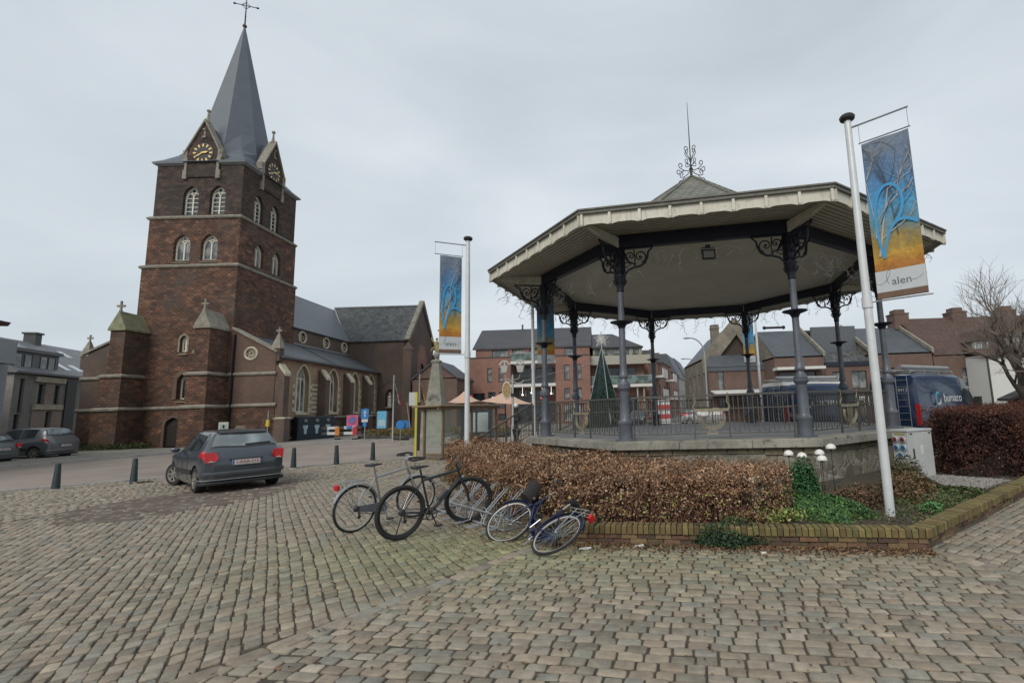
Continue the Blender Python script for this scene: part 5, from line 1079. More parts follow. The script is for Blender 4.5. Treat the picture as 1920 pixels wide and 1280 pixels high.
class Shell:
    # st rows: x, half width, z bottom, z belt, z roof, roof half width
    def __init__(s, st): s.st = st; s.xs = [r[0] for r in st]
    def sec(s, x):
        W, zb, zs, zr, wr = [crspl(s.xs, [r[k] for r in s.st], x) for k in range(1, 6)]
        h = zs - zb; d = max(zr - zs, 0.0)
        return [(0, zb), (W * .86, zb), (W * .97, zb + h * .16), (W, zb + h * .50), (W * .99, zb + h * .85), (W * .95, zs + .005), (wr + (W * .95 - wr) * .25, zs + d * .72), (wr * .90, zs + d * .96 + .004), (wr * .5, zr + .012), (0, zr + .02)]
    def pt(s, x, t_, off=0):
        P_ = s.sec(x); n = len(P_) - 1; q = min(max(t_ * n, 0), n - 1e-6); i = int(q); f = q - i
        p0 = P_[max(i - 1, 0)]; p1 = P_[i]; p2 = P_[i + 1]; p3 = P_[min(i + 2, n)]
        def cm(a, b, c_, d): return .5 * (2 * b + (c_ - a) * f + (2 * a - 5 * b + 4 * c_ - d) * f * f + (3 * b - 3 * c_ + d - a) * f**3)
        lin = i in (0,)
        y = p1[0] + (p2[0] - p1[0]) * f if lin else cm(p0[0], p1[0], p2[0], p3[0]); z = p1[1] + (p2[1] - p1[1]) * f if lin else cm(p0[1], p1[1], p2[1], p3[1])
        return Vector((x, y, z))
    def opt(s, x, t_, off, sg):
        p = s.pt(x, t_); e = .01
        a = s.pt(x + e, t_) - s.pt(x - e, t_); b = s.pt(x, min(t_ + e, 1)) - s.pt(x, t_ - e); n = a.cross(b)
        if n.length > 0: n.normalize()
        if n.dot(Vector((0, p.y, p.z - .6))) < 0: n = -n
        p = p + n * off; return Vector((p.x, p.y * sg, p.z))
    def body(s, name, m, parent, nx=64, nt_=36, x0=None, x1=None):
        g = MB(); xs = np.linspace(s.xs[0], s.xs[-1], nx); rings = []
        for x in xs:
            h = [s.pt(x, k / nt_) for k in range(nt_ + 1)]
            rings.append([tuple(p) for p in h] + [(p.x, -p.y, p.z) for p in h[-2:0:-1]])
        g.loft(rings); return g, name
    def patch(s, poly, off=.012, sg=1, nu=10, nv=8):     # quad patch from 4 corners in (x,t) space, bilinear
        g = MB(); rows = []
        for j in range(nv + 1):
            r_ = []
            for i in range(nu + 1):
                u, v = i / nu, j / nv
                x = (poly[0][0] * (1 - u) + poly[1][0] * u) * (1 - v) + (poly[3][0] * (1 - u) + poly[2][0] * u) * v
                t_ = (poly[0][1] * (1 - u) + poly[1][1] * u) * (1 - v) + (poly[3][1] * (1 - u) + poly[2][1] * u) * v
                r_.append(tuple(s.opt(x, t_, off, sg)))
            rows.append(r_)
        g.loft(rows, closed=False, caps=False); return g
def carpaint(name, c, rough=.28, metal=.35):
    t = NT(name); f = t.noise(60, 2); col = t.ramp(f, [(.3, lerp(c, .9)), (.7, lerp(c, 1.1))]); dirt = t.noise(3, 5)
    t.b.inputs['Coat Weight'].default_value = .5; t.b.inputs['Coat Roughness'].default_value = .08
    sp = t.new('SeparateXYZ'); t.link(t.tc.outputs['Object'], sp.inputs[0])
    low = t.ramp(t.math('ADD', sp.outputs[2], t.math('MULTIPLY', dirt, .4)), [(.35, (.55, .55, .55)), (.75, (0, 0, 0))])
    col = t.mix(low, col, (.14, .125, .105)); return t.fin(col, rough, metal)
tail_red = plain('tail_light_red', (.45, .015, .02), .2, 0, .15, 20); tail_clear = plain('tail_light_clear', (.5, .42, .40), .2, 0, .1)
car_glass = glass('car_glass', (.035, .045, .05), .05); plate_m = plain('number_plate', (.50, .48, .46), .5, 0, .05); plate_t = plain('plate_red', (.28, .03, .04), .5)
alloy = plain('alloy_wheel', (.30, .29, .25), .4, .5, .2); head_m = plain('headlight', (.42, .45, .47), .15, .3, .1)
rear_glass = glass('sky_pale_rear_glass', (.23, .27, .29), .06)  # pale base colour paints the sky's reflection into the glass
def wheel(parent, x, y, r, w_, steer=0, spokes=7):
    sg = 1 if y > 0 else -1; Mx = Matrix.Translation((x, y, r)) @ Matrix.Rotation(steer, 4, 'Z') @ Matrix.Rotation(-sg * PI / 2, 4, 'X')
    g = MB(); g.lathe([(r * .66, -w_ / 2), (r * .95, -w_ / 2), (r, -w_ / 2 + .03), (r, w_ / 2 - .03), (r * .95, w_ / 2), (r * .68, w_ / 2 + .003), (r * .64, w_ / 2 - .03)], 28, M=Mx); wh_ = g.build('wheel', rubber, parent, True)
    g = MB(); g.lathe([(r * .655, w_ / 2 - .05), (r * .665, w_ / 2 + .006), (r * .62, w_ / 2 + .002), (r * .58, w_ / 2 - .04), (.01, w_ / 2 - .05)], 24, M=Mx)
    for i in range(spokes):
        a = i * 2 * PI / spokes; d = Vector((math.cos(a), math.sin(a), 0)); n_ = Vector((-d.y, d.x, 0)); z_ = w_ / 2
        q = [Mx @ (d * .03 - n_ * .03 + Vector((0, 0, z_ - .01))), Mx @ (d * r * .62 - n_ * .022 + Vector((0, 0, z_))), Mx @ (d * r * .62 + n_ * .022 + Vector((0, 0, z_))), Mx @ (d * .03 + n_ * .03 + Vector((0, 0, z_ - .01)))]
        q2 = [p - (Mx.to_3x3() @ Vector((0, 0, .03))) for p in q]; g.loft([[tuple(p) for p in q2], [tuple(p) for p in q]])
    g.lathe([(.05, w_ / 2 - .02), (.045, w_ / 2 + .012), (.01, w_ / 2 + .015)], 10, M=Mx); g.build('rim', alloy, wh_)
def cutarches(body_o, wheels, r, y0=.45):
    par = body_o.parent; body_o.parent = None
    for (x, sg) in wheels:
        g = MB(); Mx = Matrix.Translation((x, sg * (y0 + .4), r)) @ Matrix.Rotation(PI / 2, 4, 'X'); g.lathe([(r + .055, -.45), (r + .055, .45)], 32, M=Mx); cu = g.build('cutter', None, None)
        md = body_o.modifiers.new('b', 'BOOLEAN'); md.operation = 'DIFFERENCE'; md.object = cu; md.solver = 'EXACT'
    bpy.context.view_layer.update(); dg = bpy.context.evaluated_depsgraph_get(); dg.update(); ev = body_o.evaluated_get(dg); me = bpy.data.meshes.new_from_object(ev)
    cs = [m_.object for m_ in body_o.modifiers]; body_o.modifiers.clear(); old = body_o.data; body_o.data = me
    if len(me.materials) == 0: me.materials.append(old.materials[0])
    for c_ in cs: bpy.data.objects.remove(c_)
    body_o.parent = par
    for p in me.polygons: p.use_smooth = True
    try: me.set_sharp_from_angle(angle=R(35))
    except Exception: pass
HATCH = [(-.66, .66, .34, .70, .74, .56), (-.64, .76, .27, .80, .86, .60), (-.58, .82, .24, .90, .965, .62), (-.46, .85, .22, .94, 1.10, .61), (-.30, .865, .20, .95, 1.345, .59), (-.16, .872, .19, .95, 1.435, .58), (.15, .876, .17, .935, 1.462, .59), (.8, .876, .16, .91, 1.475, .60), (1.35, .874, .16, .89, 1.455, .60), (1.75, .87, .17, .88, 1.35, .60), (2.25, .865, .17, .87, 1.06, .62), (2.55, .855, .17, .86, .93, .64), (3.0, .83, .19, .79, .845, .60), (3.25, .76, .22, .68, .73, .56), (3.42, .60, .28, .56, .60, .45)]
def car(name, label, cat, loc, ang, paint, shell=HATCH, wb=2.54, r=.305, detail=True, steer=0, plate='1-KAR-215', group=None, suv=False, s_=1.0, spoiler=True):
    c_ = thing(name, label, cat, loc, ang, group); S = Shell([tuple([a[0]] + [v * (s_ if k else 1) for k, v in enumerate(a[1:])]) for a in shell]) if s_ != 1 else Shell(shell)
    g, _ = S.body('body', paint, c_); bo = g.build('body', paint, c_, True)
    if detail: cutarches(bo, [(0, 1), (0, -1), (wb, 1), (wb, -1)], r)
    for x in (0, wb):
        for sg in (1, -1): wheel(c_, x, sg * .765, r, .195, steer if x else 0)
    X = shell[0][0]
    # glass
    def T(i): return i / 9
    rear = [(-.50, T(9)), (-.06, T(9)), (-.06, T(6.95)), (-.47, T(6.1))]
    xr0, xr1 = (-.47, -.06) if not suv else (-.42, .0)
    g = MB()
    for sg in (1, -1):
        q = S.patch([(-.53, 1.0), (-.20, 1.0), (-.22, T(6.75)), (-.46, T(5.75))], .006, sg, 10, 10); g.add(q.v, q.f)
    g.build('window_surround', black_plastic, c_, True)
    for nm, poly, both in (('rear_window', [(-.50, 1.0), (-.225, 1.0), (-.245, T(6.95)), (-.44, T(6.0))], True), ('windscreen', [(2.38, 1.0), (1.62, 1.0), (1.62, T(6.95)), (2.42, T(6.15))], True)):
        g = MB()
        for sg in (1, -1):
            q = S.patch(poly, .011, sg, 10, 10); g.add(q.v, q.f)
        g.build(nm, rear_glass if nm == 'rear_window' else car_glass, c_, True)
    for sg in (1, -1):
        for poly in ([(.10, T(5.25)), (.78, T(5.2)), (.80, T(6.75)), (.05, T(6.55))], [(.84, T(5.2)), (1.95, T(5.2)), (1.55, T(6.65)), (.86, T(6.75))]):
            q = S.patch(poly, .007, sg, 8, 6); q.build('side_window', car_glass, c_, True)
        # tail light: wraps round the rear corner
        q = S.patch([(-.655, T(3.9)), (-.28, T(4.25)), (-.31, T(5.2)), (-.60, T(5.25))] if not suv else [(-.66, T(4.2)), (-.30, T(4.4)), (-.32, T(5.1)), (-.62, T(5.1))], .014, sg, 10, 6); tl = q.build('tail_light', tail_red, c_, True)
        if not suv:
            o5 = [(-.680, .55, .83), (-.680, .62, .735), (-.668, .80, .73), (-.625, .825, .955), (-.630, .62, .965)]; g = MB(); g.loft([[(x_ + .1, y_ * sg, z_) for x_, y_, z_ in o5], [(x_, y_ * sg, z_) for x_, y_, z_ in o5]]); g.build('rear_lens', tail_red, tl)
            g = MB(); g.loft([[(-.665, y_ * sg, z_) for y_, z_ in ((.62, .745), (.66, .738), (.77, .738), (.71, .775))], [(-.689, y_ * sg, z_) for y_, z_ in ((.62, .745), (.66, .738), (.77, .738), (.71, .775))]]); g.build('clear_lens', tail_clear, tl)
        q = S.patch([(-.645, T(3.65)), (-.50, T(3.9)), (-.50, T(4.2)), (-.63, T(4.1))], .020, sg, 5, 3); q.build('reversing_lens', tail_clear, tl, True) if suv else None
        q = S.patch([(shell[-3][0] - .05, T(4.6)), (shell[-2][0] + .02, T(4.4)), (shell[-2][0] - .05, T(5.2)), (shell[-3][0] + .0, T(5.3))], .012, sg, 6, 4); q.build('headlight', head_m, c_, True)
        g = MB(); g.sphere((1.98, sg * (.93), .98), .11, 8, 6, (.55, .9, .65)); g.build('mirror', paint, c_, True)
        if detail:
            q = S.patch([(.34, T(2.55)), (wb - .4, T(2.55)), (wb - .4, T(2.95)), (.34, T(2.95))], .014, sg, 8, 2); q.build('side_strip', black_plastic, c_, True)
            g = MB(); p = S.opt(.95, T(4.55), .02, sg); g.bar(tuple(p), tuple(S.opt(1.12, T(4.55), .02, sg)), .02, .03); g.build('door_handle', paint, c_)
            for x_ in (.80, 1.98):
                g = MB(); g.tube([S.opt(x_, T(k), .003, sg) for k in (1.9, 2.5, 3, 3.5, 4, 4.5, 5)], .004, 4); g.build('door_gap', black_plastic, c_)
    zp = .70 * s_
    g = MB(); g.box(X - .035, X - .02, -.29, .29, zp - .06, zp + .06); pl_ = g.build('number_plate', plate_m, c_)
    g = MB(); g.box(X - .0375, X - .0355, .25, .285, zp - .055, zp + .055); g.build('plate_band', plain('plate_blue', (.03, .08, .3)), pl_)
    if detail: text(plate, .105, plate_t, pl_, txtM(((X - .036, 0, 0), (0, -1, 0), (-1, 0, 0)), .0 + .02, zp), ext=.001)
    g = MB(); g.box(X - .03, X + .14, -.34, .34, zp + .055, zp + .085)
    g.build('trim', black_plastic, c_)
    if detail:
        for (z0_, z1_, o_, mm, nm) in ((.40, .50, .02, paint, 'bumper'), (.30, .322, .03, plain('dull_strip', (.20, .21, .22), .4, .2), 'bumper_strip'), (.20, .27, .012, black_plastic, 'bumper_skirt')):
            g = MB(); prf = []
            for y in (-.88, -.87, -.80, -.6, -.3, 0, .3, .6, .80, .87, .88):
                xx = X - o_ + (.42 if abs(y) > .875 else (.14 if abs(y) > .86 else (.06 if abs(y) > .7 else .012 * (abs(y) > .5)))); prf.append((xx, y))
            g.loft([[(x_, y, z0_) for x_, y in prf] + [(x_ + .12, y * .93, z0_) for x_, y in prf[::-1]], [(x_ - .012, y, (z0_ + z1_) / 2) for x_, y in prf] + [(x_ + .12, y * .93, (z0_ + z1_) / 2) for x_, y in prf[::-1]], [(x_, y, z1_) for x_, y in prf] + [(x_ + .12, y * .93, z1_) for x_, y in prf[::-1]]]); g.build(nm, mm, c_, True)
    if spoiler:
        g = MB(); g.loft([[(-.30, -.50, 1.39), (-.34, 0, 1.40), (-.30, .50, 1.39), (-.08, .52, 1.455), (-.08, -.52, 1.455)], [(-.29, -.50, 1.42), (-.33, 0, 1.435), (-.29, .50, 1.42), (-.06, .52, 1.475), (-.06, -.52, 1.475)]]); g.build('spoiler', black_plastic, c_)
        g = MB(); p0 = S.opt(-.48, 1.0, .03, 1); p1 = S.opt(-.44, T(7.0), .03, -1); g.bar(tuple(p0), tuple(p1), .02, .035); g.build('wiper', black_plastic, c_)
    return c_
dark_grey = carpaint('dark_grey_paint', (.060, .072, .088), .26)
car('hatchback', 'dark blue grey hatchback seen from behind, parked on the cobbles by the bollards', 'car', (-9.50, 12.74, .0), R(140.5), dark_grey, steer=.42)
SUVS = [(x, W * 1.03, zb + .06, zs * 1.12, zr * 1.13, wr * 1.05) for x, W, zb, zs, zr, wr in HATCH]
SUVS = [(x * 1.08 if x > 0 else x * 1.1, *rest) for x, *rest in SUVS]
grey2 = carpaint('silver_grey_paint', (.13, .14, .145), .3); grey3 = carpaint('slate_grey_paint', (.10, .115, .12), .3)
car('suv', 'grey sport utility car parked in front of the church beside the grass', 'car', (-30.5, 27.0, 0), R(184), grey2, SUVS, wb=2.72, r=.34, detail=True, suv=True, plate='1-TKD-608')
car('sedan', 'dark grey car cut off by the left edge, beside the sport utility car', 'car', (-30.3, 24.1, 0), R(186), grey3, HATCH, wb=2.6, detail=True, plate='1-SWF-349')
GP = 'parked cars far across the road behind the bandstand'
car('hatchback', 'black car with pale windows seen through the front railing', 'car', (3.4, 44, 0), R(250), carpaint('black_paint', (.02, .022, .026)), detail=False, group=GP)
car('hatchback', 'red car seen through the front railing next to the street', 'car', (8.0, 46, 0), R(82), carpaint('red_paint', (.32, .02, .03)), detail=False, group=GP)
car('hatchback', 'white car seen through the front railing behind the gilded lyre', 'car', (10.2, 44.5, 0), R(170), carpaint('white_car_paint', (.25, .25, .26), .4, .1), detail=False, group=GP)
car('hatchback', 'dark green car farther down the street beside a brick house', 'car', (11.6, 58, 0), R(75), carpaint('green_paint', (.03, .05, .04)), detail=False, group=GP)
# vans
VAN = [(-.95, .86, .50, 1.05, 2.30, .74), (-.93, .93, .40, 1.15, 2.46, .80), (-.85, .965, .36, 1.2, 2.55, .83), (-.4, .98, .34, 1.25, 2.60, .85), (1.0, .985, .34, 1.28, 2.62, .86), (2.4, .985, .34, 1.28, 2.60, .85), (3.0, .98, .34, 1.27, 2.50, .82), (3.45, .97, .35, 1.25, 2.10, .80), (3.95, .96, .36, 1.22, 1.52, .80), (4.3, .93, .38, 1.12, 1.26, .76), (4.65, .86, .40, .98, 1.04, .70), (4.78, .72, .45, .80, .85, .60)]
navyp = carpaint('navy_van_paint', (.008, .026, .072), .3, .05)
def van(label, loc, ang, roofwhite=False, logo=True):
    v_ = thing('van', label, 'van', loc, ang, 'navy vans parked behind the bandstand'); S = Shell(VAN); g, _ = S.body('body', navyp, v_); bo = g.build('body', navyp, v_, True); cutarches(bo, [(0, 1), (0, -1), (3.45, 1), (3.45, -1)], .34, .55)
    for x in (0, 3.45):
        for sg in (1, -1): wheel(v_, x, sg * .85, .34, .22)
    T = lambda i: i / 9
    for sg in (1, -1):
        q = S.patch([(2.55, T(5.2)), (3.85, T(5.15)), (3.35, T(6.6)), (2.58, T(6.8))], .008, sg, 8, 6); q.build('side_window', car_glass, v_, True)
        g = MB(); g.box(-.965, -.90, *sorted((sg * .80, sg * .955)), .75, 1.50); g.build('tail_light', tail_red, v_)
        g = MB(); g.tube([S.opt(x, T(5.9), .004, sg) for x in (-.6, .5, 1.5, 2.4)], .008, 4); g.tube([S.opt(x, T(3.1), .004, sg) for x in (-.6, .5, 1.5, 2.4)], .010, 4); g.build('body_crease', plain('navy_crease', (.05, .08, .14), .3), v_)
        g = MB(); g.box(3.3, 3.5, *sorted((sg * .99, sg * 1.2)), 1.35, 1.7); g.build('mirror', black_plastic, v_)
    g = MB()
    for sg in (1, -1):
        q = S.patch([(4.0, 1.0), (3.05, 1.0), (3.1, T(7.0)), (3.98, T(6.3))], .008, sg, 8, 8); g.add(q.v, q.f)
    g.build('windscreen', car_glass, v_, True)
    g = MB()
    for y in (-.06, .10): g.tube([(-.98, y * 1 - .5 if 0 else y, .6), (-.98, y, 2.3)], .012, 5)
    for i in range(8): g.tube([(-.98, -.62, .7 + i * .24), (-.98, -.22, .7 + i * .24)], .012, 5)
    g.tube([(-.98, -.62, .55), (-.98, -.62, 2.5)], .016, 5); g.tube([(-.98, -.22, .55), (-.98, -.22, 2.5)], .016, 5); g.build('ladder', galv, v_)
    FB = ((-.955, 0, 0), (0, -1, 0), (-1, 0, 0)); g = MB(); fbox(g, FB, -.004, .004, .5, 2.35, .002, .01); g.build('door_gap', black_plastic, v_)
    text('0412', .17, plain('white_lettering', (.55, .57, .58)), v_, txtM(FB, -.02 + .45, 2.02, .022), ext=.002)
    g = MB()
    for y in (-.62, .62): g.bar((-.9, y, 2.75), (2.6, y, 2.75), .05)
    for x in (-.8, .3, 1.4, 2.5): g.bar((x, -.66, 2.72), (x, .66, 2.72), .05); g.bar((x, -.66, 2.60), (x, -.66, 2.74), .04); g.bar((x, .66, 2.60), (x, .66, 2.74), .04)
    rk = g.build('roof_rack', galv, v_); g = MB(); g.tube([(-1.0, -.42, 2.87), (2.7, -.42, 2.87)], .09, 12); g.build('pipe_tube', plain('grey_tube', (.33, .33, .33), .4, .3), rk)
    g = MB(); g.box(-.9, 1.9, .2, .55, 2.78, 2.84); g.build('plank', plain('pale_plank', (.4, .36, .3)), rk)
    if roofwhite: g = MB(); g.loft([[(-.9, -.8, 2.5), (2.9, -.8, 2.45), (2.9, .8, 2.45), (-.9, .8, 2.5)], [(-.85, -.7, 2.68), (2.8, -.7, 2.64), (2.8, .7, 2.64), (-.85, .7, 2.68)]]); g.build('white_roof', white_trim, v_)
    FS = ((0, -.985, 0), (1, 0, 0), (0, -1, 0)) ; lg = MB()
    wl2 = plain('white_lettering', (.55, .57, .58)); FSd = ((0, -1.0, 0), (1, 0, 0), (0, -1, 0))
    text('bumaco', .46, wl2, v_, txtM(FSd, 1.5, 1.68, .004), name='lettering', ext=.003)
    text('Bouwmaterialen', .13, wl2, v_, txtM(FSd, 1.7, 1.0, .004), ext=.002) if False else None
    lb = plain('logo_blue', (.05, .35, .5), .4)
    for k, (cc, a0_, a1_) in enumerate(((lb, .6, 4.2), (wl2, 3.9, 6.4))):
        g = MB(); pts = []
        for i in range(13):
            a = a0_ + (a1_ - a0_) * i / 12; w0 = .045 * math.sin(PI * i / 12) + .006; pts.append((a, w0))
        vs = [P3(FSd, .36 + (.24 + sgn * w0) * math.cos(a) * .75, 1.68 + (.22 + sgn * w0) * math.sin(a), .006 + .002 * k) for a, w0 in pts for sgn in (-1, 1)]
        g.add(vs, [(2 * i, 2 * i + 1, 2 * i + 3, 2 * i + 2) for i in range(12)]); g.build('logo_swirl', cc, v_)
    return v_
va = R(32); hx, hy = math.cos(va), math.sin(va)
van('navy panel van with roof rack, ladder and white bumaco lettering beside the dark red hedge', (11.3 - hy * 1.0 + hx * .95, 17.5 + hy * .95 + hx * 1.0, 0), va)
van('navy van with white roof parked behind the right back railing, farther from the hedge', (9.0, 24.0, 0), R(20), True)
# ------------------------------------------------------------------ planting bed
def cblocks(name, blocks, mat, parent=None):      # blocks: (8 corners bottom4+top4, colour)
    g = MB(); cols = []
    for b, col in blocks:
        b = [Vector(p) for p in b]; cb_, ct = b[:4], b[4:]; ctr = sum(ct, Vector()) / 4
        sh_ = [ctr + (p - ctr) * .88 + Vector((0, 0, 0)) for p in ct]; lowt = [p - Vector((0, 0, .008)) for p in ct]
        g.loft([[tuple(p) for p in cb_], [tuple(p) for p in lowt], [tuple(p) for p in sh_]]); cols += [col] * 12
    me = bpy.data.meshes.new(name); me.from_pydata(g.v, [], g.f); me.update()
    a = me.color_attributes.new('Col', 'FLOAT_COLOR', 'POINT'); a.data.foreach_set('color', np.array([(*c_, 1) for c_ in cols], np.float32).ravel())
    bm = bmesh.new(); bm.from_mesh(me); bmesh.ops.recalc_face_normals(bm, faces=bm.faces); bm.to_mesh(me); bm.free()
    return link(name, me, mat, parent)
C_ = (11.2, 11.75); D_ = (-4.2, 13.0)
border = thing('flower_bed_border', 'low mossy brick border with upright top bricks round the planting bed', 'border', (0, 0, 0))
bl = {0: [], 1: [], 2: []}
for (a, b) in ((D_, A_), (A_, B_), (B_, C_)):
    a = Vector((*a, 0)); b = Vector((*b, 0)); d = b - a; L = d.length; d.normalize(); n = Vector((-d.y, d.x, 0))       # inward = left of travel
    for row, (z0, z1, ln, w0, w1) in enumerate(((-.02, .058, .215, .025, .20), (.064, .122, .215, .015, .20), (.126, .225, .070, -.012, .20))):
        q = -.1 * (row == 1)
        while q < L - .01:
            l2 = min(ln * (1 + rng.normal() * .02), L - q); q0 = max(q, 0) + .004; q1 = q + l2 - .006
            if q1 > q0 + .01:
                j = rng.normal(0, .005, 3); o0 = w0 + j[0]
                c0 = a + d * q0; c1 = a + d * q1; k = rng.random(); u = c0.lerp(c1, .5)
                base = np.array([(.13, .075, .05), (.17, .10, .06), (.11, .085, .05), (.19, .13, .07), (.09, .06, .045)][rng.integers(0, 5)])
                if row == 2: base = base * .6 + np.array((.13, .125, .035)) * (.25 + .55 * (rng.random() if u.x > .8 else rng.random() * .35))
                dz = j[1]
                bl[row].append(([c0 + n * o0 + Vector((0, 0, z0)), c1 + n * o0 + Vector((0, 0, z0)), c1 + n * w1 + Vector((0, 0, z0)), c0 + n * w1 + Vector((0, 0, z0)), c0 + n * o0 + Vector((0, 0, z1 + dz)), c1 + n * o0 + Vector((0, 0, z1 + dz)), c1 + n * w1 + Vector((0, 0, z1 + dz)), c0 + n * w1 + Vector((0, 0, z1 + dz))], tuple(base)))
            q += l2
bm_ = vcol('border_brick', .9, True, .6, bscale=40)
cblocks('lower_bricks', bl[0] + bl[1], bm_, border); cblocks('top_bricks', bl[2], bm_, border)
g = MB(); g.loft([[(x, y, -.015) for x, y in (A_, B_, C_)] + [(9, 13.5, -.015), (-4.7, 13.6, -.015)], [(x, y, .10) for x, y in ((A_[0] + .10, A_[1] + .08), (B_[0] + .02, B_[1] + .12), (C_[0], C_[1] + .1))] + [(9, 13.5, .10), (-4.6, 13.6, .10)]]); struct(g.build('soil', m_soil))
def leafmesh(name, P, size, cols, normals=None, jitter=1.0, mat=None, asp=.55, parent=None, bend=True):
    n = len(P); N_ = rng.normal(0, 1, (n, 3)); 
    if normals is not None: N_ = N_ * jitter + normals
    N_ /= np.linalg.norm(N_, axis=1, keepdims=True) + 1e-9
    T_ = rng.normal(0, 1, (n, 3)); T_ -= (T_ * N_).sum(1, keepdims=True) * N_; T_ /= np.linalg.norm(T_, axis=1, keepdims=True) + 1e-9
    B_2 = np.cross(N_, T_); s_ = (size * (1 + rng.normal(0, .25, n)))[:, None]
    # 6-vert folded leaf: tip, two sides, base, mid ridge
    v = np.stack([P - T_ * s_ * .5, P + B_2 * s_ * asp * .5 + N_ * s_ * .12 - T_ * s_ * .05, P + T_ * s_ * .5 - N_ * s_ * .15, P - B_2 * s_ * asp * .5 + N_ * s_ * .12 - T_ * s_ * .05], 1).reshape(-1, 3)
    me = bpy.data.meshes.new(name); me.vertices.add(4 * n); me.vertices.foreach_set('co', v.astype(np.float32).ravel())
    idx = (np.array([(0, 1, 2), (0, 2, 3)])[None] + (np.arange(n) * 4)[:, None, None]).reshape(-1)
    me.loops.add(6 * n); me.loops.foreach_set('vertex_index', idx.astype(np.int32)); me.polygons.add(2 * n)
    me.polygons.foreach_set('loop_start', np.arange(0, 6 * n, 3, dtype=np.int32)); me.polygons.foreach_set('loop_total', np.full(2 * n, 3, np.int32)); me.update(calc_edges=True)
    a = me.color_attributes.new('Col', 'FLOAT_COLOR', 'POINT'); c4 = np.concatenate([np.clip(cols, .01, .9), np.ones((n, 1))], 1); a.data.foreach_set('color', np.repeat(c4, 4, 0).astype(np.float32).ravel())
    return link(name, me, mat or vcol('leaf', .75, None, 0, spec=.25), parent)
def pick(pal, n, var=.15): p = np.array(pal)[rng.integers(0, len(pal), n)]; return p * (1 + rng.normal(0, var, (n, 1)))
def pathpts(path, n):
    path = [np.array(p, float) for p in path]; ls = [np.linalg.norm(path[i + 1] - path[i]) for i in range(len(path) - 1)]; tot = sum(ls)
    s_ = rng.random(n) * tot; P = np.zeros((n, 2)); D = np.zeros((n, 2)); acc = 0
    for i, l in enumerate(ls):
        m = (s_ >= acc) & (s_ <= acc + l); f = (s_[m] - acc)[:, None] / l; P[m] = path[i] * (1 - f) + path[i + 1] * f; D[m] = (path[i + 1] - path[i]) / l; acc += l
    return P, D
def bumpy(P, sc): return (np.sin(P[:, 0] * 4.1 * sc + P[:, 2] * 3) + np.sin(P[:, 1] * 5.3 * sc + 1.3 + P[:, 2] * 2) + np.sin((P[:, 0] + P[:, 1]) * 8.7 * sc + 2)) / 3
def chaikin(p, k=3):
    p = [np.array(q, float) for q in p]
    for _ in range(k):
        o = [p[0]]
        for i in range(len(p) - 1): o += [p[i] * .75 + p[i + 1] * .25, p[i] * .25 + p[i + 1] * .75]
        p = o + [p[-1]]
    return [tuple(q) for q in p]
def hedge(path, hw, h, ncl, per, size, pal, z0=.12, amp=.08, clr=.06, lowpal=None, lowfrac=0, name='foliage', parent=None, endcap=True, sq=.55):
    P2, D = pathpts(path, ncl); ph = rng.uniform(-1.62, 1.62, ncl); side = np.sign(np.sin(ph)) * np.abs(np.sin(ph)) ** sq; up_ = np.abs(np.cos(ph)) ** sq * np.sign(np.cos(ph))
    low = rng.random(ncl) < .42; side = np.where(low, np.sign(side), side); zz = np.where(low, rng.random(ncl) ** .8 * .9, np.maximum(up_, .0))
    off = np.stack([-D[:, 1], D[:, 0]], 1) * (side * hw)[:, None]
    # rounded ends
    nend = ncl // 7; e_i = rng.integers(0, 2, nend); ea = rng.uniform(-PI / 2, PI / 2, nend)
    pth = [np.array(p, float) for p in path]
    for k in range(nend):
        p, q = (pth[0], pth[1]) if e_i[k] == 0 else (pth[-1], pth[-2]); d = (p - q) / np.linalg.norm(p - q); nn = np.array([-d[1], d[0]]); rr = hw if rng.random() < .6 else hw * rng.random() ** .5
        P2[k] = p; off[k] = d * rr * math.cos(ea[k]) + nn * rr * math.sin(ea[k]); zz[k] = rng.random() if rr == hw else 1
    hx_ = h(P2[:, 0]) if callable(h) else h
    X = np.concatenate([P2 + off, (z0 + zz * hx_)[:, None]], 1); h = float(np.mean(hx_)); nrm = np.concatenate([off / hw, np.where(zz > .85, 1.2, .3)[:, None]], 1)
    X += nrm / (np.linalg.norm(nrm, axis=1, keepdims=True) + 1e-9) * (amp * bumpy(X, 1) + amp * .5 * bumpy(X * 2.3, 1) + rng.normal(0, amp * .25, ncl))[:, None]
    Q = np.repeat(X, per, 0) + rng.normal(0, clr, (ncl * per, 3)); NN = np.repeat(nrm, per, 0); Q[:, 2] = np.maximum(Q[:, 2], z0)
    cc = np.repeat(pick(pal, ncl, .18), per, 0) * (1 + rng.normal(0, .16, (ncl * per, 1)))
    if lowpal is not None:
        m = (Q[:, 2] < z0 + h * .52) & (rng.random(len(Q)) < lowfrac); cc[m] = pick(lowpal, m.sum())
    return leafmesh(name, Q, size, cc, NN, .9, parent=parent)
def core(path, hw, h, m, z0=.1, parent=None, name='dark_interior'):
    g = MB()
    for i in range(len(path) - 1):
        a = Vector((*path[i], 0)); b = Vector((*path[i + 1], 0)); d = (b - a).normalized(); n = Vector((-d.y, d.x, 0)); a = a - d * hw * .35; b = b + d * hw * .35
        def rg(p): return [tuple(p + n * w_ * hw + Vector((0, 0, z))) for w_, z in ((-1, z0), (-1, h * .75), (-.75, h), (.75, h), (1, h * .75), (1, z0))]
        g.loft([rg(a), rg(b)])
    return g.build(name, m, parent)
core_m = plain('hedge_interior_dark', (.045, .026, .018), .95, var=.5, scale=25, bump=1)
hg = thing('hedge', 'long low brown dried flowering hedge in front of the bandstand', 'hedge', (0, 0, 0))
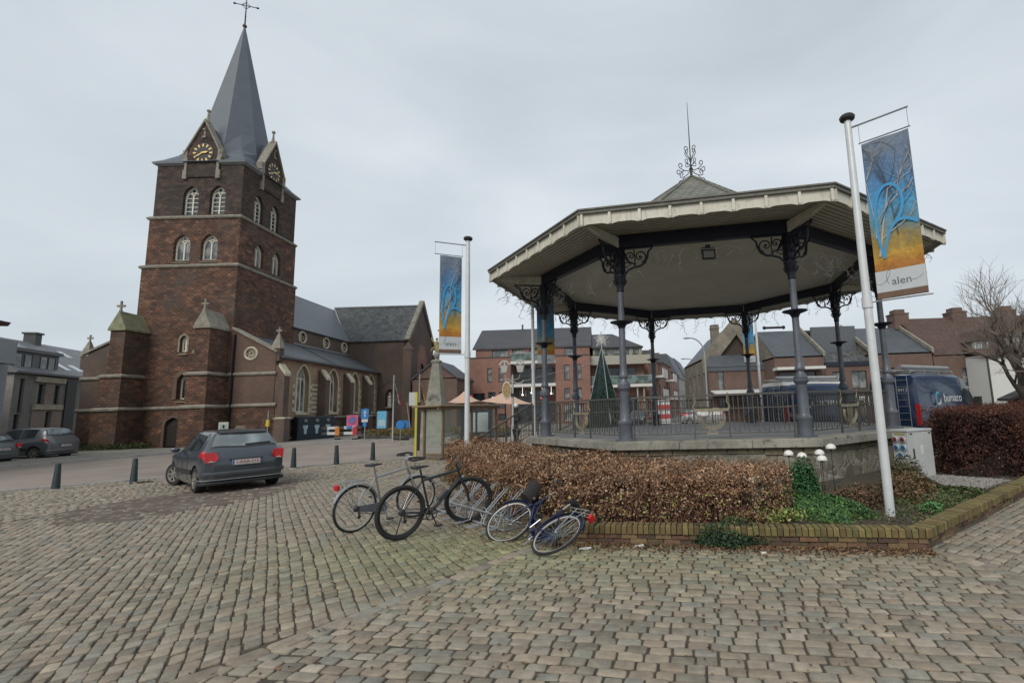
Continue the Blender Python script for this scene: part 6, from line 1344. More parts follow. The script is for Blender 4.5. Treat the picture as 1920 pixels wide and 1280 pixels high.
hp = chaikin([(-3.3, 12.3), (-2.0, 9.95), (-.85, 7.95), (-.1, 7.52), (1.0, 7.40), (1.88, 7.22)])
core(hp, .44, .56, core_m, parent=hg)  # solid filler, dark brown paints the shade inside the hedge
hh_ = lambda x: np.where(x < .2, .86 - .012 * (x + 4), .81 - .085 * (x - .2))
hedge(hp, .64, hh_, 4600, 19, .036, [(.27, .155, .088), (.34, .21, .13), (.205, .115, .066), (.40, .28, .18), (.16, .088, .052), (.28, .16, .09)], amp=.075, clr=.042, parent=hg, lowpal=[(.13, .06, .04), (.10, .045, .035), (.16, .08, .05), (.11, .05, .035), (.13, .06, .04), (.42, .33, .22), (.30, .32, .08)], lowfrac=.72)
g = MB()      # bare stems on the clipped faces
P2, D = pathpts(hp, 900)
for k in range(900):
    n = np.array([-D[k][1], D[k][0]]) * (-1 if rng.random() < .8 else 1); p = P2[k] + n * rng.uniform(.50, .62); q = p + rng.normal(0, .05, 2)
    g.tube([(p[0], p[1], .1), ((p[0] + q[0]) / 2 + rng.normal() * .02, (p[1] + q[1]) / 2, .35), (q[0], q[1], rng.uniform(.55, .85))], [.005, .004, .003], 3, False)
g.build('stems', plain('reddish_stems', (.14, .07, .045), .9, var=.3), hg)
hr = thing('hedge', 'tall dark red barberry hedge behind the power cabinet at the right edge', 'hedge', (0, 0, 0))
rp_ = [(7.85, 10.55), (9.6, 11.9), (13.0, 14.6)]; rp_ = chaikin(rp_, 2); hedge(rp_, .62, 1.12, 5200, 9, .06, [(.03, .014, .011), (.045, .02, .014), (.022, .011, .009)], amp=.04, clr=.09, parent=hr, name='dark_interior', sq=.5)  # inner leaves and twigs coloured darker, interior shade painted in
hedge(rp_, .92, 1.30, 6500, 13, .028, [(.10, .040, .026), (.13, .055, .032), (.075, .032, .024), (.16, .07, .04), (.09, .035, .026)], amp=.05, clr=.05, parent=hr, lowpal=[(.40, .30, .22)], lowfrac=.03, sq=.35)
g = MB(); P2, D = pathpts(rp_, 4500)
for k in range(4500):
    n = np.array([-D[k][1], D[k][0]]) * (-1 if rng.random() < .8 else 1); p = P2[k] + n * rng.uniform(.45, .9); q = p + n * .1 * rng.random() + rng.normal(0, .08, 2); z = rng.uniform(.2, 1.3)
    g.tube([(p[0], p[1], z), (q[0], q[1], z + rng.uniform(.08, .3))], [.004, .002], 3, False)
g.build('twigs', plain('berry_twigs', (.10, .04, .03), .9, var=.3), hr)
# low planting
def clump(name, label, cat, x, y, z, rx_, ry_, h, n, size, pal, group=None, flat=1, mat=None, kind=None):
    P = rng.normal(0, 1, (n, 3)); P /= np.linalg.norm(P, axis=1, keepdims=True); P *= rng.random((n, 1)) ** .33; P[:, 2] = np.abs(P[:, 2])
    P = P * np.array([rx_, ry_, h]) * (1 + .15 * np.sin(P[:, :1] * 7 + P[:, 1:2] * 5)) ; nr = P.copy(); nr[:, 2] += .3
    o = leafmesh(name, P, size, pick(pal, n, .2), nr * 2, .8); o.location = (x, y, z); tag(o, label, cat, group, kind); return o
gp = [(.055, .125, .035), (.075, .16, .05), (.04, .09, .03), (.10, .19, .055), (.06, .14, .06)]
clump('ground_cover', 'bright green ground cover spreading between the brown hedge and the banner pole', 'ground cover', 3.05, 7.45, .1, .75, .8, .22, 9000, .045, gp, kind='stuff')
clump('ground_cover', 'dull green ground cover behind the banner pole towards the power cabinet', 'ground cover', 5.15, 8.15, .1, 1.15, .75, .17, 9000, .042, [(.07, .12, .04), (.10, .12, .05), (.12, .10, .055), (.06, .10, .035)], kind='stuff')
clump('shrub', 'feathery upright green shrub at the right end of the brown hedge', 'shrub', 3.08, 7.9, .12, .26, .26, .66, 5600, .05, [(.045, .12, .045), (.06, .16, .06), (.04, .10, .045)])
clump('shrub', 'dark green plant spilling over the brick border below the hedge', 'shrub', 1.50, 6.28, .0, .50, .26, .27, 4200, .040, [(.03, .06, .03), (.045, .08, .035), (.025, .05, .03)])
clump('shrub', 'dry brown shrub behind the foot of the banner pole', 'shrub', 4.75, 8.0, .1, .45, .4, .42, 3800, .045, [(.17, .10, .05), (.13, .085, .05), (.22, .13, .07), (.09, .085, .04)])
clump('shrub', 'twiggy olive shrub leaning against the power cabinet', 'shrub', 5.35, 9.0, .1, .4, .35, .55, 3600, .045, [(.10, .09, .045), (.14, .10, .06), (.08, .10, .04)])
clump('shrub', 'pinkish brown bush close behind the white banner pole foot', 'shrub', 3.9, 7.75, .1, .42, .35, .3, 3400, .04, [(.17, .10, .065), (.13, .08, .05), (.10, .09, .045)])
clump('shrub', 'small pale green rosette beside the brick border near the pole', 'shrub', 4.6, 7.15, .1, .16, .16, .12, 500, .07, [(.10, .22, .09), (.08, .18, .07)])
n = 700; P = np.stack([rng.uniform(1.5, 2.6, n), rng.uniform(6.55, 6.95, n), rng.uniform(.15, .3, n)], 1)
o = leafmesh('ground_cover', P, .05, pick([(.25, .30, .08), (.16, .24, .06), (.34, .33, .14)], n)); tag(o, 'yellow green leaves at the foot of the brown hedge above the border', 'ground cover', kind='stuff')
g = MB(); pts = [(6.0, 8.9), (6.35, 8.55), (7.55, 9.35), (7.0, 10.0), (6.75, 10.4), (6.4, 10.0)]; g.prism(pts, .08, .135)
t = NT('gravel'); v1 = t.new('TexVoronoi'); v1.inputs['Scale'].default_value = 26; t.link(t.tc.outputs['Object'], v1.inputs[0]); sp_ = t.new('SeparateColor'); t.link(v1.outputs['Color'], sp_.inputs[0])
t.bump(v1.outputs['Distance'], 1, .03); gm_ = t.fin(t.ramp(sp_.outputs[0], [(.0, (.12, .115, .11)), (.5, (.26, .24, .22)), (1, (.38, .35, .31))]), .9); struct(g.build('gravel', gm_))
g = MB()
for k in range(1600):
    x, y = rng.uniform(6.0, 7.5), rng.uniform(8.6, 10.2)
    if inside((x, y), pts): r_ = rng.uniform(.012, .024); g.sphere((x, y, .137), r_, 5, 3, (1, rng.uniform(.6, 1), .6))
o = g.build('pebbles', plain('pebble', (.27, .25, .23), .85, var=.4, scale=20)); tag(o, 'grey pebbles spread before the power cabinet', 'pebbles', kind='stuff')
# fallen leaves and litter
P = []
for k in range(5200):
    u = rng.random()
    if u < .5:
        f = rng.random() ** .8; q = np.array(A_) * (1 - f) + np.array(B_) * f; dd = abs(rng.normal(0, .16)) + .02; P.append((q[0] - .186 * dd, q[1] - .983 * dd, .008))
    elif u < .92:
        f = rng.random(); q = np.array(A_) * (1 - f) + np.array((-4.2, 12.3)) * f; dd = abs(rng.normal(0, .55)); P.append((q[0] - .82 * dd, q[1] - .57 * dd, .008))
    else: P.append((rng.uniform(-5, 5), rng.uniform(3, 6.4), .008))
P = np.array(P); P = P[[i for i in range(len(P))]]; P[:, 2] += rng.random(len(P)) * .015
o = leafmesh('fallen_leaves', P, .034, pick([(.17, .08, .035), (.12, .06, .035), (.22, .13, .06), (.09, .05, .03)], len(P), .25), np.tile(np.array([[0, 0, 3.]]), (len(P), 1)), .8); tag(o, 'brown fallen leaves scattered along the brick border and under the bike rack', 'leaves', kind='stuff')
nw = 1500; P = np.stack([rng.uniform(.1, 1.9, nw), rng.uniform(5.6, 6.2, nw), rng.uniform(0, .05, nw)], 1); P[:, 1] -= (P[:, 0]) * .16
o = leafmesh('weeds', P[np.abs(rng.normal(0, 1, nw)) < .9], .035, pick([(.05, .09, .03), (.07, .12, .04)], nw)[:(1)].repeat((np.abs(rng.normal(0, 1, 1)) >= 0).sum(), 0) if False else None) if False else None
def litter(label, x, y, a, L, w_, h=.02):
    o = MB(); Mx = Matrix.Rotation(a, 4, 'Z'); o.loft([[tuple(Mx @ Vector(p)) for p in ((-L / 2, -w_ / 2, .0), (L / 2, -w_ / 2, .0), (L / 2, w_ / 2, .0), (-L / 2, w_ / 2, .0))], [tuple(Mx @ Vector(p)) for p in ((-L / 2, -w_ / 2, h), (L / 2 * .9, -w_ / 2, h * .7), (L / 2, w_ / 2 * .7, h), (-L / 2 * .8, w_ / 2, h * .8))]])
    ob = o.build('litter', plain('paper_litter', (.6, .6, .57), .7, 0, .05)); ob.location = (x, y, .008); tag(ob, label, 'litter', 'white litter below the border')
litter('white strip of litter on the leaves just right of the fallen bicycle', -.30, 6.22, .15, .15, .035); litter('narrow white litter piece below the middle of the brown hedge', .36, 6.25, .45, .13, .025); litter('small crumpled pale paper further right by the border', 1.75, 5.80, -.2, .06, .04)
# ------------------------------------------------------------------ power cabinet and mushroom lamps
pc = thing('power_cabinet', 'pale grey electrical cabinet with red and blue sockets beside the bandstand', 'electrical cabinet', (6.06, 9.93, .08), R(24))
cab = plain('cabinet_grey', (.45, .46, .45), .5, 0, .08, 3)
g = MB(); g.bbox(0, .74, 0, .34, 0, .96, .01); g.build('housing', cab, pc); g = MB(); g.bbox(-.02, .76, -.02, .36, .963, 1.0, .015); g.build('lid', cab, pc)
g = MB(); g.box(.02, .72, -.012, -.001, .04, .93); d_ = g.build('door', cab, pc); g = MB(); g.box(.10, .125, -.03, -.013, .42, .62); g.build('handle', black_plastic, d_)
g = MB(); g.box(.33, .42, -.016, -.0125, .50, .68); g.build('label_plate', plain('white_sticker', (.6, .6, .55)), d_)
for x in (.05, .62): g = MB(); g.box(x, x + .07, -.018, -.0125, .90, .925); g.build('hinge', black_plastic, d_)
g = MB(); FL = ((0, 0, 0), (0, -1, 0), (-1, 0, 0))
for (y, z, cc) in ((.26, .80, 'r'), (.10, .80, 'r'), (.25, .64, 'b'), (.10, .64, 'b'), (.17, .49, 'b')):
    Mx = Matrix.Translation((0, y, z)) @ Matrix.Rotation(-PI / 2, 4, 'Y'); g = MB(); g.lathe([(.066, 0), (.066, .03), (.05, .045), (.046, .04), (.045, .02)], 16, M=Mx)
    so_ = g.build('socket', plain('socket_ring', (.42, .40, .40), .4) if cc == 'r' else plain('socket_ring_blue', (.30, .40, .48), .4), pc, True)
    g = MB(); g.lathe([(.042, .0), (.042, .047), (.036, .052)], 12, M=Mx); g.build('socket_cap', plain('socket_red', (.16, .02, .025), .4) if cc == 'r' else plain('socket_blue', (.03, .09, .20), .4), so_)
g = MB(); g.box(-.008, -.001, .06, .28, .90, .93); g.build('warning_strip', plain('yellow_strip', (.35, .32, .05)), pc)
g = MB(); g.bbox(-.13, -.002, .03, .26, .16, .36, .01); g.build('cable_box', cab, pc)
g = MB(); g.tube([(-.05, .17, .46), (-.12, .2, .42), (-.14, .28, .3), (-.1, .33, .1)], .014, 6); g.build('cable', black_plastic, pc)
LM = ['leftmost of the five, near the hedge', 'second from the left', 'lowest and nearest', 'behind the lowest lamp', 'tallest and rightmost']
for k, (x, y, z) in enumerate(((3.30, 9.0, .66), (3.50, 8.9, .625), (3.70, 8.55, .60), (3.84, 8.95, .66), (4.03, 8.9, .76))):
    ml = thing('garden_lamp', 'white mushroom garden lamp by the stone wall, ' + LM[k], 'garden lamp', (x, y, .1), 0, 'white mushroom lamps by the bandstand wall')
    g = MB(); g.lathe([(.085, z), (.088, z + .01), (.078, z + .045), (.05, z + .075), (.01, z + .088)], 16); g.build('shade', plain('lamp_white', (.70, .69, .64), .4, 0, .04), ml, True)
    g = MB(); g.lathe([(.006, 0), (.006, z - .04), (.02, z - .03), (.03, z), (.03, z + .02)], 8); g.build('stem', dark_metal, ml)
# ------------------------------------------------------------------ bicycles
def bicycle(label, loc, ang, lean, steer, fc, r=.345, tw=.018, tyre=rubber, rimm=galv, style='trek', wb=1.08, name='bicycle', tilt=0):
    b = thing(name, label, 'bicycle', loc, ang); b.rotation_mode = 'XYZ'; b.rotation_euler = (Matrix.Rotation(ang, 4, 'Z') @ Matrix.Rotation(lean, 4, 'X')).to_euler()
    BBx, BBz = .44, .28; V = Vector
    head_t, head_b = V((wb - .21, 0, .86)), V((wb - .145, 0, .70)); st_t = V((.30, 0, .80 if style != 'city' else .74)); bb = V((BBx, 0, BBz)); ra = V((0, 0, r))
    ax = (head_t - head_b).normalized(); Ms = Matrix.Translation(head_b) @ Matrix.Rotation(steer, 4, ax) @ Matrix.Translation(-head_b)
    def wheel_(cx_, M0):
        Mw = M0 @ Matrix.Translation((cx_, 0, r)) @ Matrix.Rotation(PI / 2, 4, 'X')
        g = MB(); g.torus(Mw, r - tw, tw, 40, 8); w_ = g.build('wheel', tyre, b, True)
        g = MB(); g.torus(Mw, r - tw * 2.1, tw * .62, 40, 5); g.build('rim', rimm, w_, True)
        g = MB()
        for i in range(28):
            a = i * 2 * PI / 28; a2 = a + (.35 if i % 2 else -.35); z = .03 if i % 4 < 2 else -.03
            g.tube([Mw @ V((.022 * math.cos(a2), .022 * math.sin(a2), z)), Mw @ V(((r - tw * 2.2) * math.cos(a), (r - tw * 2.2) * math.sin(a), 0))], .0016, 3, False)
        g.build('spokes', galv, w_)
        g = MB(); g.lathe([(.012, -.06), (.025, -.035), (.016, -.03), (.016, .03), (.025, .035), (.012, .06)], 8, M=Mw); g.build('hub', galv, w_)
    wheel_(0, Matrix.Identity(4)); wheel_(wb, Ms)
    g = MB(); tr = .017
    if style == 'city':
        g.tube([head_b + V((-.01, 0, .02)), V((.62, 0, .38)), bb], .024, 8); g.tube([head_t - ax * .03, V((.66, 0, .50)), V((.40, 0, .40))], .016, 8)
    else:
        g.tube([head_b + ax * .02, bb], .022 if style != 'mtb' else .028, 8); g.tube([head_t - ax * .02, st_t - V((-.01, 0, .04))], .018 if style != 'mtb' else .022, 8)
    g.tube([bb, st_t], .016, 8); g.tube([head_b, head_t], .021, 8)
    for y in (-.06, .06): g.tube([bb + V((0, y * .5, 0)), ra + V((0, y, 0))], .010, 6); g.tube([st_t - V((0, 0, .05)), ra + V((0, y, 0))], .009, 6)
    g.lathe([(.026, -.04), (.026, .04)], 10, M=Matrix.Translation(bb) @ Matrix.Rotation(PI / 2, 4, 'X'))
    fr = g.build('frame', fc, b, True)
    g = MB(); T_ = lambda *p: Ms @ V(p)
    for y in (-.055, .055): g.tube([Ms @ (head_b + V((0, y, -.02))), T_(wb - .05, y, r + .18), T_(wb, y, r)], .013 if style != 'mtb' else .018, 6)
    g.tube([Ms @ (head_b + V((0, -.06, -.02))), Ms @ (head_b + V((0, .06, -.02)))], .018, 6); g.tube([Ms @ head_b, Ms @ (head_t + ax * .08)], .014, 6); g.build('fork', fc if style != 'mtb' else black_plastic, b, True)
    top = head_t + ax * .12; g = MB()
    if style == 'trek':
        g.tube([Ms @ (head_t + ax * .02), Ms @ top, Ms @ (top + V((.08, 0, .05)))], .014, 6)
        c0 = top + V((.08, 0, .05)); g.tube([Ms @ (c0 + V((0, y, 0))) for y in (-.1, .1)], .012, 6); hb = g.build('handlebar', galv, b, True); g = MB()
        for sg in (-1, 1):
            g.tube([Ms @ (c0 + V(p)) for p in ((0, sg * .10, 0), (.10, sg * .14, 0), (.14, sg * .22, .01), (.11, sg * .29, .01), (.02, sg * .30, 0), (-.09, sg * .28, -.01), (-.12, sg * .22, -.01), (-.10, sg * .16, 0), (-.02, sg * .13, 0))], .017, 6)
        g.build('grip', rubber, hb)
    elif style == 'mtb':
        g.tube([Ms @ (head_t + ax * .02), Ms @ (top - ax * .03), Ms @ (top + V((.06, 0, -.02)))], .016, 6); c0 = top + V((.06, 0, -.02)); g.tube([Ms @ (c0 + V((-.03 * abs(y) / .3, y, .02))) for y in (-.34, -.15, 0, .15, .34)], .013, 6); hb = g.build('handlebar', black_plastic, b, True)
        g = MB(); [g.tube([Ms @ (c0 + V((-.03, sg * .22, .02))), Ms @ (c0 + V((-.035, sg * .345, .02)))], .018, 6) for sg in (-1, 1)]; g.build('grip', rubber, hb)
    else:
        g.tube([Ms @ (head_t + ax * .02), Ms @ (top + ax * .08)], .014, 6); c0 = top + ax * .08
        g.tube([Ms @ (c0 + V(p)) for p in ((-.22, -.27, -.02), (-.10, -.27, .02), (.02, -.18, .03), (.04, 0, 0), (.02, .18, .03), (-.10, .27, .02), (-.22, .27, -.02))], .012, 6); hb = g.build('handlebar', galv, b, True)
        g = MB(); [g.tube([Ms @ (c0 + V((-.25, sg * .27, -.03))), Ms @ (c0 + V((-.12, sg * .27, .015)))], .018, 6) for sg in (-1, 1)]; g.build('grip', rubber, hb)
    g = MB(); g.tube([Ms @ (head_t + ax * .10), Ms @ (head_t + V((.16, .06, .10))), Ms @ (head_t + V((.14, .03, -.12))), Ms @ V((wb - .06, .03, r + .25))], .003, 4, False); g.tube([Ms @ (head_t + ax * .10), Ms @ (head_t + V((.10, -.08, .12))), Ms @ (head_t + V((.06, -.03, -.10))), V((.5, .0, .7))], .003, 4, False); g.build('cables', black_plastic, b)
    sz = {'trek': .93, 'mtb': .93, 'city': .86}[style]; sd = (st_t - bb).normalized(); sp_ = st_t + sd * (sz - st_t.z)
    g = MB(); g.tube([st_t - sd * .05, sp_], .013, 6); po = g.build('seat_post', galv if style != 'mtb' else black_plastic, b)
    g = MB(); s0 = sp_ + V((0, 0, .03)); rings = []
    for x, w_, hh in ((-.13, .05, .01), (-.12, .075, .022), (-.05, .075, .028), (.03, .035, .02), (.10, .022, .015), (.14, .016, .008)): rings.append([tuple(s0 + V((x, w_ * math.cos(a), hh * math.sin(a)))) for a in [k * PI / 4 for k in range(8)]])
    g.loft(rings); g.build('saddle', black_plastic, b, True)
    g = MB(); Mc = Matrix.Translation(bb + V((0, -.055, 0))) @ Matrix.Rotation(PI / 2, 4, 'X'); g.torus(Mc, .085, .008, 24, 4); [g.tube([bb + V((0, -.055, 0)), bb + V((.085 * math.cos(a), -.055, .085 * math.sin(a)))], .008, 4) for a in (0, 1.26, 2.5, 3.77, 5.03)]; 
    ca_ = -1.2; cd = V((math.cos(ca_), 0, math.sin(ca_))) * .17
    g.tube([bb + V((0, -.07, 0)), bb + V((0, -.085, 0)) + cd], .010, 5); g.tube([bb + V((0, .07, 0)), bb + V((0, .085, 0)) - cd], .010, 5); cs_ = g.build('crankset', black_plastic if style == 'mtb' else galv, b)
    for sg in (-1, 1): g = MB(); q = bb - V((0, sg * -.14, 0)) + cd * (-1 if sg > 0 else 1); q = bb + V((0, -.14 * (1 if sg < 0 else -1), 0)) + cd * (1 if sg < 0 else -1); g.box(q.x - .045, q.x + .045, q.y - .04, q.y + .04, q.z - .012, q.z + .012); g.build('pedal', black_plastic, cs_)
    g = MB(); g.tube([bb + V((-.02, -.055, .085)), ra + V((0, -.05, .035))], .005, 4); g.tube([bb + V((-.02, -.055, -.085)), ra + V((.02, -.05, -.06)), ra + V((0, -.05, -.035))], .005, 4); g.build('chain', black_plastic, b)
    g = MB(); Mc = Matrix.Translation(ra + V((0, -.05, 0))) @ Matrix.Rotation(PI / 2, 4, 'X'); g.lathe([(.05, -.02), (.035, .02)], 16, M=Mc); g.tube([ra + V((.02, -.06, -.03)), ra + V((.03, -.06, -.12))], .012, 5); g.sphere(tuple(ra + V((.035, -.06, -.12))), .03, 8, 4, (1, .3, 1)); g.build('derailleur', black_plastic, b)
    if style != 'mtb':
        for cx_, M0, a0_, a1_ in ((0, Matrix.Identity(4), .25, 2.75), (wb, Ms, .5, 2.9)):
            Mw = M0 @ Matrix.Translation((cx_, 0, r)) @ Matrix.Rotation(PI / 2, 4, 'X'); g = MB()
            rr = r + .022; rings = [[tuple(Mw @ V(((rr + dr) * math.cos(a), (rr + dr) * math.sin(a), z))) for dr, z in ((-.012, -.026), (.004, -.022), (.008, 0), (.004, .022), (-.012, .026), (0, 0.0))] for a in [a0_ + (a1_ - a0_) * k / 20 for k in range(21)]]
            g.loft(rings)
            aa = a1_ - .15 if cx_ == 0 else a0_ + .2
            for z in (-.05, .05): g.tube([Mw @ V((0, 0, z)), Mw @ V((rr * math.cos(aa), rr * math.sin(aa), z * .5))], .0025, 4, False)
            g.build('mudguard', fc if style == 'city' else galv, b, True)
        zc_ = r * 2 + .06; g = MB()
        for y in (-.06, 0, .06): g.tube([V((.12, y, zc_)), V((-.25, y, zc_))], .005, 5)
        for x in (.12, -.06, -.25): g.tube([V((x, -.065, zc_)), V((x, .065, zc_))], .005, 5)
        for y in (-.065, .065): g.tube([V((-.03, y, zc_)), V((-.01, y, r))], .005, 5); g.tube([V((-.22, y, zc_)), V((-.02, y, r))], .005, 5)
        g.build('luggage_rack', galv, b)
        g = MB(); g.bbox(-.33, -.285, -.045, .045, zc_ - .10, zc_ - .02, .01); g.build('rear_light', tail_red, b)
        g = MB(); g.sphere((wb - .04, 0, r * 2 + .12), .035, 8, 6); ob = g.build('front_light', galv, b); ob.matrix_basis = Ms
        g = MB(); g.loft([[(.0, -.07, r - .045), (.46, -.07, BBz - .06), (.50, -.07, BBz), (.44, -.07, BBz + .10), (.0, -.07, r + .04)], [(.0, -.05, r - .045), (.46, -.05, BBz - .06), (.50, -.05, BBz), (.44, -.05, BBz + .10), (.0, -.05, r + .04)]]); g.build('chain_guard', plain('smoke_plastic', (.12, .13, .15), .4) if style == 'trek' else fc, b)
    g = MB()
    if style == 'mtb': g.tube([V((.06, .06, r - .02)), V((.02, .16, .01))], .008, 5)
    else: g.tube([bb + V((-.05, .04, -.02)), V((.30, .10, .10))], .007, 5)
    g.build('kickstand', black_plastic, b)
    if style == 'mtb':
        g = MB(); q = bb + (head_b - bb) * .45; d = (head_b - bb).normalized(); g.tube([q + V((-.03, 0, .045)) + d * -.09, q + V((-.03, 0, .045)) + d * .09], .034, 10); g.build('bottle', plain('orange_print_bottle', (.05, .045, .045), .4), b)
    if style == 'city':
        g = MB(); Mx = Ms @ Matrix.Translation((wb + .02, 0, .86)); g.loft([[(.02 + .12 * f_ * math.cos(a), .15 * f_ * math.sin(a), z_) for a in [k_ * PI / 8 for k_ in range(16)]] for f_, z_ in ((.78, -.12), (.82, -.11), (1.0, .10), (1.06, .12), (1.04, .135))], M=Mx); g.build('basket', plain('dark_basket', (.03, .026, .026), .8, var=.5, scale=60, bump=1), b)
    return b
silverp = plain('silver_frame_paint', (.33, .34, .34), .3, .5, .08); darkp = plain('graphite_frame_paint', (.035, .04, .042), .3, .3, .1); nvb = plain('navy_frame_paint', (.018, .026, .07), .25, .2, .1)
pale_rim = plain('pale_rim', (.45, .44, .42), .4, .3, .08)
bicycle('silver trekking bicycle with looped handlebar, rear rack and red rear light', (-3.81, 7.52, 0), R(59), R(3), R(-12), silverp, rimm=pale_rim)
bicycle('black mountain bicycle with thick tyres standing on its side stand in front', (-2.90, 6.99, 0), R(50), R(2), R(-28), darkp, r=.368, tw=.028, rimm=black_plastic, style='mtb', wb=1.10)
bicycle('dark blue city bicycle with front basket lying tipped over against the hedge', (-.86, 6.02, .02), R(134), R(60), R(18), nvb, r=.345, rimm=pale_rim, style='city', wb=1.06)
# rack
rk = thing('bicycle_rack', 'galvanised steel bicycle rack with slanted wheel loops beside the hedge', 'bicycle rack', (-1.55, 7.25, 0), R(132))
g = MB(); g.tube([(-.1, 0, .03), (2.3, 0, .03)], .018, 6); g.tube([(-.1, -.42, .03), (2.3, -.42, .03)], .018, 6); g.tube([(-.1, .02, .22), (2.3, .02, .22)], .016, 6)
for x in (-.08, 1.1, 2.28): g.tube([(x, 0, .03), (x, 0, .22)], .016, 6); g.tube([(x, 0, .03), (x, -.42, .03)], .016, 6)
g.build('base_frame', galv, rk)
for i in range(6):
    x = .05 + i * .42; g = MB()
    for sg in (-1, 1):
        xx = x + sg * .035
        g.tube([(xx, .30, .03), (xx, .06, .06), (xx, 0.0, .20), (xx, -.35, .50), (xx, -.44, .56), (xx, -.48, .50), (xx, -.42, .36), (xx, -.40, .04)], .009, 6)
    g.tube([(x - .035, -.44, .56), (x + .035, -.44, .56)], .009, 6); g.tube([(x + .10 * math.cos(a), .02 + .0 * a, .20 + .08 * math.sin(a)) for a in [k * PI / 8 for k in range(17)]], .008, 5)
    g.build('wheel_loop', galv, rk)
# ------------------------------------------------------------------ bollards
BLs = ['leftmost, at the left edge of the road', 'second from the left, beside dark debris', 'just right of the dark hatchback', 'between the hatchback and the bicycles, fourth from left', 'rightmost, nearest the yellow bus stop pole']
bg0 = plain('dark_green_bollard', (.018, .032, .035), .5, 0, .2)
proto = thing('bollard', 'tapered dark green bollard, ' + BLs[0], 'bollard', (-15.07, 13.57, 0), 0, 'dark green bollards along the road')
g = MB(); g.lathe([(.095, 0), (.092, .02), (.060, .66), (.052, .70), (.03, .715)], 12); g.build('post', bg0, proto, True); g = MB(); g.lathe([(.12, -.01), (.12, .02), (.09, .03)], 12); g.build('base', concrete, proto)
for k, (x, y) in enumerate(((-13.9, 14.56), (-10.89, 17.2), (-9.74, 17.83), (-9.01, 19.04))):
    c_ = copy_tree(proto); c_.location = (x, y, 0); c_['label'] = 'tapered dark green bollard, ' + BLs[k + 1]; c_.rotation_euler = (R(rng.normal()), R(rng.normal()), 0)
g = MB()
for k in range(14): g.sphere((-13.7 + rng.normal() * .12, 14.55 + rng.normal() * .05, .02), rng.uniform(.03, .07), 6, 4, (1.3, 1, .5))
tag(g.build('debris', plain('dark_debris', (.05, .035, .025), .9, var=.5)), 'small heap of dark debris at the foot of a bollard', 'debris')
# ------------------------------------------------------------------ banner poles
t = NT('banner_print'); sp = t.new('SeparateXYZ'); t.link(t.tc.outputs['Object'], sp.inputs[0]); zf = t.math('ADD', sp.outputs[2], t.math('MULTIPLY', t.math('SUBTRACT', t.noise(3.5, 5), .5), .5))
zn = t.math('DIVIDE', zf, 2.52)
col = t.ramp(zn, [(.0, (.26, .11, .02)), (.19, (.36, .15, .02)), (.25, (.42, .25, .03)), (.34, (.26, .19, .05)), (.42, (.12, .22, .25)), (.55, (.05, .27, .52)), (.72, (.06, .17, .34)), (.86, (.12, .17, .25)), (1, (.15, .19, .25))])
col = t.mix(.6, col, t.ramp(t.noise(16, 5, .7), [(.3, (.45, .42, .4)), (.7, (1.5, 1.4, 1.3))]), 'MULTIPLY'); banner_m = t.fin(col, .7)
br_m = plain('printed_branches', (.055, .05, .05), .7, 0, .3, 20); br_l = plain('printed_birch', (.36, .34, .30), .7, 0, .2, 20); bluel = plain('printed_blue', (.035, .26, .50), .6, 0, .05); ban_w = plain('banner_white', (.46, .48, .49), .7, 0, .05); ban_b = plain('banner_hem', (.13, .075, .05), .7, 0, .2); ink = plain('grey_ink', (.10, .11, .13), .6)
def ribbon(g, F, pts, w0, w1, off):
    n = len(pts)
    for sd in (1,):
        L_, R_ = [], []
        for i, (u, v) in enumerate(pts):
            a = pts[max(i - 1, 0)]; b = pts[min(i + 1, n - 1)]; d = Vector((b[0] - a[0], b[1] - a[1])); d.normalize(); nn = Vector((-d.y, d.x)) * (w0 + (w1 - w0) * i / (n - 1)) / 2
            L_.append(P3(F, u + nn.x, v + nn.y, off)); R_.append(P3(F, u - nn.x, v - nn.y, off))
        g.add(L_ + R_, [(i, i + 1, n + i + 1, n + i) for i in range(n - 1)])
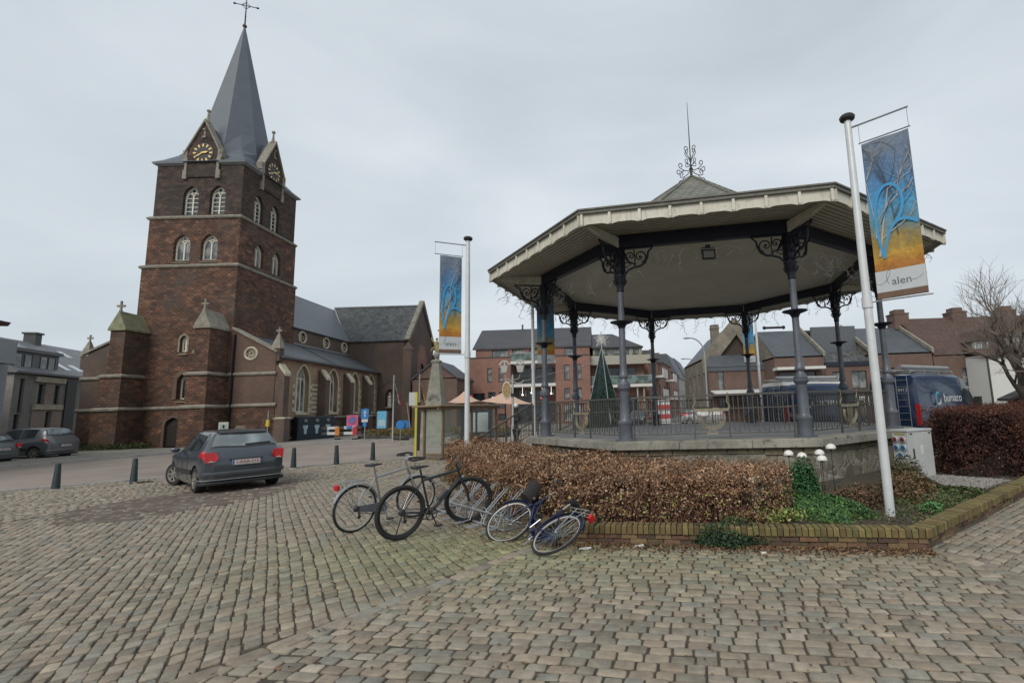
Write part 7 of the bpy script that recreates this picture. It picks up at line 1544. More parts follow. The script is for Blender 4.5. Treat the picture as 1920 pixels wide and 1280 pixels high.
def banner_pole(label, loc, aang, H=6.0, zc_=3.12, seed=1, W=.62, flip=1):
    p = thing('banner_pole', label, 'banner pole', loc, aang, 'banner poles round the bandstand'); wp = plain('white_pole', (.58, .60, .60), .4, .1, .06)
    g = MB(); g.lathe([(.062, 0), (.060, zc_ - .1), (.050, H)], 16); po = g.build('pole', wp, p, True)
    g = MB(); g.lathe([(.075, zc_ - .08), (.075, zc_ + .08)], 14); g.build('clamp', wp, po); g = MB(); g.lathe([(.06, H), (.105, H + .03), (.115, H + .07), (.09, H + .10), (.02, H + .11)], 16); g.build('cap', black_plastic, p, True)
    g = MB(); g.tube([(.0, 0, H - .12), (.80, 0, H - .12)], .014, 6); g.tube([(.14, 0, H - .12), (.14, 0, H - .42)], .004, 4); g.tube([(.78, 0, H - .12), (.78, 0, H - .42)], .004, 4); g.tube([(.12, 0, H - .42), (.80, 0, H - .42)], .011, 6); g.build('arm', galv, p)
    g = MB(); g.tube([(.0, 0, zc_), (.82, 0, zc_ - .01)], .011, 6); g.build('lower_arm', galv, p)
    z0, z1 = zc_ + .02, H - .43; h = z1 - z0; rr = random.Random(seed)
    g = MB(); nx, nz_ = 8, 24; rows = [[(.15 + W * i / nx, .012 * math.sin(i * .9 + j * .35) * (1 if 0 < i < nx else .4), z0 + .02 + h * j / nz_ * .985) for i in range(nx + 1)] for j in range(nz_ + 1)]; rows2 = [[(x, y + .003, z) for x, y, z in r_] for r_ in rows]
    ban = thing_mesh = MB(); ban.loft(rows, closed=False, caps=False); 
    bo = ban.build('banner', banner_m, p, True); bo.location = (0, 0, 0)
    # object coordinates start at the pole foot: shift mesh so z=0 is the banner bottom
    bo.data.transform(Matrix.Translation((0, 0, -z0))); bo.location = (0, 0, z0)
    for N_s, nm in ((-1, 'front'), (1, 'back')):
        F = ((0, 0, 0), (1, 0, 0), (0, -1, 0)) if N_s < 0 else ((.30 + W, 0, 0), (-1, 0, 0), (0, 1, 0))
        g = MB(); fbox(g, F, .15, .15 + W, .01, .40, .017, .020); wpan = g.build('logo_panel', ban_w, bo); g = MB(); fbox(g, F, .15, .15 + W, .0, .09, .0205, .0225); g.build('hem', ban_b, bo)
        g = MB(); g2 = MB(); hh = h * .98
        def branch(g_, u, v, a, L, w_, d_):
            pts = [(u, v)]; 
            for k in range(4):
                a += rr.uniform(-.22, .22); u2 = pts[-1][0] + math.cos(a) * L / 4; v2 = pts[-1][1] + math.sin(a) * L / 4; pts.append((min(max(u2, .16), .14 + W), min(v2, hh - .02)))
            ribbon(g_, F, pts, w_, w_ * .5, .0185 + .0003 * d_)
            if d_ < 3:
                for k in range(3): q = pts[rr.randint(1, 4)]; branch(g_, q[0], q[1], a + rr.choice([-1, 1]) * rr.uniform(.3, .8), L * rr.uniform(.5, .75), w_ * .55, d_ + 1)
        branch(g2, .24, .62, 1.5, 1.0, .028, 0); branch(g2, .22, .9, 1.75, .9, .016, 1); branch(g, .30, 1.1, 1.2, .9, .016, 1); branch(g, .50, .9, 1.5, 1.1, .014, 0); branch(g, .36, 1.5, 1.0, .7, .012, 1)
        g.build('printed_branches', br_m, bo); g2.build('printed_birch', br_l, bo)
        # blue loop: rises from the lower point, rounds over and comes back, with a second arc
        def bz(ps, n=26):
            out = []
            for i in range(n + 1):
                t_ = i / n; q = [Vector(x) for x in ps]
                while len(q) > 1: q = [q[k].lerp(q[k + 1], t_) for k in range(len(q) - 1)]
                out.append((q[0].x, q[0].y))
            return out
        g = MB(); sx = lambda x: .15 + W * x
        ribbon(g, F, bz([(sx(.24), .58), (sx(.05), 1.15), (sx(.02), 1.75), (sx(.40), 1.86), (sx(.82), 1.80), (sx(.86), 1.30), (sx(.55), 1.10)]), .035, .045, .0205)
        ribbon(g, F, bz([(sx(.24), .58), (sx(.36), 1.10), (sx(.60), 1.22), (sx(.98), 1.02)]), .030, .05, .0207); g.build('printed_loop', bluel, bo)
        g = MB(); ribbon(g, F, bz([(sx(.02), .22), (sx(.20), .12), (sx(.55), .50), (sx(.20), .52), (sx(.18), .30), (sx(.26), .20)]), .006, .006, .0215); ribbon(g, F, bz([(sx(.72), .21), (sx(.85), .20), (sx(.95), .27)]), .007, .004, .0215); g.build('logo_swirl', ink, bo)
        text('alen', .155, ink, bo, txtM(F, sx(.52), .225, .0215), ext=.001)
    return p
banner_pole('large white banner pole with autumn birch banner in the bed in front of the bandstand', (3.92, 7.02, 0), R(-42), seed=3)
banner_pole('white banner pole with birch banner left of the bandstand behind the hedge', (-3.32, 11.74, 0), R(-153), seed=3, W=.52)
banner_pole('white banner pole behind the stair railing, its banner partly hidden by a column', (-2.5, 17.1, 0), R(10), H=6.2, zc_=3.25, seed=3)
banner_pole('white banner pole seen through the bandstand before the stone gabled house', (7.75, 24.2, 0), R(-168), H=6.9, zc_=3.65, seed=3)
# ------------------------------------------------------------------ middle distance
# obelisk monument with gilded figure
ob = thing('obelisk', 'stone obelisk monument topped by a small gilded figure in front of the church', 'monument', (-10.4, 30, 0))
obs = plain('monument_stone', (.22, .215, .175), .9, var=.35, scale=2.2, bump=.6)
g = MB(); 
def sqr(h, z): return [(-h, -h, z), (h, -h, z), (h, h, z), (-h, h, z)]
g.loft([sqr(1.5, -.02), sqr(1.5, .16)]); g.loft([sqr(1.15, .162), sqr(1.15, .34)]); g.build('steps', obs, ob)
g = MB(); g.loft([sqr(.80, .342), sqr(.80, .5), sqr(.68, .55), sqr(.64, 1.9), sqr(.74, 1.96), sqr(.76, 2.08), sqr(.56, 2.14)]); g.build('pedestal', obs, ob)
g = MB(); g.loft([sqr(.50, 2.142), sqr(.20, 4.85), sqr(.26, 4.90), sqr(.26, 5.0), sqr(.15, 5.06)]); g.build('shaft', obs, ob)
g = MB(); g.lathe([(.14, 5.062), (.10, 5.12), (.17, 5.25), (.19, 5.4), (.14, 5.55), (.09, 5.6)], 10); g.tube([(-.3, -.54, 2.6), (-.15, -.60, 2.85), (0, -.56, 2.95), (.15, -.60, 2.85), (.3, -.54, 2.6)], .05, 5); g.build('capital', obs, ob)
gf = plain('figure_gilt', (.30, .25, .10), .4, .5, .5, 10)
g = MB(); g.tube([(0, 0, 5.6), (.03, 0, 5.8), (-.04, 0, 6.05), (.0, 0, 6.25)], [.16, .13, .15, .07], 8); g.sphere((.0, 0, 6.36), .09, 8, 6); g.tube([(-.1, 0, 6.15), (-.3, 0, 6.25), (-.34, 0, 6.48)], [.05, .04, .03], 6); g.tube([(.1, 0, 6.15), (.28, -.05, 6.05), (.24, -.05, 6.3)], [.05, .04, .03], 6); g.tube([(-.05, 0, 5.85), (-.3, .0, 5.75), (-.36, 0, 5.6)], [.08, .06, .04], 6); g.build('figure', gf, ob, True)
g = MB(); g.tube([(.22, -.05, 6.2), (.24, -.05, 6.95)], .01, 4); g.poly([(.24, -.05, 6.95), (.05, -.05, 6.93), (.05, -.05, 6.85), (.24, -.05, 6.87)]); g.build('staff', dark_metal, ob)
# flagpoles
def flagpole(label, x, y, H, cols, seed):
    p = thing('flagpole', label, 'flagpole', (x, y, 0), 0, 'flagpoles in front of the church'); g = MB(); g.lathe([(.05, 0), (.045, H), (.06, H + .02), (.02, H + .05)], 10); g.build('pole', plain('pale_flagpole', (.40, .42, .40), .5, .1, .1), p, True)
    for i, cc in enumerate(cols):      # limp flag: vertical bands hanging in folds
        g = MB(); rows = []
        for j in range(9):
            z = H - .25 - j * .17; w0 = .05 + .045 * j + .02 * math.sin(j * 1.7 + seed)
            rows.append([(.04 + w0 * (i + k / 4) * .42 + j * .015, .06 * math.sin(k * 1.6 + i * 2 + j * .7 + seed), z - .17 * (i + k / 4)) for k in range(5)])
        g.loft(rows, closed=False, caps=False); g.build('flag', plain(cc[0], cc[1], .8, 0, .08), p, True)
BLK = ('flag_black', (.02, .02, .022)); YEL = ('flag_yellow', (.50, .38, .10)); RED = ('flag_red', (.33, .03, .03))
flagpole('pale flagpole with limp black yellow and red flag beside the obelisk', -12.2, 32, 4.3, (BLK, YEL, RED), 0)
flagpole('pale flagpole with limp green white and red flag before the church niche', -13.9, 32, 4.3, (('flag_green', (.04, .10, .07)), ('flag_white', (.4, .4, .38)), RED), 2)
# planted island with kerb, hedge-like grasses
g = MB(); isl = [(-18.2, 36.0), (-13.0, 33.5), (-7.0, 33.6), (-6.2, 35.2), (-17.2, 40.0)]; g.prism(isl, .102, .30); tag(g.build('planting_island', plain('dark_kerb', (.06, .058, .055), .9)), 'low dark kerbed island planted with dry grasses before the church', 'planter')
nI = 12000; P = np.stack([rng.uniform(-18, -6.4, nI), rng.uniform(33.4, 39.5, nI), rng.random(nI) * .45 + .3], 1); P = P[[inside((p[0], p[1]), isl) for p in P]]
tag(leafmesh('ornamental_grass', P, .16, pick([(.22, .15, .06), (.16, .14, .05), (.10, .12, .04), (.26, .18, .08)], len(P), .2), asp=.3), 'dry yellow brown grasses growing on the island beside the flagpoles', 'grass', kind='stuff')
# christmas tree cone with star
xt = thing('christmas_tree', 'tall artificial conical christmas tree with wire star behind the bandstand', 'christmas tree', (-.1, 30, 0)); t = NT('tree_netting'); v1 = t.new('TexVoronoi'); v1.inputs['Scale'].default_value = 12; t.link(t.tc.outputs['Object'], v1.inputs[0])
t.bump(v1.outputs['Distance'], 1, .05); net = t.fin(t.ramp(v1.outputs['Distance'], [(.0, (.022, .055, .045)), (.6, (.008, .022, .020))]), .7)
g = MB(); n = 8; rings = [[(r_ * math.cos(2 * PI * k / n + .3), r_ * math.sin(2 * PI * k / n + .3), z) for k in range(n)] for r_, z in ((1.34, .05), (.88, 1.95), (.44, 3.7), (.03, 5.35))]; g.loft(rings); g.build('cone', net, xt)
P = []; 
for k in range(9000): z = 5.3 * (1 - math.sqrt(rng.random())); r_ = 1.34 * (1 - z / 5.35); a = rng.random() * 2 * PI; P.append((r_ * math.cos(a), r_ * math.sin(a), z + .03))
leafmesh('tinsel', np.array(P), .10, pick([(.02, .06, .045), (.03, .08, .06), (.015, .04, .035)], 9000), asp=.3, parent=xt)
g = MB(); [g.tube([(1.38 * math.cos(a), 1.38 * math.sin(a), .05), (.04 * math.cos(a), .04 * math.sin(a), 5.4)], .018, 4) for a in (-PI / 2 + .35, -PI / 2 - 1.25, -PI / 2 + 1.75, PI / 2)]; g.build('light_chain', plain('silver_chain', (.40, .44, .45), .4, .3), xt)
g = MB(); ps = []
for k in range(10): a = PI / 2 + k * PI / 5; r_ = .50 if k % 2 == 0 else .22; ps.append((r_ * math.cos(a), 0, 6.0 + r_ * math.sin(a)))
ps.append(ps[0]); g.tube(ps, .02, 4); [g.tube([ps[k], ps[(k + 4) % 10]], .014, 4) for k in range(0, 10, 2)]
for k in range(90): a = rng.random() * 2 * PI; r_ = rng.random() * .26; g.tube([(r_ * math.cos(a), 0, 6 + r_ * math.sin(a)), (r_ * math.cos(a) + rng.normal() * .12, .01, 6 + r_ * math.sin(a) + rng.normal() * .12)], .014, 3)
g.tube([(0, 0, 5.3), (0, 0, 5.85)], .02, 5); g.build('star', plain('star_white', (.5, .5, .48)), xt)
# tall curved street lamps
def street_lamp(label, x, y, H, reach):
    p = thing('street_lamp', label, 'street lamp', (x, y, 0), 0, 'tall curved street lamps along the street'); g = MB(); pts = [(0, 0, 0), (0, 0, H - 1.6)] + [(-reach * (1 - math.cos(a)) , 0, H - 1.6 + 1.6 * math.sin(a)) for a in [k * PI / 16 for k in range(1, 9)]]
    g.tube(pts, [.10, .08] + [.06] * 8, 8); g.build('post', plain('lamp_post_grey', (.30, .31, .31), .4, .4, .1), p, True); g = MB(); g.sphere((-reach - .3, 0, H + .0), .16, 8, 6, (2.2, 1, .6)); g.build('lamp_head', plain('lamp_head_grey', (.35, .36, .36), .4), p, True)
street_lamp('tall grey street lamp arching left in front of the stone gabled house', 9.45, 45, 8.0, 1.3); street_lamp('second arched street lamp farther down the street', 13.2, 66, 8.1, 2.0)
# ornate lamp post with pub sign and crown decorations
lp = thing('decorated_lamp_post', 'pale lamp post carrying an oval framed sign and lit crown shaped decorations', 'lamp post', (-5.3, 28, 0)); wl3 = plain('pale_post', (.30, .31, .29), .5, .1, .15)
g = MB(); g.lathe([(.12, 0), (.10, .9), (.07, 1.0), (.06, 3.7), (.02, 3.85)], 10); g.build('post', wl3, lp, True)
g = MB(); g.tube([(0, 0, 3.45), (.25, 0, 3.3), (.55, 0, 3.35), (.65, 0, 3.5)], .04, 6); g.tube([(0, 0, 3.45), (-.25, 0, 3.4), (-.5, 0, 3.6)], .03, 6); g.tube([(.6, 0, 3.42), (2.2, .4, 3.85), (5.2, 2, 4.7)], .012, 4); g.build('arm', wl3, lp)
for sx_ in (-.46, .46):
    g = MB(); g.loft([[(sx_ + x * .14, y * .14, 3.95) for x, y in ((-1, -1), (1, -1), (1, 1), (-1, 1))], [(sx_ + x * .22, y * .2, 4.35) for x, y in ((-1, -1), (1, -1), (1, 1), (-1, 1))]]); g.tube([(sx_ - .3, 0, 4.4), (sx_ - .1, 0, 4.62), (sx_ + .1, 0, 4.62), (sx_ + .3, 0, 4.4)], .05, 5); g.tube([(sx_, 0, 4.35), (sx_, 0, 4.6)], .05, 5); g.tube([(sx_, 0, 3.95), (sx_ * .8, 0, 3.6), (0, 0, 3.5)], .02, 4); g.build('crown_decoration', plain('pale_decoration', (.42, .41, .37), .6, 0, .2, 12), lp)
g = MB(); Mx = Matrix.Translation((-.34, 0, 2.95)) @ Matrix.Rotation(PI / 2, 4, 'X') @ Matrix.Diagonal((.62, 1.25, 1, 1)); g.lathe([(.40, -.03), (.42, 0), (.40, .03)], 24, M=Mx); os_ = g.build('oval_sign', plain('oval_sign_white', (.45, .44, .38), .5), lp, True)
g = MB(); g.lathe([(.34, .032), (.34, .036)], 24, M=Mx); g.build('sign_face', plain('oval_sign_ochre', (.30, .20, .07), .5, 0, .6, 9), os_)
g = MB(); g.sphere((.18, 0, 2.05), .13, 10, 8); g.build('globe', plain('white_globe', (.62, .62, .58), .4, 0, .03), lp, True)
g = MB(); g.box(-.09, .09, -.09, .09, 2.55, 2.75); g.build('bracket_box', dark_metal, lp)
# dark ornate lantern post and urn near the shelter
for k, (x, y, lab) in enumerate(((-6.6, 25.2, 'small dark cast iron fountain post seen through the bus shelter glass'), (-4.1, 22.5, 'small dark cast iron post behind the stair railing'))):
    p = MB(); p.lathe([(.22, 0), (.18, .3), (.10, .5), (.16, .7), (.2, .9), (.09, 1.0), (.07, 1.2), (.11, 1.3), (.03, 1.4)], 12); o = p.build('ornamental_post', dark_metal, None, True); o.location = (x, y, 0); tag(o, lab, 'post', 'dark ornamental posts')
# tensile canopies on the terrace
can = plain('peach_canopy', (.50, .33, .24), .8, 0, .06)
for k, (x0, x1, y, lab) in enumerate(((-12.3, -9.9, 38, 'peach fabric terrace canopy with pointed peak, left of the pair'), (-9.8, -5.3, 38, 'wider peach fabric terrace canopy reaching to the stairs, right of the pair'))):
    p = thing('terrace_canopy', lab, 'canopy', (0, 0, 0), 0, 'peach terrace canopies'); g = MB(); xm = x0 + (x1 - x0) * (.36 if k else .32); n = 14; rows = []
    for j in range(7):
        v = j / 6; rows.append([])
        for i in range(n + 1):
            u = i / n; x = x0 + (x1 - x0) * u; yy = y + 4 * v; pk = max(0, 1 - math.hypot((x - xm) / (1.6 if not k else 2.4), (v - .5) * 2)) ** 1.7; z = 2.62 + .95 * pk - .12 * math.sin(PI * u) * (1 if j in (0, 6) else .2) - (.35 * u if k else 0)
            rows[-1].append((x, yy, z))
    g.loft(rows, closed=False, caps=False); g.build('fabric', can, p, True)
    g = MB(); [g.tube([(x, yy, 0), (x, yy, 2.4 - (.35 if (k and x > -7) else 0))], .035, 6) for x in (x0 + .1, x1 - .1) for yy in (y + .1, y + 3.9)]; g.tube([(xm, y + 2, 0), (xm, y + 2, 3.25)], .05, 6); g.build('frame', frame_dk, p)
# bus shelter
bsx = thing('bus_shelter', 'brown framed glass bus shelter with timetable board beyond the hedge', 'bus shelter', (-6.3, 19.0, 0), R(65)); brn = plain('bronze_frame', (.17, .115, .060), .5, .2, .2)
g = MB()
for (x, y) in ((0, 0), (0, .95), (3.3, 0), (1.65, 0)): g.box(x - .04, x + .04, y - .04, y + .04, 0, 1.99)
g.box(-.04, .04, .0, .95, .12, .18); g.box(-.3, 3.45, -.06, .02, 1.88, 1.98); g.box(-.05, .05, -.02, 1.3, 1.88, 1.98); g.box(-.3, .1, -.15, 1.1, -.01, .06); g.build('frame', brn, bsx)
g = MB(); g.bbox(-.35, 3.6, -.15, 1.35, 1.99, 2.06, .03); g.build('roof', plain('bronze_roof', (.20, .15, .08), .6, .1, .2), bsx)
t = NT('clear_pane'); t.b.inputs['Transmission Weight'].default_value = .0; t.b.inputs['Alpha'].default_value = .16; clear_m = t.fin((.27, .34, .30), .08)
g = MB(); g.box(-.006, .006, .05, .90, .20, 1.86); g.build('glass_panel', clear_m, bsx); g = MB(); g.box(.05, 1.6, -.006, .006, .2, 1.86); g.build('glass_panel', clear_m, bsx); g = MB(); g.box(1.7, 3.25, -.006, .006, .2, 1.86); g.build('glass_panel', clear_m, bsx)
g = MB(); g.box(.4, 2.9, .15, .5, .46, .52); [g.box(x, x + .06, .2, .45, 0, .46) for x in (.6, 1.6, 2.6)]; g.build('bench', dark_metal, bsx)
ib = thing('information_board', 'dark framed double poster board with pale posters behind the bus shelter', 'board', (-6.75, 23.4, 0), R(8)); g = MB(); [g.box(x - .04, x + .04, -.04, .04, 0, 2.1) for x in (-.1, 1.25)]; g.box(-.1, 1.25, -.03, .03, .7, 1.85); g.build('frame', dark_metal, ib)
for x in (.02, .62): g = MB(); g.box(x, x + .5, -.045, -.032, .8, 1.72); g.build('poster', plain('pale_poster', (.42, .47, .46), .4, 0, .08), ib)
g = MB(); g.box(-2.3, -2.2, -.05, .05, 0, 2.3); o = g.build('post', dark_metal, None); o.location = (-6.75, 23.6, 0); tag(o, 'dark square wooden post left of the poster board', 'post')
# yellow bus stop pole
yp = thing('bus_stop_pole', 'yellow bus stop pole with white timetable board beside the bus shelter', 'bus stop', (-7.67, 19.82, 0)); yel = plain('bus_yellow', (.48, .42, .04), .5, 0, .08)
g = MB(); g.box(-.04, .04, -.03, .03, 0, 2.62); g.box(-.14, .14, -.1, .1, -.01, .05); g.build('pole', yel, yp); g = MB(); g.box(-.30, -.045, -.02, .02, 2.08, 2.62); g.build('timetable', plain('timetable_grey', (.42, .43, .41), .5, 0, .06), yp)
# traffic signs by the church corner
pole_g = plain('sign_pole', (.30, .31, .31), .4, .4, .1); blue_s = plain('sign_blue', (.02, .16, .42), .5, 0, .05); red_s = plain('sign_red', (.42, .04, .05), .5, 0, .05); white_s = plain('sign_white', (.50, .50, .49), .5, 0, .04)
sg1 = thing('one_way_sign', 'blue square traffic sign with white upward arrow on a pole', 'traffic sign', (-17.25, 35.1, .1)); FSg = ((0, -.03, 0), (1, 0, 0), (0, -1, 0))
g = MB(); g.lathe([(.035, 0), (.035, 2.2)], 8); g.build('pole', pole_g, sg1); g = MB(); fbox(g, FSg, -.27, .27, 1.45, 2.15, .01, .03); pn = g.build('panel', blue_s, sg1); g = MB(); fbox(g, FSg, -.04, .04, 1.58, 1.92, .031, .036); g.add([P3(FSg, -.13, 1.86, .036), P3(FSg, .13, 1.86, .036), P3(FSg, 0, 2.06, .036)], [(0, 1, 2)]); g.build('arrow', white_s, pn)
g = MB(); fbox(g, FSg, -.22, .22, 1.22, 1.42, .01, .03); g.build('lower_plate', white_s, sg1); g = MB(); fbox(g, FSg, -.13, .13, .90, 1.2, .01, .03); g.build('blue_plate', blue_s, sg1)
sg2 = thing('no_parking_sign', 'pink backed round no parking sign, red ring and blue centre, by the barrier', 'traffic sign', (-18.5, 35.8, .1)); g = MB(); g.lathe([(.03, 0), (.03, 1.6)], 8); g.build('pole', pole_g, sg2)
g = MB(); fbox(g, FSg, -.42, .42, .95, 1.75, .01, .03); pn = g.build('panel', plain('sign_magenta', (.42, .10, .22), .5), sg2); Mx = txtM(FSg, 0, 1.37, .032)
g = MB(); g.lathe([(.30, 0), (.30, .006)], 24, M=Mx); rg_ = g.build('red_ring', red_s, pn); g = MB(); g.lathe([(.22, .007), (.22, .012)], 24, M=Mx); g.build('blue_disc', blue_s, rg_); g = MB(); g.loft([[tuple(Mx @ Vector(p)) for p in ((-.18, .14, .013), (-.14, .18, .013), (.18, -.14, .013), (.14, -.18, .013))], [tuple(Mx @ Vector(p)) for p in ((-.18, .14, .018), (-.14, .18, .018), (.18, -.14, .018), (.14, -.18, .018))]]); g.build('red_bar', red_s, rg_)
g = MB(); fbox(g, FSg, -.42, .42, .78, .93, .01, .03); g.build('lower_plate', blue_s, sg2)
br = thing('road_barrier', 'red and white striped road barrier with orange warning lamps before the church', 'barrier', (-21.3, 36.8, .1), R(-20))
for z in (.35, .75):
    for i in range(7): g = MB(); g.box(i * .55, i * .55 + .545, -.03, .03, z, z + .2); g.build('stripe_board', white_s if i % 3 else plain('barrier_dark', (.05, .05, .055)), br)
for x, mm in ((1.6, plain('sign_orange', (.5, .18, .03))), (3.3, red_s)): g = MB(); g.box(x - .2, x + .2, -.08, -.04, .3, .9); g.build('warning_panel', mm, br); g = MB(); g.box(x - .15, x + .15, -.15, .15, 0, .08); g.build('foot', dark_metal, br)
sg3 = thing('direction_sign', 'round blue direction sign low on a pole beside the planted island', 'traffic sign', (-13.9, 33.2, .1)); g = MB(); g.lathe([(.03, 0), (.03, 1.2)], 8); g.build('pole', pole_g, sg3); g = MB(); g.lathe([(.30, -.01), (.30, .01)], 20, M=txtM(FSg, 0, .98, 0)); g.lathe([(.28, -.02), (.28, -.01)], 20, M=txtM(FSg, .28, 1.0, -.1)); g.build('disc', blue_s, sg3)
sg4 = thing('tourist_board', 'light blue tourist information panel on two dark posts by the church', 'information board', (-15.9, 34.8, .1)); g = MB(); [g.box(x - .04, x + .04, -.03, .03, 0, 1.9) for x in (-.38, .42)]; g.build('post', wood_dark, sg4); g = MB(); fbox(g, FSg, -.32, .34, .75, 1.95, .0, .03); pn = g.build('panel', plain('panel_sky_blue', (.10, .33, .50), .5, 0, .1), sg4); g = MB(); fbox(g, FSg, -.24, .26, .9, 1.35, .031, .035); g.build('map_print', plain('map_print', (.30, .42, .48), .5, 0, .3, 15), pn)
# recycling containers
dkb = plain('container_navy', (.012, .022, .032), .6, 0, .2); rc = thing('recycling_container', 'dark blue steel recycling container with three pale bottle symbols', 'recycling container', (-23.0, 36.6, .1), R(68))
g = MB(); g.bbox(0, 3.1, 0, 1.7, 0, 1.75, .04); g.build('body', dkb, rc); FRc = ((0, 0, 0), (1, 0, 0), (0, -1, 0))
for i in range(3):
    g = MB(); u = .6 + i * .95; g.add([P3(FRc, u + a, b, .012) for a, b in ((-.2, 1.1), (.2, 1.1), (.2, .95), (.12, .8), (.1, .45), (-.1, .45), (-.12, .8), (-.2, .95))], [tuple(range(8))]); g.build('bottle_symbol', plain('decal_pale', (.30, .42, .46)), rc)
    g = MB(); g.lathe([(.13, 0), (.13, .05), (.09, .05), (.09, .01)], 14, M=txtM(FRc, u, 1.45, .0)); g.build('filling_hole', plain('hole_rim', (.20, .22, .23)), rc)
# church yard: notice board, gravestone, yellow post, statue in niche
nb = thing('notice_board', 'small pale notice board on legs against the tower base behind the hatchback', 'notice board', (-25.8, 33.05, .1)); g = MB(); g.box(-.32, .32, -.04, .04, .75, 1.55); g.box(-.28, -.22, -.03, .03, 0, .75); g.box(.22, .28, -.03, .03, 0, .75); g.build('frame', plain('board_frame', (.42, .42, .38)), nb); g = MB(); g.box(-.2, .2, -.055, -.042, .95, 1.4); g.build('poster', plain('board_poster', (.25, .33, .30)), nb); g = MB(); g.box(-.02, .1, -.065, -.056, 1.15, 1.36); g.build('dark_print', dark_metal, nb)
g = MB(); g.loft([[(-.5, -.08, 0), (.5, -.08, 0), (.5, .08, 0), (-.5, .08, 0)], [(-.38, -.07, 1.1), (.38, -.07, 1.1), (.38, .07, 1.1), (-.38, .07, 1.1)], [(-.2, -.06, 1.28), (.2, -.06, 1.28), (.2, .06, 1.28), (-.2, .06, 1.28)]]); o = g.build('gravestone', plain('grave_stone', (.17, .15, .125), .9, var=.3)); o.location = (-25.5, 34.2, .1); tag(o, 'old grey gravestone leaning against the church wall', 'gravestone')
yq = thing('marker_post', 'thin white post with yellow marker at the church corner', 'marker post', (-23.0, 33.3, .1)); g = MB(); g.lathe([(.03, 0), (.03, 2.2)], 6); g.build('post', plain('pale_post', (.30, .31, .29)), yq); g = MB(); g.box(-.09, .09, -.06, .06, 1.15, 1.6); g.build('marker', yel, yq)
cw = Matrix.Translation((-26.861, 34.626, 0)) @ Matrix.Rotation(.019, 4, 'Z')
q = cw @ Vector((4.6, 16.35, 2.62)); g = MB(); g.tube([(0, 0, 0), (0, 0, .5), (0, -.02, 1.0), (0, 0, 1.25)], [.22, .19, .17, .08], 10); g.sphere((0, -.02, 1.38), .11, 8, 6); g.tube([(-.14, -.02, 1.1), (-.12, -.16, .95), (.0, -.2, 1.0)], .05, 6); g.tube([(.14, -.02, 1.1), (.12, -.16, .95), (.0, -.2, 1.0)], .05, 6); o = g.build('statue', plain('statue_white', (.42, .41, .36), .8), None, True); o.location = q; tag(o, 'small white robed statue standing in the niche of the church transept', 'statue')
g = MB(); g.box(-.35, .35, -.3, .1, -.12, -.003); o2 = g.build('statue_ledge', limestone_dk, ch); o2.location = (4.6, 16.35, 2.62)
g = MB(); [g.tube([cw @ Vector((8.3, 12.5, .1)), cw @ Vector((6.9, 15.0, 3.0))], .05, 5)]; tag(g.build('wooden_pole', plain('pale_wood', (.25, .20, .14))), 'pale wooden pole leaning towards the transept wall', 'pole')
# green strip along the tower foot
nI = 3800; P = np.stack([rng.uniform(-38.3, -31.3, nI), rng.uniform(31.8, 34.1, nI), rng.random(nI) ** 2 * .35 + .12], 1)
tag(leafmesh('verge_plants', P, .14, pick([(.05, .075, .025), (.08, .09, .035), (.035, .055, .02)], nI, .2)), 'low green plants along the foot of the church wall on the left', 'plants', kind='stuff')
# red cloths and white bits beyond the street: market stand
ms = thing('market_stand', 'red and white striped stand beyond the bandstand railing next to parked cars', 'stand', (5.1, 44.5, 0)); 
for i in range(5): g = MB(); g.box(-.8, .8, 0, .05, .2 + i * .42, .2 + i * .42 + .415); g.build('stripe_cloth', red_s if i % 2 else white_s, ms)
g = MB(); g.box(-.8, .8, .06, .7, .1, 2.3); g.build('body', plain('stand_dark', (.05, .055, .07)), ms)
# terrace hedge and glazed shop fronts behind the bandstand
g = MB(); g.box(0, 5.2, 0, .9, 0, 1.35); o = g.build('hedge', plain('clipped_hedge_core', (.02, .028, .014), .95, var=.5, scale=10, bump=1)); o.location = (12.8, 41, 0); tag(o, 'dark clipped evergreen hedge below the brick gable seen through the railing', 'hedge')
nI = 9000; P = np.stack([rng.uniform(-.05, 5.25, nI), rng.uniform(-.08, .95, nI), rng.uniform(.05, 1.42, nI)], 1); m_ = (P[:, 1] < .1) | (P[:, 2] > 1.25) | (P[:, 0] < .1); leafmesh('foliage', P[m_], .09, pick([(.05, .06, .025), (.07, .075, .03), (.035, .045, .02)], int(m_.sum()), .2), parent=o)
tf = thing('terrace_screen', 'white framed glass terrace screen with plants beside the evergreen hedge', 'screen', (18.4, 41.5, 0)); g = MB(); [g.box(x, x + .1, -.05, .05, 0, 2.0) for x in (0, 1.3, 2.6, 3.9, 5.2)]; g.box(0, 5.3, -.04, .04, 1.9, 2.02); g.box(0, 5.3, -.04, .04, .0, .1); g.build('frame', white_trim, tf); g = MB(); g.box(.1, 5.2, -.01, .01, .1, 1.9); g.build('glass_panel', clear_m, tf)
P = np.stack([rng.uniform(0, 5.2, 2600), rng.uniform(.2, .8, 2600), rng.uniform(.1, 1.7, 2600)], 1); leafmesh('plants', P, .11, pick([(.10, .11, .09), (.2, .2, .18), (.05, .06, .04), (.3, .3, .28)], 2600, .2), parent=tf)
aw_ = MB(); aw_.loft([[(0, 0, 2.55), (6.2, 0, 2.55), (6.2, 2.5, 3.0), (0, 2.5, 3.0)], [(0, 0, 2.7), (6.2, 0, 2.7), (6.2, 2.5, 3.12), (0, 2.5, 3.12)]]); o = aw_.build('awning', white_trim); o.location = (10.4, 45.3, 0); tag(o, 'long white shop awning under the stone gabled house', 'awning')
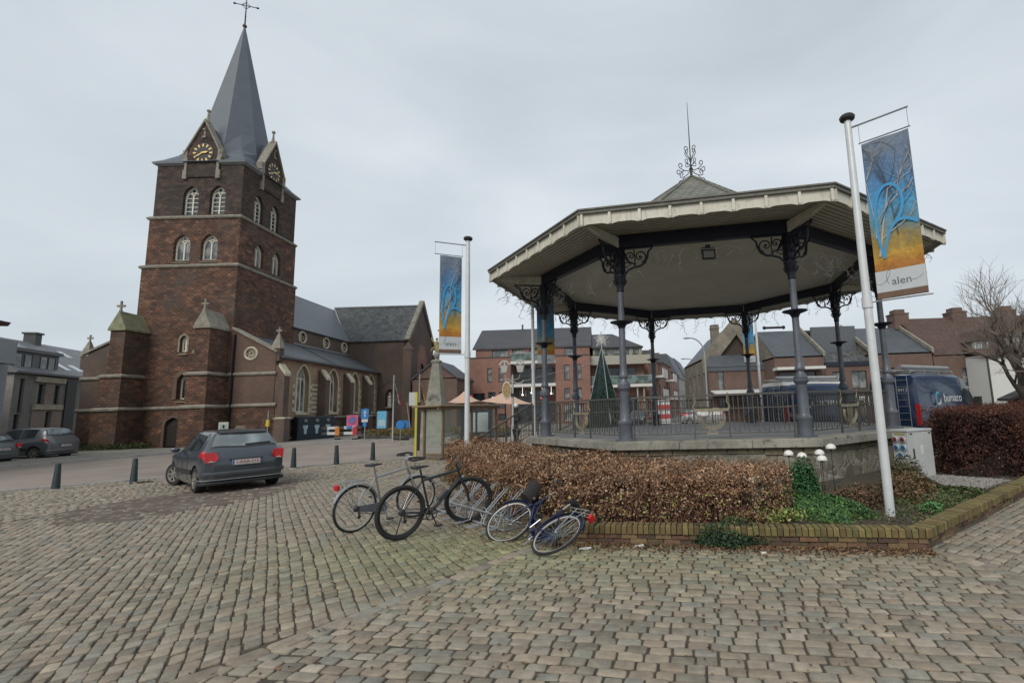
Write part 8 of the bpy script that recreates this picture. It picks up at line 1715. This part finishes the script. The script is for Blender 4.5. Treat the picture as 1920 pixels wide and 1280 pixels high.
# bare tree
def bare_tree(name, label, loc, seed, H=7.2, spread=1.0, r0=.22):
    rr = random.Random(seed); tr = thing(name, label, 'tree', loc); g = MB(); tw = MB(); cnt = [0]
    def grow(p, d, L, r_, lv):
        pts = [p]; dd = d.copy(); n = 4
        for i in range(n):
            dd = (dd + Vector((rr.uniform(-.16, .16), rr.uniform(-.16, .16), rr.uniform(-.06, .13)))).normalized(); pts.append(pts[-1] + dd * L / n)
        (g if lv < 3 else tw).tube(pts, [r_ * (1 - .45 * i / n) for i in range(n + 1)], 7 if lv < 2 else (5 if lv < 3 else 3), False)
        if lv >= 5 or cnt[0] > 5200: return
        k = {0: 6, 1: 5, 2: 4, 3: 4, 4: 3}[lv]
        for i in range(k):
            q = pts[rr.randint(2, n)] if i else pts[-1]; a = rr.uniform(0, 2 * PI); sp = rr.uniform(.35, .85)
            u = dd.orthogonal().normalized(); v = dd.cross(u); nd = (dd * math.cos(sp) + (u * math.cos(a) + v * math.sin(a)) * math.sin(sp)); nd.z = nd.z * .9 + .10; nd.normalize(); cnt[0] += 1
            grow(q, nd, L * rr.uniform(.58, .80), max(r_ * .50 * rr.uniform(.8, 1.05), .0045), lv + 1)
    grow(Vector((0, 0, 0)), Vector((0, 0, 1)), H * .26, r0, 0); g.build('trunk', bark, tr); tw.build('crown', plain('twig_bark', (.16, .13, .105), .9, var=.3), tr); return tr
bare_tree('bare_tree', 'large leafless tree with fine spreading twigs at the right edge', (17.3, 20.0, 0), 11, H=10.5, r0=.26)
# distant backdrop of the square beyond the frame edges is open ground

nI = 5200; P = np.stack([rng.uniform(2.2, 7.4, nI), rng.uniform(6.2, 9.9, nI), rng.uniform(.105, .15, nI)], 1); bedp = [(2.2, 6.35), (3.75, 6.05), (7.4, 8.95), (6.6, 9.9), (2.6, 9.2)]; P = P[[inside((p[0], p[1]), bedp) for p in P]]
tag(leafmesh('bed_litter', P, .035, pick([(.14, .08, .04), (.10, .065, .04), (.09, .10, .04), (.18, .12, .07), (.05, .07, .03)], len(P), .25), np.tile(np.array([[0, 0, 1.5]]), (len(P), 1))), 'dead leaves and small weeds covering the soil of the bed around the banner pole', 'leaves', kind='stuff')
nI = 4200; P = np.stack([rng.uniform(2.6, 6.6, nI), rng.uniform(6.2, 8.6, nI), rng.random(nI) ** 2 * .10 + .11], 1); kk = np.sin(P[:, 0] * 3.1) + np.sin(P[:, 1] * 4.3 + P[:, 0]); P = P[[inside((p[0], p[1]), [(2.6, 6.3), (3.7, 6.1), (6.6, 8.35), (6.0, 8.8), (2.8, 8.0)]) and q > -.2 for p, q in zip(P, kk)]]
tag(leafmesh('ground_cover', P, .038, pick([(.07, .12, .035), (.10, .15, .045), (.13, .14, .05), (.05, .08, .03)], len(P), .2)), 'sparse mossy green weeds along the inner side of the brick border', 'ground cover', kind='stuff')
